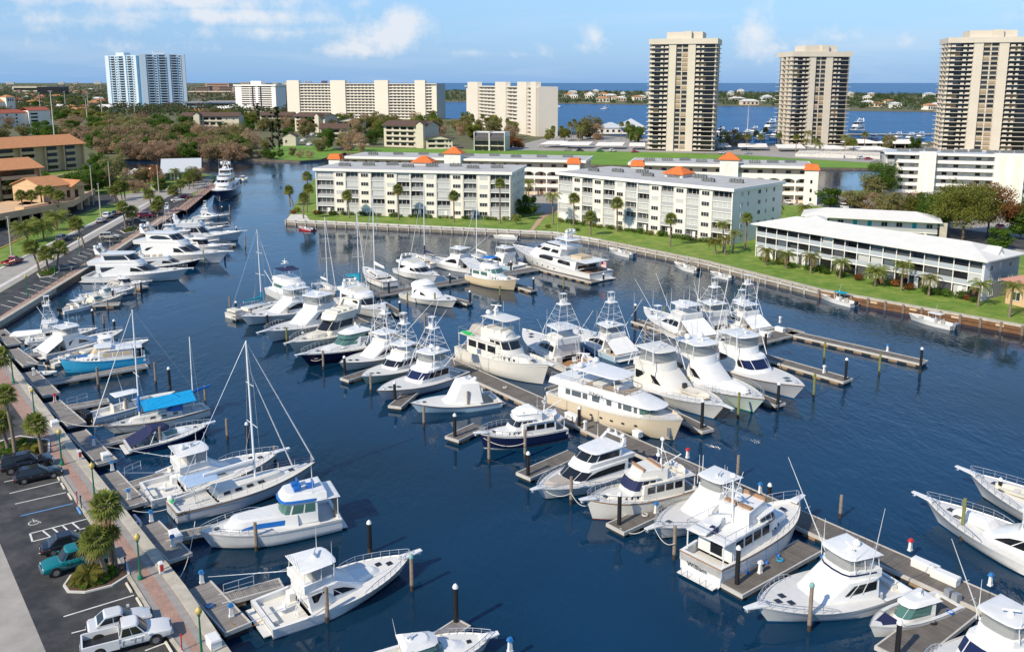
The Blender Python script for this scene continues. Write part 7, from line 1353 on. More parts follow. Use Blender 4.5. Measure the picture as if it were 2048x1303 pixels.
# pedestals, dock boxes, rails on the docks
PED = mat('white_pedestal', (.74, .74, .72), .5); PEDB = mat('pedestal_blue_cap', (.02, .16, .42), .5)
def pedestal(x, y, z, cap, lab):
    me = cmesh('ped', lambda: MB().box(-.2, .2, -.16, .16, 0, .12).hexa([(-.16, -.13, .12), (.16, -.13, .12), (.16, .13, .12), (-.16, .13, .12)], [(-.12, -.1, .9), (.12, -.1, .9), (.12, .1, .9), (-.12, .1, .9)]).mesh('power_pedestal', PED))
    o = link('power_pedestal', me, None, G(x, y, z), .6); tag(o, lab, 'power pedestal', 'white power pedestals on the docks'); link('cap', cmesh(('pc', cap.name), lambda: MB().hexa([(-.22, -.2, .9), (.22, -.2, .9), (.22, .2, .9), (-.22, .2, .9)], [(-.14, -.12, 1.15), (.14, -.12, 1.15), (.14, .12, 1.15), (-.14, .12, 1.15)]).mesh('cap', cap)), o)
for i, (x, y, c, s) in enumerate([(404, 1165, PEDB, 'on the platform beside the white sport fishing yacht'), (463, 1232, PEDB, 'at the outer corner of the lowest quay platform'), (303, 1042, PEDB, 'above the white inflatable dinghy'), (346, 1092, PEDB, 'at the bow of the blue-browed yacht'), (258, 998, PEDB, 'astern of the second sport fishing yacht'), (225, 940, PEDB, 'left of the small console boat'), (188, 890, PEDB, 'astern of the navy express cruiser'), (110, 803, RED, 'astern of the blue-covered ketch'), (68, 750, PED, 'below the bow of the bright blue trawler'), (1375, 915, RED, 'on the main dock above the teak-railed trawler'), (1520, 985, PEDB, 'above the trawler with blue fenders'), (1645, 1133, PEDB, 'at the stern of the big sport fisher with two outriggers'), (1820, 1100, RED, 'on the main dock above the open motorboat'), (1980, 1170, PEDB, 'at the right end of the main dock'), (1312, 1025, PEDB, 'on the finger pier beside the teak-railed trawler'), (1520, 1145, PED, 'on the finger pier right of the blue fenders'), (1775, 702, PEDB, 'on the longest finger pier'), (1648, 745, PED, 'on the finger pier beside the empty slip'), (1560, 645, PED, 'at the end of the lower cross pier'), (1170, 858, PED, 'above the motor yacht with the foredeck cover'), (1020, 1302, PEDB, 'alone at the bottom edge of the picture')]): pedestal(x, y, .65 if i > 9 else .8, c, 'white power pedestal ' + s)
for i, (x, y, l, s) in enumerate([(1145, 838, 2.2, 'behind the navy-hulled trawler'), (1275, 872, 1.0, 'below the sand-hulled yacht'), (1850, 1138, 2.2, 'nearer the left end of the pair above the open motorboat'), (1890, 1160, 2.2, 'right one of the pair above the open motorboat'), (1530, 672, 1.8, 'left one at the end of the lower cross pier'), (1560, 662, 1.6, 'right one at the end of the lower cross pier'), (428, 1290, 1.2, 'on the quay cap at the bottom of the promenade'), (212, 918, 1.0, 'by the platform of the navy express cruiser'), (110, 852, 1.0, 'by the platform of the blue-covered ketch'), (352, 1078, 1.6, 'on the platform under the sloop stern'), (1012, 528, 1.6, 'on the upper cross pier near the superyacht'), (1040, 522, 1.6, 'on the upper cross pier closest to the superyacht')]):
    o = link('dock_box', cmesh(('dbx', l), lambda: MB().box(-l/2, l/2, -.4, .4, 0, .6).mesh('dock_box', PED)), None, G(x, y, .64 if i not in (6, 7, 8) else 1.36), math.atan2(dd.y, dd.x)); tag(o, 'white dock box ' + s, 'dock box', 'white dock boxes'); link('lid', cmesh(('dbl', l), lambda: MB().hexa([(-l/2 - .04, -.44, .6), (l/2 + .04, -.44, .6), (l/2 + .04, .44, .6), (-l/2 - .04, .44, .6)], [(-l/2, -.36, .74), (l/2, -.36, .74), (l/2, .36, .74), (-l/2, .36, .74)]).mesh('lid', PED)), o)
for i, (a, b, s) in enumerate([((448, 1190), (508, 1172), 'beside the white sport fishing yacht astern'), ((250, 952), (282, 938), 'beside the second sport fishing yacht'), ((190, 872), (232, 858), 'below the blue-covered ketch'), ((135, 812), (175, 800), 'astern of the T-top fishing boat'), ((50, 712), (75, 700), 'above the bright blue trawler')]):
    A = G(*a, .75); B = G(*b, .75); mb = MB(); up = Vector((0, 0, 1.0)); mb.path([A, A + up, B + up, B], .035, 5); mb.tube((A + B)/2, (A + B)/2 + up, .03, 4); mb.tube(A + up*.5, B + up*.5, .025, 4); tag(mb.build('gangway_rail', ST), 'steel gangway railing ' + s, 'railing', 'gangway railings')
# ================================================================ PLANTS
def folmat(name, c, c2, rnd=.22, scale=.9):
    m = mat(name, c, .75, var=.28, scale=scale, rnd=rnd, dark=c2, spec=.2); t = m.node_tree; b = t.nodes['Principled BSDF']; tr = t.nodes.new('ShaderNodeBsdfTranslucent'); mx = t.nodes.new('ShaderNodeMixShader'); mx.inputs[0].default_value = .5; t.links.new(b.inputs['Base Color'].links[0].from_socket, tr.inputs[0]); t.links.new(b.outputs[0], mx.inputs[1]); t.links.new(tr.outputs[0], mx.inputs[2]); t.links.new(mx.outputs[0], t.nodes['Material Output'].inputs[0]); return m
FG = folmat('green_leaves', (.13, .22, .03), (.06, .12, .018)); FY = folmat('yellow_green_leaves', (.26, .25, .05), (.13, .16, .03)); FB = folmat('browned_leaves', (.54, .36, .23), (.36, .255, .155)); FBG = folmat('half_browned_leaves', (.34, .28, .13), (.19, .21, .07)); FD = folmat('dark_conifer_needles', (.035, .065, .026), (.018, .036, .015)); FO = folmat('rust_leaves', (.36, .14, .05), (.2, .10, .035))
PF = folmat('palm_fronds', (.31, .34, .08), (.16, .20, .045), .15, 2.5); PF2 = folmat('yellowing_fronds', (.28, .24, .05), (.13, .16, .03), .15, 2.5); PDEAD = mat('dead_fronds', (.23, .14, .06), .9, var=.2); BARK = mat('palm_bark', (.22, .17, .125), .95, var=.25, scale=3); BARKT = mat('tree_bark', (.14, .10, .075), .95, var=.25, scale=2); GC = folmat('ground_cover', (.13, .24, .03), (.07, .15, .02), .1, 4)
def leafcloud(centers, rad, n, size, seed, flat_=.75, up=.35):
    rs = np.random.RandomState(seed); C_ = np.asarray(centers, float); k = len(C_); N_ = k*n
    d = rs.normal(size=(N_, 3)); d /= np.linalg.norm(d, axis=1)[:, None]; r = rs.uniform(.45, 1, N_)[:, None]**.6
    rd = np.repeat(np.asarray(rad, float).reshape(-1), n)[:, None] if np.ndim(rad) else rad
    P_ = np.repeat(C_, n, 0) + d*r*rd*np.array([1, 1, flat_])
    nv = d + rs.normal(size=(N_, 3))*.6 + np.array([0, 0, up]); nv /= np.linalg.norm(nv, axis=1)[:, None]
    a = np.cross(nv, rs.normal(size=(N_, 3))); a /= np.linalg.norm(a, axis=1)[:, None]; b_ = np.cross(nv, a); s = (size*rs.uniform(.6, 1.3, N_))[:, None]
    V = np.stack([P_ - a*s, P_ - b_*s*.55, P_ + a*s, P_ + b_*s*.55], 1).reshape(-1, 3); return V
def leafmesh(name, V, m):
    n = len(V)//4; me = bpy.data.meshes.new(name); me.vertices.add(len(V)); me.vertices.foreach_set('co', V.astype(np.float32).ravel()); me.loops.add(4*n); me.loops.foreach_set('vertex_index', np.arange(4*n)); me.polygons.add(n); me.polygons.foreach_set('loop_start', np.arange(0, 4*n, 4)); me.materials.append(m); me.update(calc_edges=True); me.validate(); return me
def treeproto(seed, h, r, m, clumps=18, n=55, size=.34, low=.35, shape='round', gaps=.0, key=''):
    rs = random.Random(seed); cs = []; rd = []
    for i in range(clumps):
        t = rs.random(); a = rs.uniform(0, 6.28)
        if shape == 'round': z = lerp(low, .92, t); rr = r*math.sqrt(max(.08, 1 - ((z - .62)/.5)**2))*rs.uniform(.35, .85)
        elif shape == 'column': z = lerp(.08, .97, t); rr = r*(1 - .6*z)*rs.uniform(.1, .8)
        else: z = lerp(.5, .95, t); rr = r*rs.uniform(.2, 1.0)
        cs.append((rr*math.cos(a), rr*math.sin(a), z*h)); rd.append(r*rs.uniform(.26, .48)*(1 if shape != 'column' else .8))
    crown = leafmesh('crown', leafcloud(cs, rd, n, size, seed), m)
    mb = MB(); th = h*(.5 if shape != 'column' else .9); mb.tube((0, 0, -.3), (0, 0, th*.5), .045*h*.6, 6, .03*h*.6); mb.tube((0, 0, th*.5), (.1*r, .05*r, th), .03*h*.6, 6, .015*h*.6)
    for c in cs[:9]: mb.tube((.05*r, 0, th*.55), c, .012*h*.6, 4, .004*h)
    return crown, mb.mesh('trunk', BARKT)
TP = {}
for kk, m, h, r, sh, lo in (('green', FG, 9, 4.6, 'round', .22), ('yellow', FY, 9, 4.4, 'round', .35), ('brown', FB, 8.5, 4.6, 'round', .08), ('half', FBG, 9, 4.8, 'round', .14), ('dark', FD, 22, 2.6, 'column', .1), ('rust', FO, 6, 4.5, 'round', .2)):
    TP[kk] = [treeproto(17*i + len(kk)*101, h, r, m, 26, 120 if kk != 'brown' else 85, .34 if kk != 'brown' else .27, lo, sh) for i in range(3)]
for q in ('half', 'green', 'brown'): TP['big' + q] = [treeproto(77 + len(q), 15, 8, {'half': FY, 'green': FG, 'brown': FO}[q], 44, 230, .26, .38, 'round')]*3
TH = {'bighalf': 15, 'biggreen': 15, 'bigbrown': 15, 'green': 9, 'yellow': 9, 'brown': 8.5, 'half': 9, 'dark': 22, 'rust': 6}
TC = {}
def tree(kind, x, y, h, where, wide=1.0, z=1.0, name=None):
    big = kind.startswith('big'); K = kind; kind = kind.replace('big', ''); i = TC.get((kind, where), 0); TC[(kind, where)] = i + 1; p = G(x, y, z); rs = random.Random(int(x*31 + y*17)); s = h/TH[K]
    o = link({'green': 'broadleaf_tree', 'yellow': 'broadleaf_tree', 'brown': 'wind_burned_tree', 'half': 'wind_burned_tree', 'dark': 'conifer_tree', 'rust': 'rust_leaved_tree'}[kind] if not name else name, None, None, (p.x, p.y, z), rs.uniform(0, 6.28)); o.scale = (s*wide*rs.uniform(.9, 1.1), s*wide*rs.uniform(.9, 1.1), s)
    d = {'green': 'green leafy tree', 'yellow': 'yellow-green tree', 'brown': 'brown wind-burned tree', 'half': 'half browned tree', 'dark': 'tall dark conifer', 'rust': 'rust-leaved tree'}[kind]
    tag(o, '%s %s, %s of its kind there' % (d, where, ORD(i)), 'tree', 'trees ' + where); c, t = TP[K][rs.randrange(3)]; link('crown', c, o); link('trunk', t, o); return o
rt = random.Random(21)
for row, (y, h, x0, x1, st) in enumerate([(317, 8, 250, 548, 12), (309, 9, 205, 500, 14), (299, 9.5, 190, 490, 16), (288, 10, 180, 480, 18), (276, 10, 180, 400, 19), (264, 10, 195, 345, 21), (254, 10, 200, 330, 22)]):
    x = x0
    while x < x1:
        yy = y + rt.uniform(-3, 2); k = rt.choice(['brown', 'brown', 'half', 'brown', 'half', 'green'] if row < 4 else ['half', 'brown', 'half', 'green']); tree(k, x, yy, h*rt.uniform(.85, 1.35)*(.5 if (row == 0 and x > 500) else 1), 'along the far channel bank', 1.25); x += st*rt.uniform(.75, 1.25)
for x, y, h, k in [(505, 298, 13, 'brown'), (478, 296, 10, 'green'), (655, 300, 13, 'green'), (640, 303, 9, 'half'), (700, 302, 13, 'brown'), (722, 304, 11, 'brown'), (685, 296, 10, 'half'), (585, 312, 5, 'half'), (600, 316, 4.5, 'brown'), (560, 315, 4.5, 'green'), (620, 317, 4.5, 'brown'), (575, 280, 9, 'green'), (610, 275, 9, 'half'), (500, 262, 11, 'green'), (660, 268, 8, 'green'), (745, 290, 10, 'green'), (730, 280, 10, 'half'), (530, 300, 8, 'half')]: tree(k, x, y, h, 'around the far lawn')
for x, y, h in [(545, 300, 24), (558, 302, 27), (518, 262, 24)]: tree('dark', x, y, h, 'beside the far lawn', 1.0)
for i in range(52):
    x = rt.uniform(700, 1060); y = rt.uniform(244, 284); tree(rt.choice(['yellow', 'half', 'yellow', 'green', 'brown']), x, y, rt.uniform(9, 15), 'below the pale yellow slab blocks', .9)
for x, y, h, k in [(1015, 296, 7, 'rust'), (1035, 297, 6, 'rust'), (1180, 278, 16, 'half'), (1165, 280, 14, 'half'), (1195, 280, 13, 'brown'), (1262, 285, 12, 'green'), (1275, 288, 11, 'green'), (1130, 282, 9, 'yellow'), (1100, 285, 9, 'yellow'), (1440, 292, 13, 'dark'), (1458, 292, 12, 'brown'), (1475, 291, 9, 'brown'), (1490, 290, 8, 'brown'), (1425, 290, 9, 'green'), (1955, 300, 9, 'half'), (1700, 300, 8, 'yellow'), (1775, 300, 9, 'half'), (1830, 300, 8, 'green')]: tree(k, x, y, h, 'near the lagoon towers')
for x, y, h, k, w in [(1925, 480, 15, 'bighalf', 1.05), (1880, 468, 11, 'biggreen', 1.1), (1975, 474, 14, 'bigbrown', 1.0), (2040, 478, 9, 'green', 1), (1760, 400, 13, 'biggreen', .9), (1745, 402, 9, 'half', .9), (1870, 452, 9, 'green', 1.2), (1840, 440, 8, 'yellow', 1.2), (1800, 432, 7, 'half', 1.3), (1770, 425, 6, 'half', 1.3), (1735, 420, 6, 'brown', 1.4), (1710, 418, 6, 'half', 1.3), (1660, 415, 7, 'green', 1.2), (1690, 412, 5, 'brown', 1.3), (1820, 428, 7, 'brown', 1.2), (1060, 432, 7, 'green', .8), (1045, 432, 6, 'green', .8), (1395, 400, 5, 'half', 1), (2000, 500, 6, 'green', 1), (1885, 440, 8, 'half', 1.1), (1918, 440, 9, 'green', 1.1)]: tree(k, x, y, h, 'behind the low white building', w, 1.3)
for x, y, h, k in [(150, 392, 8, 'green'), (168, 388, 9, 'green'), (190, 385, 9, 'green'), (205, 378, 10, 'green'), (222, 380, 9, 'half'), (240, 378, 8, 'brown'), (262, 374, 8, 'brown'), (285, 372, 7, 'half'), (300, 370, 7, 'rust'), (318, 372, 6, 'brown'), (270, 386, 5, 'brown'), (290, 384, 4.5, 'brown'), (322, 384, 6, 'green'), (185, 368, 9, 'green'), (215, 362, 9, 'half'), (375, 372, 6, 'green'), (388, 366, 6.5, 'half'), (398, 362, 6, 'brown'), (60, 372, 7, 'green'), (82, 378, 7, 'green'), (200, 345, 9, 'green'), (230, 348, 9, 'half')]: tree(k, x, y, h, 'around the marina forecourt', 1.0, 1.3)
for i in range(46):
    x = rt.uniform(372, 700); tree(rt.choice(['green', 'half', 'yellow', 'brown', 'half']), x, rt.uniform(234, 268), rt.uniform(8, 13), 'between the brown roofed condominiums', 1.1)
for i in range(70):
    x = rt.uniform(-10, 215); y = rt.uniform(226, 285) if i % 2 else rt.uniform(200, 240); tree(rt.choice(['green', 'half', 'yellow', 'brown', 'green']), x, y, rt.uniform(9, 14), 'in the left suburb', 1.2)
# far woods: one mass each
def woods(name, label, pts, h, size, seed, m, n=26):
    V = leafcloud([(p[0], p[1], 1 + h*.45*s) for p, s in pts], [h*.75*s for p, s in pts], n, size, seed, .6); o = link(name, leafmesh(name, V, m)); tag(o, label, 'woods', None, 'stuff')
rw = random.Random(5)
def scatter(n, f): return [f() for _ in range(n)]
def isl_pt():
    px = rw.uniform(860, 2060); y0 = np.interp(px, [860, 1290, 1560, 1860, 2060], [202.5, 208.5, 212.5, 222, 229]); y1 = np.interp(px, [860, 1560, 2060], [181.5, 186, 193]); t = rw.random(); py = 1/lerp(1/(y0 - 165), 1/(y1 - 165), t) + 165; p = G(px, py, 1); return (p.to_2d(), rw.uniform(.6, 1.3))
woods('island_woods', 'dark green woods covering the barrier island across the lagoon', scatter(1500, isl_pt), 11, 1.7, 3, folmat('island_leaves', (.10, .15, .045), (.05, .085, .03), 0, .03), 34)
woods('island_scrub', 'browned scrub along the barrier island shore', scatter(350, isl_pt), 8, 1.5, 4, folmat('island_scrub_leaves', (.22, .16, .08), (.12, .11, .04), 0, .03), 24)
def land_pt():
    px = rw.uniform(-240, 620); py = 165 + 3.2*22**rw.random(); p = G(px, py, 1); return (p.to_2d(), rw.uniform(.7, 1.4))
woods('mainland_woods', 'green suburban woods stretching to the left horizon', scatter(3000, land_pt), 11, 2.1, 6, folmat('suburb_leaves', (.10, .14, .05), (.06, .085, .04), 0, .02), 26)
woods('mainland_scrub', 'browned suburban trees stretching to the left horizon', scatter(1200, land_pt), 10, 2.0, 7, folmat('suburb_brown_leaves', (.20, .13, .075), (.11, .085, .05), 0, .02), 24)
# ---- palms
def fanpalm(seed, m):
    rs = random.Random(seed); mb = MB(); dead = MB()
    for i in range(40):
        a = i*2.4 + rs.uniform(-.2, .2); e = lerp(1.35, -.75, i/39) + rs.uniform(-.12, .12); L_ = rs.uniform(.75, 1.0); st = Vector((math.cos(a)*math.cos(e), math.sin(a)*math.cos(e), math.sin(e))); hub = st*L_*.9; side = st.cross(Vector((0, 0, 1))).normalized(); up = side.cross(st)
        tgt = mb if i < 35 else dead; tgt.tube((0, 0, 0), hub, .022, 3)
        for k in range(13):
            t = lerp(-1.9, 1.9, k/12); d = st*math.cos(t) + side*math.sin(t) + up*.12*math.cos(t*2); d = d.normalized(); l = rs.uniform(.8, 1.05)*(1 - .12*abs(t)); w_ = d.cross(up).normalized()*.075; mid = hub + d*l*.55; tip = hub + d*l - Vector((0, 0, .28 + .1*(e < 0)))
            tgt.add([hub, mid + w_, tip, mid - w_], [(0, 1, 2, 3)])
    return mb.mesh('crown', m), dead.mesh('dead_leaves', PDEAD)
def featherpalm(seed, m, n=17, droop=1.0, L0=2.6):
    rs = random.Random(seed); mb = MB(); dead = MB()
    for i in range(n):
        a = i*2.4; e0 = lerp(1.2, -.1, i/(n - 1)); l = L0*rs.uniform(.85, 1.1); P_ = []; q = Vector((0, 0, 0)); e = e0; h_ = Vector((math.cos(a), math.sin(a), 0))
        for k in range(8): P_.append(q.copy()); q = q + (h_*math.cos(e) + Vector((0, 0, math.sin(e))))*l/7; e -= droop*.27
        side = h_.cross(Vector((0, 0, 1))); tgt = dead if i >= n - 2 else mb
        for k in range(7): tgt.tube(P_[k], P_[k+1], .03, 3)
        for k in range(1, 8):
            d = (P_[k] - P_[k-1]).normalized()
            for f in (0, .5):
                c = P_[k-1].lerp(P_[k], f + .2); ll = .75*math.sin(math.pi*min(.98, (k - .6 + f)/8.2))**.7 + .12
                for sg in (1, -1): v = (side*sg*.75 + d*.55 - Vector((0, 0, .45))).normalized(); tgt.add([c, c + v*ll*.5 + d*.07, c + v*ll, c + v*ll*.5 - d*.07], [(0, 1, 2, 3)])
    return mb.mesh('crown', m), dead.mesh('dead_leaves', PDEAD)
FP = [fanpalm(s, PF) for s in (1, 2, 3)]; CP = [featherpalm(s, PF2 if s == 2 else PF, 17, 1.0) for s in (1, 2, 3)]; DP = [featherpalm(5, PF, 34, .75, 2.5)]
PALMS = 0
def palm(kind, bx_, by, cx_, cy_, where, z=1.3, r=1.0):
    global PALMS
    PALMS += 1; rs = random.Random(PALMS); p = G(bx_, by, z); lo, hi = .5, 30
    for _ in range(30):
        m_ = (lo + hi)/2
        if PX((p.x, p.y, z + m_))[1] > cy_: lo = m_
        else: hi = m_
    h = lo; lx = (cx_ - bx_)*p.y/FPX; o = thing('palm_tree', where, 'palm', (p.x, p.y, z), 0, 'palm trees')
    mb = MB(); pts = [Vector((lx*t**1.5, rs.uniform(-.05, .05), h*t)) for t in (0, .25, .5, .75, 1)]
    for i, (a, b_) in enumerate(zip(pts, pts[1:])): mb.tube(a - Vector((0, 0, .3)) if i == 0 else a, b_, (.22 - .025*i)*min(1.2, r + .1), 7, (.20 - .025*i)*min(1.2, r + .1))
    mb.build('trunk', BARK, o, 60); me, de = {'f': FP, 'c': CP, 'd': DP}[kind][rs.randrange(3 if kind != 'd' else 1)]
    for nm, q in (('crown', me), ('dead_leaves', de)): c = link(nm, q, o, (lx, 0, h)); c.scale = (r, r, r); c.rotation_euler = (0, 0, rs.uniform(0, 6))
A_ = 'cabbage palm'; C_ = 'coconut palm'
for k, bx_, by, cx_, cy_, r, lab in [('f', 225, 1137, 222, 1012, 1.05, 'taller cabbage palm in the planted island beside the teal pickup'), ('f', 212, 1157, 197, 1080, 1.0, 'front cabbage palm in the planted island beside the teal pickup'), ('f', 234, 1138, 228, 1066, .6, 'smaller rear cabbage palm in the island beside the teal pickup'),
    ('f', 32, 912, 22, 790, .95, 'tall cabbage palm above the black cars on the left'), ('f', 84, 910, 77, 848, 1.0, 'cabbage palm closest to the promenade above the black cars'), ('f', 17, 902, 5, 842, 1.05, 'cabbage palm at the left edge above the black cars'), ('f', -6, 775, 4, 715, 1.2, 'cabbage palm at the left edge beside the bright blue trawler'),
    ('f', 78, 540, 66, 495, 1.15, 'left palm of the trio on the upper car park island'), ('f', 97, 545, 95, 508, 1.15, 'middle palm of the trio on the upper car park island'), ('f', 115, 540, 123, 497, 1.15, 'right palm of the trio on the upper car park island'), ('f', 169, 495, 155, 447, 1.2, 'leaning cabbage palm alone beside the street'), ('f', 252, 461, 248, 414, 1.1, 'left palm of the pair beside the dark pickup'), ('f', 267, 459, 266, 424, 1.2, 'right palm of the pair beside the dark pickup'),
    ('d', 57, 485, 51, 457, 1.3, 'leftmost date palm on the lawn by the driveway'), ('d', 88, 478, 86, 450, 1.3, 'second date palm on the lawn by the driveway'), ('d', 114, 460, 115, 434, 1.3, 'date palm below the parking deck wall'),
    ('f', 45, 412, 43, 391, 1.1, 'first palm on the tan parking deck from the left'), ('f', 64, 411, 64, 391, 1.1, 'second palm on the tan parking deck'), ('f', 84, 408, 83, 382, 1.1, 'third palm on the tan parking deck'), ('f', 106, 409, 100, 382, 1.1, 'fourth palm on the tan parking deck'), ('f', 117, 412, 120, 391, 1.1, 'fifth palm on the tan parking deck'), ('c', 28, 392, 27, 368, 1.2, 'palm between the two tan condominiums'),
    ('f', 230, 403, 229, 381, 1.1, 'left palm of the forecourt clump'), ('f', 244, 399, 240, 371, 1.2, 'middle palm of the forecourt clump'), ('f', 250, 398, 250, 373, 1.2, 'right palm of the forecourt clump'), ('f', 302, 408, 299, 389, 1.25, 'palm at the corner of the forecourt kerb'), ('f', 316, 432, 314, 412, 1.2, 'lower palm beside the boardwalk car park'), ('f', 318, 425, 319, 402, 1.1, 'upper palm beside the boardwalk car park'), ('f', 350, 399, 347, 381, 1.3, 'palm in front of the parked white car'), ('f', 363, 396, 362, 368, 1.1, 'palm right of the parked white car'), ('f', 379, 379, 376, 354, 1.1, 'left palm in front of the clubhouse trees'), ('f', 387, 376, 386, 351, 1.0, 'right palm in front of the clubhouse trees'), ('c', 350, 362, 350, 341, .9, 'thin palm in front of the clubhouse roof'),
    ('f', 580, 412, 579, 380, 1.3, 'leaning palm on the seawall point, outermost'), ('f', 586, 410, 578, 383, 1.0, 'second palm on the seawall point'), ('f', 618, 402, 616, 353, 1.4, 'tall palm at the left end of the left condominium'), ('f', 607, 437, 609, 395, 1.3, 'palm on the sandy corner of the seawall'), ('f', 614, 425, 618, 378, 1.4, 'bushy palm behind the sandy corner'), ('f', 699, 436, 695, 391, 1.3, 'first lawn palm before the left condominium'), ('f', 798, 440, 797, 379, 1.3, 'second lawn palm before the left condominium'), ('f', 908, 444, 908, 392, 1.3, 'third lawn palm before the left condominium'), ('f', 1000, 447, 1000, 366, 1.2, 'tall lawn palm at the right end of the left condominium'), ('c', 1032, 449, 1032, 433, .8, 'short palm beside the salmon path'),
    ('c', 1106, 449, 1105, 392, 1.2, 'coconut palm between the two seawall condominiums'), ('f', 1147, 456, 1147, 397, 1.3, 'first lawn palm before the right condominium'), ('f', 1181, 471, 1180, 434, 1.35, 'short lawn palm nearest the seawall'), ('f', 1234, 464, 1233, 407, 1.4, 'second lawn palm before the right condominium'), ('f', 1340, 493, 1340, 438, 1.25, 'third lawn palm before the right condominium'), ('c', 1447, 503, 1443, 448, 1.0, 'tallest palm of the clump at the right condominium corner'), ('c', 1431, 508, 1429, 482, .9, 'left low palm of the clump at the right condominium corner'), ('c', 1465, 506, 1468, 466, .9, 'right palm of the clump at the right condominium corner'), ('c', 1450, 510, 1449, 478, .9, 'middle low palm of the clump at the right condominium corner'), ('f', 1490, 498, 1491, 436, 1.1, 'thin palm beside the end wall of the right condominium'), ('c', 1548, 452, 1549, 412, 1.3, 'palm behind the end wall of the right condominium'), ('c', 1057, 394, 1056, 365, 1.3, 'left palm in the gap before the left arcade'), ('c', 1096, 386, 1095, 368, 1.2, 'right palm in the gap before the left arcade'), ('c', 1608, 430, 1609, 414, 1.1, 'palm in the car park before the right arcade'),
    ('c', 1532, 530, 1533, 502, 1.0, 'leftmost palm before the low white building'), ('c', 1572, 537, 1571, 508, 1.0, 'second palm before the low white building'), ('c', 1621, 547, 1621, 512, 1.05, 'third palm before the low white building'), ('c', 1679, 557, 1681, 524, 1.05, 'fourth palm before the low white building'), ('d', 1750, 572, 1751, 543, 1.1, 'bushy date palm before the low white building'), ('c', 1802, 581, 1803, 531, 1.1, 'sixth palm before the low white building'), ('c', 1857, 592, 1858, 556, 1.0, 'seventh palm before the low white building'), ('c', 1956, 612, 1958, 569, 1.05, 'yellowing palm at the right end of the low white building'), ('c', 2018, 634, 2021, 574, 1.1, 'tall grey palm at the right edge by the seawall')]: palm(k, bx_, by, cx_, cy_, lab, 1.3 if not 380 < by < 413 or bx_ > 125 else 4.9, r*(1.25 if bx_ < 400 and by < 600 else 1))
for i in range(44):
    reg = rt.choice([(1060, 1290, 272, 292), (1440, 1560, 286, 300), (1590, 1770, 296, 308), (760, 1060, 262, 282)]); x = rt.uniform(reg[0], reg[1]); y = rt.uniform(reg[2], reg[3]); palm('f' if i % 3 else 'c', x, y, x + rt.uniform(-2, 2), y - rt.uniform(18, 34), '%s slender palm planted among the lagoon car parks' % ORD(i), 1.1, 1.5)
# ---- shrubs
SH = [leafmesh('leaves', leafcloud([(rt.uniform(-.5, .5), rt.uniform(-.4, .4), .55) for _ in range(5)], .5, 60, .12, s, .9), FG if s < 2 else (FY if s == 2 else FO)) for s in range(4)]
def shrub(x, y, s, lab, v=0, z=1.3):
    o = link('shrub', SH[v], None, G(x, y, z), x % 6); o.scale = (s, s, s*.9); tag(o, lab, 'shrub', 'clipped shrubs along the condominiums')
for i in range(26): t = i/25; shrub(660 + t*365 + rt.uniform(-5, 5), 429 + t*12 + rt.uniform(-.5, 1), rt.uniform(1.0, 1.7), '%s shrub from the left under the left condominium' % ORD(i), rt.choice([0, 1, 0, 1, 2]))
for i in range(28): t = i/27; shrub(1122 + t*310 + rt.uniform(-4, 4), 444 + t*44 + rt.uniform(-.5, 1), rt.uniform(1.0, 1.8), '%s shrub from the left under the right condominium' % ORD(i), rt.choice([0, 1, 1, 2]))
for i in range(26): t = i/25; shrub(1520 + t*430 + rt.uniform(-6, 6), 520 + t*82 + rt.uniform(0, 3), rt.uniform(.9, 1.9), '%s shrub from the left along the low white building' % ORD(i), rt.choice([0, 1, 2, 3]))
for i, (x, y, s) in enumerate([(585, 428, 1.6), (595, 424, 1.8), (640, 428, 1.4), (628, 430, 1.6), (1095, 456, 1.2), (1155, 462, 1.0)]): shrub(x, y, s, '%s shrub beside the seawall point palms' % ORD(i), (3, 2, 1)[i % 3])
# planted islands in the car parks
def island(lab, px, h=.32, z=1.32, seed=1, n=230):
    P_ = [G(x, y, z) for x, y in px]; c = sum(P_, Vector())/len(P_); o = thing('planted_island', lab, 'planting bed', (c.x, c.y, z), 0, 'kerbed planting islands'); mb = MB(); mb.prism([(p.x - c.x, p.y - c.y) for p in P_], 0, .14); mb.build('kerb', CONW, o); mb = MB(); mb.prism([((p.x - c.x)*.92, (p.y - c.y)*.92) for p in P_], .14, .17); mb.build('soil', MULCH, o)
    rs = random.Random(seed); pts = []
    while len(pts) < n:
        w_ = [rs.random() for _ in P_]; w_ = [q**3 for q in w_]; q = sum(((p - c)*(wi/sum(w_)) for p, wi in zip(P_, w_)), Vector()); pts.append((q.x*.86, q.y*.86, .3))
    tag(link('ground_cover', leafmesh('ground_cover', leafcloud(pts, h, 34, .13, seed, .7, .8), GC), o), None, kind='stuff')
island('kerbed planting island with two palms and a cycad beside the teal pickup', [(126, 1172), (140, 1152), (175, 1140), (215, 1130), (255, 1128), (260, 1150), (225, 1172), (170, 1186), (135, 1185)], seed=2); island('kerbed planting island under the palms above the black cars', [(-20, 925), (-10, 885), (40, 872), (100, 880), (100, 905), (60, 925), (10, 935)], seed=3); island('kerbed planting island of the palm trio on the upper car park', [(74, 548), (88, 538), (118, 532), (120, 542), (104, 553), (80, 556)], seed=4, n=60); island('kerbed planting island under the pair of palms by the dark pickup', [(240, 462), (255, 455), (277, 455), (272, 463), (250, 467)], seed=5, n=50); island('kerbed planting island under the palms by the boardwalk', [(342, 400), (352, 395), (372, 393), (366, 401), (348, 405)], seed=6, n=40)
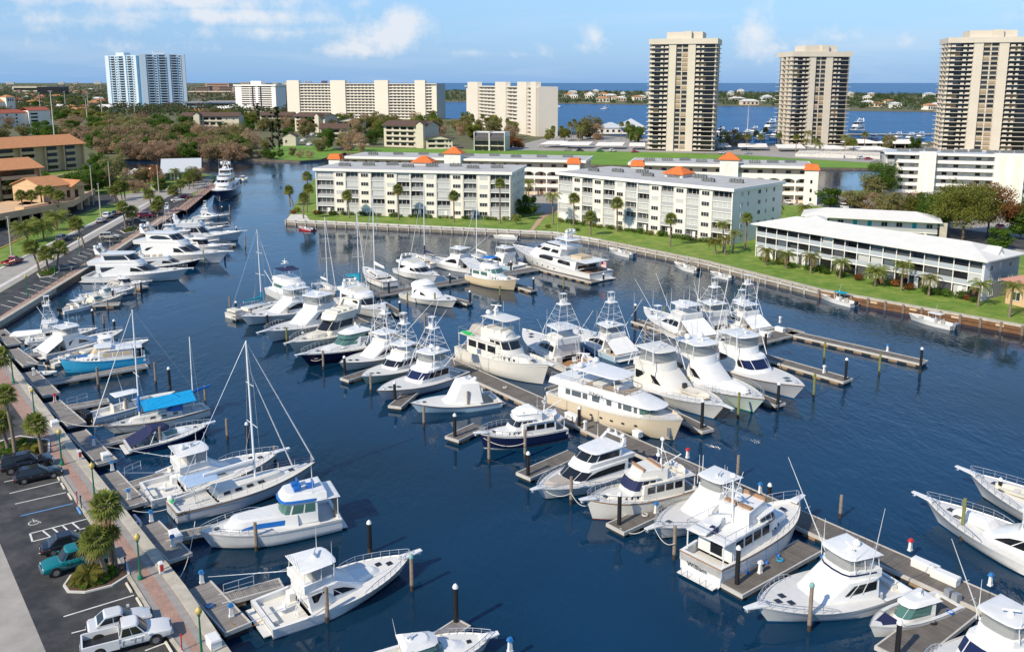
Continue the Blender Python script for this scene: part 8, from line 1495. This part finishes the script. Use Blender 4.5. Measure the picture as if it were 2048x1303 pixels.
for i, (x, y, r, lab) in enumerate([(178, 1160, .95, 'bronze cycad in the planting island beside the teal pickup'), (60, 905, .8, 'cycad under the palms above the black cars')]):
    o = thing('cycad', lab, 'cycad', G(x, y, 1.45), 0, 'cycads'); me, de = featherpalm(9 + i, PF2, 26, .8, 1.7)
    for nm, q in (('fronds', me), ('dead_fronds', de)): c = link(nm, q, o, (0, 0, .4)); c.scale = (r, r, r)
    MB().tube((0, 0, 0), (0, 0, .45), .2, 7).build('stem', BARK, o)
# ================================================================ VEHICLES
TYRE = mat('tyre_rubber', (.015, .015, .016), .8); RIM = mat('alloy_rim', (.45, .45, .46), .3, .8); LAMPR = mat('tail_lamp', (.4, .01, .01), .2); LAMPW = mat('head_lamp', (.7, .7, .68), .1)
def paintm(n, c): return mat('car_paint_' + n, c, .25, coat=.6, var=.02)
class Car:
    def __init__(s, name, label, cat, p, rz, group): s.root = thing(name, label, cat, p, rz, group)
    def part(s, name, mb, m, parent=None, smooth=35): return mb.build(name, m, parent or s.root, smooth)
def car(kind, label, a, b, col, z=1.34, L=None, group='parked cars'):
    """a = pixel of the front end on the ground, b = pixel of the rear end"""
    A = G(*a, z); B = G(*b, z); d = (A - B).to_2d().normalized(); L = L or {'sedan': 4.7, 'suv': 4.9, 'pickup': 6.0, 'hatch': 4.2, 'mini': 5.3}[kind]; W = {'pickup': 2.0, 'suv': 1.9}.get(kind, 1.8); mid = (A + B)/2
    c = Car({'sedan': 'car', 'hatch': 'car', 'suv': 'suv', 'pickup': 'pickup_truck', 'mini': 'suv'}[kind], label, {'pickup': 'pickup truck', 'suv': 'suv', 'mini': 'suv'}.get(kind, 'car'), (mid.x, mid.y, z), math.atan2(d.y, d.x), group); m = paintm(*col)
    tall = kind in ('pickup', 'suv', 'mini'); zb = .42 if tall else .26; belt = 1.08 if tall else .86; hood = 1.08 if tall else .80; top = 1.85 if tall else 1.40; w2 = W/2
    def ring(x, w_, z0, z1): return [(x, -w_*.92, z0), (x, -w_, lerp(z0, z1, .35)), (x, -w_*.97, lerp(z0, z1, .8)), (x, -w_*.84, z1), (x, 0, z1 + .03), (x, w_*.84, z1), (x, w_*.97, lerp(z0, z1, .8)), (x, w_, lerp(z0, z1, .35)), (x, w_*.92, z0)]
    h = L/2; st = [(-h, .86, zb + .12, belt - .12), (-h + .12, .96, zb, belt - .02), (-h + .9, 1, zb, belt), (0, 1, zb, belt), (h*.45, 1, zb, belt - .01), (h*.55, 1, zb, hood + .02), (h - .5, .97, zb, hood - .06), (h - .1, .9, zb + .02, hood - .18), (h, .8, zb + .12, hood - .34)]
    mb = MB()
    if kind == 'pickup':
        bx0, bx1 = -h + .12, -h*.18
        st = [q for q in st if q[0] > bx1 + .05]; st = [(bx1, 1, zb, belt)] + st
        mb.loft([ring(x, w2*f, z0, z1) for x, f, z0, z1 in st][::-1])
        body = c.part('body', mb, m); mb = MB()
        for sg in (1, -1): y0, y1 = sorted((sg*w2, sg*(w2 - .12))); mb.box(bx0, bx1, y0, y1, zb, belt + .06)
        mb.box(bx0 - .12, bx0, -w2 + .02, w2 - .02, zb + .05, belt + .04); c.part('truck_bed', mb, m); mb = MB(); mb.box(bx0, bx1, -w2 + .12, w2 - .12, zb + .1, zb + .22); c.part('bed_liner', mb, BLKP)
    else: mb.loft([ring(x, w2*f, z0, z1) for x, f, z0, z1 in st][::-1]); body = c.part('body', mb, m)
    g0, g1, t0, t1 = {'sedan': (-h + .55, h*.42, -h + 1.25, h*.08), 'hatch': (-h + .12, h*.46, -h + .55, h*.1), 'suv': (-h + .08, h*.42, -h + .3, h*.18), 'mini': (-h + .08, h*.45, -h + .3, h*.2), 'pickup': (-h*.18, h*.50, -h*.10, h*.26)}[kind]
    H_ = House(c, 'cabin', (g0, g1, W*.92, W*.88, .25), (t0, t1, W*.74, W*.72, .2), belt - .02, top, m, .03, None, 0, None, 0)
    n = 3 if kind in ('suv', 'mini') else 2
    for q in range(n): a0 = .06 + q*.92/n; H_.panel('side_window', [(a0, .16, .86), (a0 + .86/n, .16, .86)], GL, .012)
    H_.panel('windshield', [(1.15, .14, .88), (6.85, .14, .88)], GL, .015, both=False)
    mb = MB(); x0 = lerp(g0, t0, .22) - .02; x1 = lerp(g0, t0, .85) - .02; z0 = lerp(belt, top, .22); z1 = lerp(belt, top, .85); mb.add([(x0, W*.38, z0), (x0, -W*.38, z0), (x1, -W*.33, z1), (x1, W*.33, z1)], [(0, 3, 2, 1), (0, 1, 2, 3)][1:]); c.part('rear_window', mb, GL, H_.o)
    r = .40 if tall else .33; wx = h*.62
    for sx in (1, -1):
        for sg in (1, -1):
            y = sg*(w2 - .10); mb = MB(); mb.tube((sx*wx, y - .12*sg, r), (sx*wx, y + .12*sg, r), r, 14); wl = c.part('wheel', mb, TYRE); mb = MB(); mb.tube((sx*wx, y + .10*sg, r), (sx*wx, y + .135*sg, r), r*.62, 10); c.part('rim', mb, RIM, wl)
            mb = MB(); mb.tube((sx*wx, y - .05*sg, r + .02), (sx*wx, y + .105*sg, r + .02), r*1.14, 14); c.part('wheel_arch', mb, TYRE)
    for sg in (1, -1):
        mb = MB(); mb.box(h - .16, h - .03, sg*w2*.62 - .18, sg*w2*.62 + .18, hood - .36, hood - .2); c.part('headlight', mb, LAMPW); mb = MB(); mb.box(-h - .02 if kind != 'pickup' else -h - .02, -h + .06, sg*w2*.74 - .13, sg*w2*.74 + .13, belt - .4, belt - .15); c.part('tail_light', mb, LAMPR); mb = MB(); mb.box(g1 - .35, g1 - .15, sg*(w2 + .14) - .09, sg*(w2 + .14) + .09, belt + .02, belt + .18); c.part('mirror', mb, m)
    for x in (h - .06, -h - .08): mb = MB(); mb.box(x, x + .14, -w2*.86, w2*.86, zb + .05, zb + .25); c.part('bumper', mb, BLKP if not tall else RIM)
    for q in (g1 - .55, (g0 + g1)/2, g0 + .25) if L > 4.3 and a[1] > 800 else ():
        for sg in (1, -1): c.part('door_seam', MB().box(q - .012, q + .012, sg*w2 - .02, sg*w2 + .006, zb + .12, belt - .03), BLKP); c.part('door_handle', MB().box(q - .3, q - .12, sg*w2*.985 - .02, sg*w2*.985 + .02, belt - .2, belt - .16), RIM)
    c.part('grille', MB().box(h - .08, h - .01, -w2*.4, w2*.4, hood - .38, hood - .22), BLKP); c.part('number_plate', MB().box(-h - .1, -h - .085, -.2, .2, zb + .3, zb + .42), PWHITE)
    return c
car('pickup', 'white crew-cab pickup with open bed parked at the bottom of the picture', (332, 1268), (176, 1308), ('white', (.72, .72, .71)), L=6.1)
car('sedan', 'white coupe parked beside the white pickup', (300, 1236), (180, 1268), ('silver_white', (.62, .64, .66)), L=4.5)
car('pickup', 'teal pickup with its nose towards the street beside the planted island', (95, 1148), (205, 1116), ('teal', (.0, .16, .18)), L=5.2)
car('sedan', 'black sedan beyond the teal pickup', (190, 1082), (93, 1106), ('black', (.012, .014, .02)), L=4.7)
car('hatch', 'black hatchback with its nose to the promenade', (116, 948), (38, 964), ('black', (.012, .014, .02)), L=4.4)
car('mini', 'black estate car parked under the palms left of the black hatchback', (98, 928), (10, 946), ('black', (.012, .014, .02)), L=5.0)
for k, l, a, b, col in [('pickup', 'red pickup driving on the street at the left edge', (44, 522), (8, 534), ('red', (.30, .015, .02))), ('mini', 'dark silver suv driving on the street above the palm trio', (136, 475), (112, 488), ('grey', (.10, .11, .12))), ('suv', 'beige suv parked across the upper bays', (240, 477), (198, 479), ('beige', (.5, .46, .38))), ('hatch', 'silver hatchback parked on the far side of the street', (212, 440), (193, 449), ('silver', (.4, .42, .44))), ('suv', 'white suv parked ahead of the silver hatchback', (226, 431), (206, 440), ('white', (.72, .72, .71))), ('sedan', 'dark blue car parked ahead of the white suv', (242, 425), (224, 433), ('blue', (.01, .02, .06))), ('suv', 'red suv parked by the promenade', (306, 434), (278, 437), ('crimson', (.35, .01, .04))), ('pickup', 'dark pickup parked beside the pair of palms', (291, 448), (253, 450), ('navy', (.012, .018, .03))), ('sedan', 'white car parked beside the boardwalk palms', (366, 402), (346, 403), ('white', (.72, .72, .71))), ('sedan', 'red car parked beyond the white car by the boardwalk', (380, 396), (362, 397), ('crimson', (.35, .01, .04))), ('suv', 'black car waiting in the forecourt', (236, 384), (224, 385), ('black', (.012, .014, .02))), ('sedan', 'dark car parked in the shaded upper bay beside the red suv', (318, 428), (302, 430), ('grey', (.10, .11, .12)))]: car(k, l, a, b, col)
for k, l, x, y, col in [('sedan', 'green car under the third carport', 1200, 303, ('green', (.01, .2, .07))), ('suv', 'white suv under the third carport', 1226, 303, ('white', (.72, .72, .71))), ('sedan', 'red car under the fourth carport', 1270, 305, ('crimson', (.35, .01, .04))), ('sedan', 'pale car under the second carport', 1135, 301, ('beige', (.5, .46, .38))), ('sedan', 'dark car under the second carport', 1160, 302, ('black', (.012, .014, .02))), ('sedan', 'white car under the fifth carport', 1445, 307, ('white', (.72, .72, .71))), ('sedan', 'silver car under the sixth carport', 1497, 308, ('silver', (.4, .42, .44))), ('sedan', 'white car left of the first carport', 1082, 294, ('white', (.72, .72, .71))), ('suv', 'white suv by the pool terrace end', 1722, 318, ('white', (.72, .72, .71))), ('sedan', 'red car by the pool terrace end', 1737, 319, ('crimson', (.35, .01, .04))), ('sedan', 'white car before the tower car park palms', 1215, 284, ('white', (.72, .72, .71)))]: car(k, l, (x + 8, y), (x - 8, y + .5), col, 1.12, group='cars by the lagoon towers')
for k, l, x, y, col in [('sedan', 'white car in the car park right of the right condominium', 1577, 408, ('white', (.72, .72, .71))), ('suv', 'black suv in front of the right arcade', 1586, 393, ('black', (.012, .014, .02))), ('suv', 'white suv beside the brown hedge', 1688, 418, ('white', (.72, .72, .71))), ('sedan', 'red and white car right of the brown hedge', 1708, 412, ('crimson', (.35, .01, .04))), ('sedan', 'blue car on the street at the right edge', 2028, 462, ('sky', (.03, .1, .3))), ('sedan', 'red car on the street at the right edge', 2002, 458, ('crimson', (.35, .01, .04)))]: car(k, l, (x + 7, y + 3), (x - 7, y - 3), col, 1.33, group='cars behind the condominiums')
# ================================================================ STREET FURNITURE
LGR = mat('green_lamp_post', (.01, .16, .08), .4); GLO = mat('amber_lamp_globe', (.55, .42, .12), .3); CPOLE = mat('concrete_pole', (.45, .40, .32), .9, var=.1)
LPM = cmesh('lamp', lambda: MB().lathe((0, 0, 0), [(.22, 0), (.22, .25), (.12, .35), (.09, .8), (.06, 3.3), (.12, 3.42), (.12, 3.5)], 10).mesh('post', LGR, 50)); GLM = cmesh('globe', lambda: MB().lathe((0, 0, 3.5), [(.12, 0), (.24, .16), (.26, .36), (.16, .5), (.05, .56), (.03, .7)], 10).mesh('globe', GLO, 60))
for x, y, s in [(281, 1157, 'beside the planted island'), (404, 1316, 'at the bottom edge'), (190, 1002, 'above the upper palm of the planted island'), (124, 929, 'right of the black hatchback'), (27, 765, 'by the bow of the bright blue trawler'), (70, 838, 'behind the tall palms on the left'), (160, 508, 'beside the upper car park bays'), (55, 590, 'at the lower end of the upper car park'), (110, 548, 'below the palm trio')]:
    o = thing('lamp_post', 'green lamp post with amber globe ' + s, 'lamp post', G(x, y, 1.36), 0, 'green promenade lamp posts'); link('post', LPM, o); link('globe', GLM, o)
for bx_, by, ty, s in [(202, 436, 368, 'beside the silver hatchback'), (24, 517, 434, 'behind the red pickup'), (222, 392, 325, 'at the forecourt entrance'), (318, 386, 330, 'beside the pale green utility box'), (187, 410, 333, 'between the tan buildings')]:
    p = G(bx_, by, 1.3); h = 3
    while PX((p.x, p.y, 1.3 + h))[1] > ty and h < 25: h += .2
    MBp = MB(); MBp.tube((0, 0, 0), (0, 0, h), .22, 7, .12); o = thing('utility_pole', 'tall pale pole ' + s, 'pole', p, 0, 'tall pale poles'); MBp.build('shaft', CPOLE, o); MB().box(-.15, .15, -.6, .6, h - .15, h).build('pole_head', CPOLE, o)
for i, (x, by, ty) in enumerate([(110, 285, 182), (82, 232, 186), (132, 225, 183), (175, 245, 198), (206, 248, 195), (178, 232, 183), (270, 232, 188)]):
    p = G(x, by, 1.0); h = 5
    while PX((p.x, p.y, 1 + h))[1] > ty and h < 60: h += .5
    o = thing('floodlight_mast', '%s tall floodlight mast from the left, rising over the left suburb' % ORD([1, 0, 2, 3, 5, 4, 6][i]), 'mast', p, 0, 'floodlight masts in the left suburb'); MB().tube((0, 0, 0), (0, 0, h), .45, 6, .25).build('shaft', CONW, o); MB().box(-1.5, 1.5, -.3, .3, h - .8, h).build('lamp_head', ACM, o)
STOPM = cmesh('stop', lambda: MB().hexa([(-.85, -.09, 0), (.85, -.09, 0), (.85, .09, 0), (-.85, .09, 0)], [(-.8, -.06, .14), (.8, -.06, .14), (.8, .06, .14), (-.8, .06, .14)]).mesh('wheel_stop', CR)); STOPB = cmesh('stopb', lambda: MB().hexa([(-.85, -.09, 0), (.85, -.09, 0), (.85, .09, 0), (-.85, .09, 0)], [(-.8, -.06, .14), (.8, -.06, .14), (.8, .06, .14), (-.8, .06, .14)]).mesh('wheel_stop', PBLUE)); ang = math.atan2(*(G(305, 1223, 1) - G(263, 1155, 1)).to_2d().yx)
for x, y, b_, s in [(258, 1175, 0, 'nearest the planted island'), (279, 1205, 0, 'in front of the white coupe bay'), (126, 972, 0, 'in the second empty bay from the top'), (140, 993, 0, 'in the third empty bay from the top'), (158, 1021, 1, 'blue one at the wheelchair bay'), (338, 1295, 0, 'below the white pickup'), (116, 955, 0, 'in front of the black hatchback')]:
    o = link('wheel_stop', STOPB if b_ else STOPM, None, G(x, y, 1.34), ang); tag(o, ('blue' if b_ else 'cream') + ' concrete wheel stop ' + s.replace('blue one ', ''), 'wheel stop', 'wheel stops')
for x, y, m, s in [(364, 1300, RED, 'red standpipe on the promenade beside the white pickup'), (155, 1008, RED, 'thin red marker post on the promenade'), (163, 1016, BLKP, 'thin dark sign post on the promenade'), (252, 1142, NVC, 'short dark blue bollard by the planted island'), (110, 806, RED, 'red extinguisher post at the upper promenade')]:
    o = thing('marker_post', s, 'post', G(x, y, 1.36), 0, 'posts on the promenade'); MB().tube((0, 0, 0), (0, 0, 1.25), .05, 6).build('shaft', m, o); MB().lathe((0, 0, 1.2), [(.09, 0), (.09, .12), (.02, .16)], 8).build('head', m, o)
for x, y, s in [(323, 1145, 'beside the lamp of the planted island'), (160, 917, 'astern of the navy express cruiser'), (62, 787, 'near the bright blue trawler')]:
    o = thing('fire_cabinet', 'white extinguisher cabinet with red side ' + s, 'cabinet', G(x, y, 1.5), ang, 'extinguisher cabinets on the quay'); MB().box(-.17, .17, -.17, .17, 0, .9).build('cabinet', PED, o); MB().box(.17, .3, -.12, .12, .3, .8).build('extinguisher', RED, o); MB().hexa([(-.22, -.22, .9), (.22, -.22, .9), (.22, .22, .9), (-.22, .22, .9)], [(-.1, -.1, 1.08), (.1, -.1, 1.08), (.1, .1, 1.08), (-.1, .1, 1.08)]).build('cap', PED, o)
# mooring lines
def rope(a, za, b, zb_, lab, sag=.5, m=ROPE, r=.035):
    A = G(*a, za); B = G(*b, zb_); pts = []
    for i in range(11): t = i/10; p = A.lerp(B, t); p.z = max(.05, p.z - sag*4*t*(1 - t)); pts.append(p)
    mb = MB(); mb.path(pts, r, 4); tag(mb.build('mooring_line', m), lab, 'mooring line', 'mooring lines')
OR = mat('orange_hose', (.55, .25, .04), .7)
rope((462, 1245), 1.0, (525, 1238), .8, 'orange hose from the lowest platform to the sport fishing yacht', .5, OR); rope((390, 1042), 1.9, (352, 1160), 1.5, 'pale line hanging from the blue-browed yacht bow to the quay', 1.2); rope((340, 1015), 1.3, (265, 1020), 1.5, 'pale line from the sloop stern to the quay', .3); rope((300, 985), 1.0, (270, 1010), 1.0, 'pale line from the second sport fishing yacht to its platform', .2); rope((206, 850), 1.6, (112, 838), 1.5, 'pale line from the ketch bowsprit to the quay', .4); rope((1307, 1050), 1.8, (1350, 1085), 2.0, 'pale line from the blank-fronted sport fisher to a timber pile', .8); rope((1175, 1010), 1.6, (1142, 985), 2.2, 'pale line from the teak-railed trawler bow to a timber pile', .5); rope((1080, 970), 1.6, (1142, 985), 2.0, 'pale line from the covered-foredeck yacht to a timber pile', .7); rope((960, 870), 1.6, (1050, 885), 2.2, 'pale line along the navy trawler hull', .8); rope((610, 712), 1.4, (647, 715), 1.8, 'pale line from the aubergine express bow', .6); rope((120, 730), 1.5, (52, 722), 1.5, 'pale line from the bright blue trawler to the quay', .3); rope((1240, 1055), .7, (1300, 1050), 1.6, 'pale line from the finger pier to the blank-fronted sport fisher', .7)
# buoy and far boats
o = thing('mooring_buoy', 'red round buoy hanging beside the bright blue trawler pier', 'buoy', G(163, 757, 0), 0); MB().ball((0, 0, .25), .38, 10, 1, 6).build('float_ball', RED, o, 60); MB().tube((0, 0, .6), (0, 0, .8), .05, 5).build('eye', ST, o)
sailboat('sailing_sloop', 'lone white sailboat anchored on the blue lagoon', (1219, 217), (1211, 217), 1, 1, mast=17, L=14, group='boats on the lagoon'); motoryacht('motor_yacht', 'small white motor yacht under way on the lagoon behind the yellow slab block', (1127, 213), (1121, 213), 1, 1, L=12, group='boats on the lagoon', encl=False)
for i, (x, y, L_) in enumerate([(1435, 268, 20), (1450, 275, 18), (1466, 268, 18), (1485, 274, 20), (1503, 266, 20), (1529, 262, 32), (1515, 277, 20), (1545, 274, 20), (1704, 263, 34), (1725, 278, 18), (1745, 277, 16), (1768, 279, 18), (1790, 277, 18), (1815, 278, 18), (1838, 274, 16)]): motoryacht('motor_yacht', '%s white yacht from the left in the lagoon marina behind the towers' % ORD(i), (x - 9, y + 1), (x + 9, y - 1), 2, 2, L=L_, group='yachts in the lagoon marina')
sailboat('sailing_sloop', 'white sailboat with tall mast in the lagoon marina behind the towers', (1494, 266), (1498, 262), 1, 1, mast=24, L=16, group='yachts in the lagoon marina')
dock('lagoon_dock', 'pale dock with white boats behind the towers', (1690, 268), (1862, 268), 4, 1.0, CONW, False); dock('lagoon_dock', 'pale dock left of the middle tower', (1430, 271), (1560, 269), 4, 1.0, CONW, False)
for i, (x, y) in enumerate([(606, 272), (618, 270), (632, 272), (600, 282), (612, 290)]): motoryacht('motor_yacht', '%s white boat from the left in the small inlet' % ORD(i), (x, y), (x + 8, y - 2), 2, 2, L=11, group='boats in the small inlet', encl=False)

for i, (x, y, m, lab) in enumerate([(420, 1212, BLF, 'blue coiled hose on the lowest quay platform'), (1420, 940, ROPE, 'pale rope coil on the main dock above the blank-fronted sport fisher'), (1560, 1120, SB, 'bright blue hose coil on the finger pier right of the blue fenders'), (1865, 1245, BLKP, 'black rope coil on the wide corner finger pier'), (1900, 1225, BLF, 'blue hose coil on the wide corner finger pier'), (1290, 1030, ROPE, 'pale rope coil on the finger pier by the teak-railed trawler'), (1010, 775, ROPE, 'pale rope coil on the main dock behind the pale blue boat')]):
    mb = MB(); mb.path([(.32*math.cos(a*.6)*(1 - a*.006), .32*math.sin(a*.6)*(1 - a*.006), .03 + .004*a) for a in range(32)], .03, 4); tag(mb.build('hose_coil', m), lab, 'coil', 'coils on the docks').location = G(x, y, .66 if i else .8)

for i in range(18):
    t = i/17; o = thing('bollard', '%s grey bollard from the lower end of the upper promenade' % ORD(i), 'bollard', G(60 + t*236, 596 - t*146, 1.35), 0, 'grey bollards between upper car park and promenade'); link('shaft', cmesh('bol', lambda: MB().lathe((0, 0, 0), [(.14, 0), (.12, .85)], 8).mesh('shaft', ACM, 50)), o); link('cap', cmesh('bolc', lambda: MB().lathe((0, 0, .85), [(.15, 0), (.15, .08), (.04, .16)], 8).mesh('cap', ACM, 50)), o)
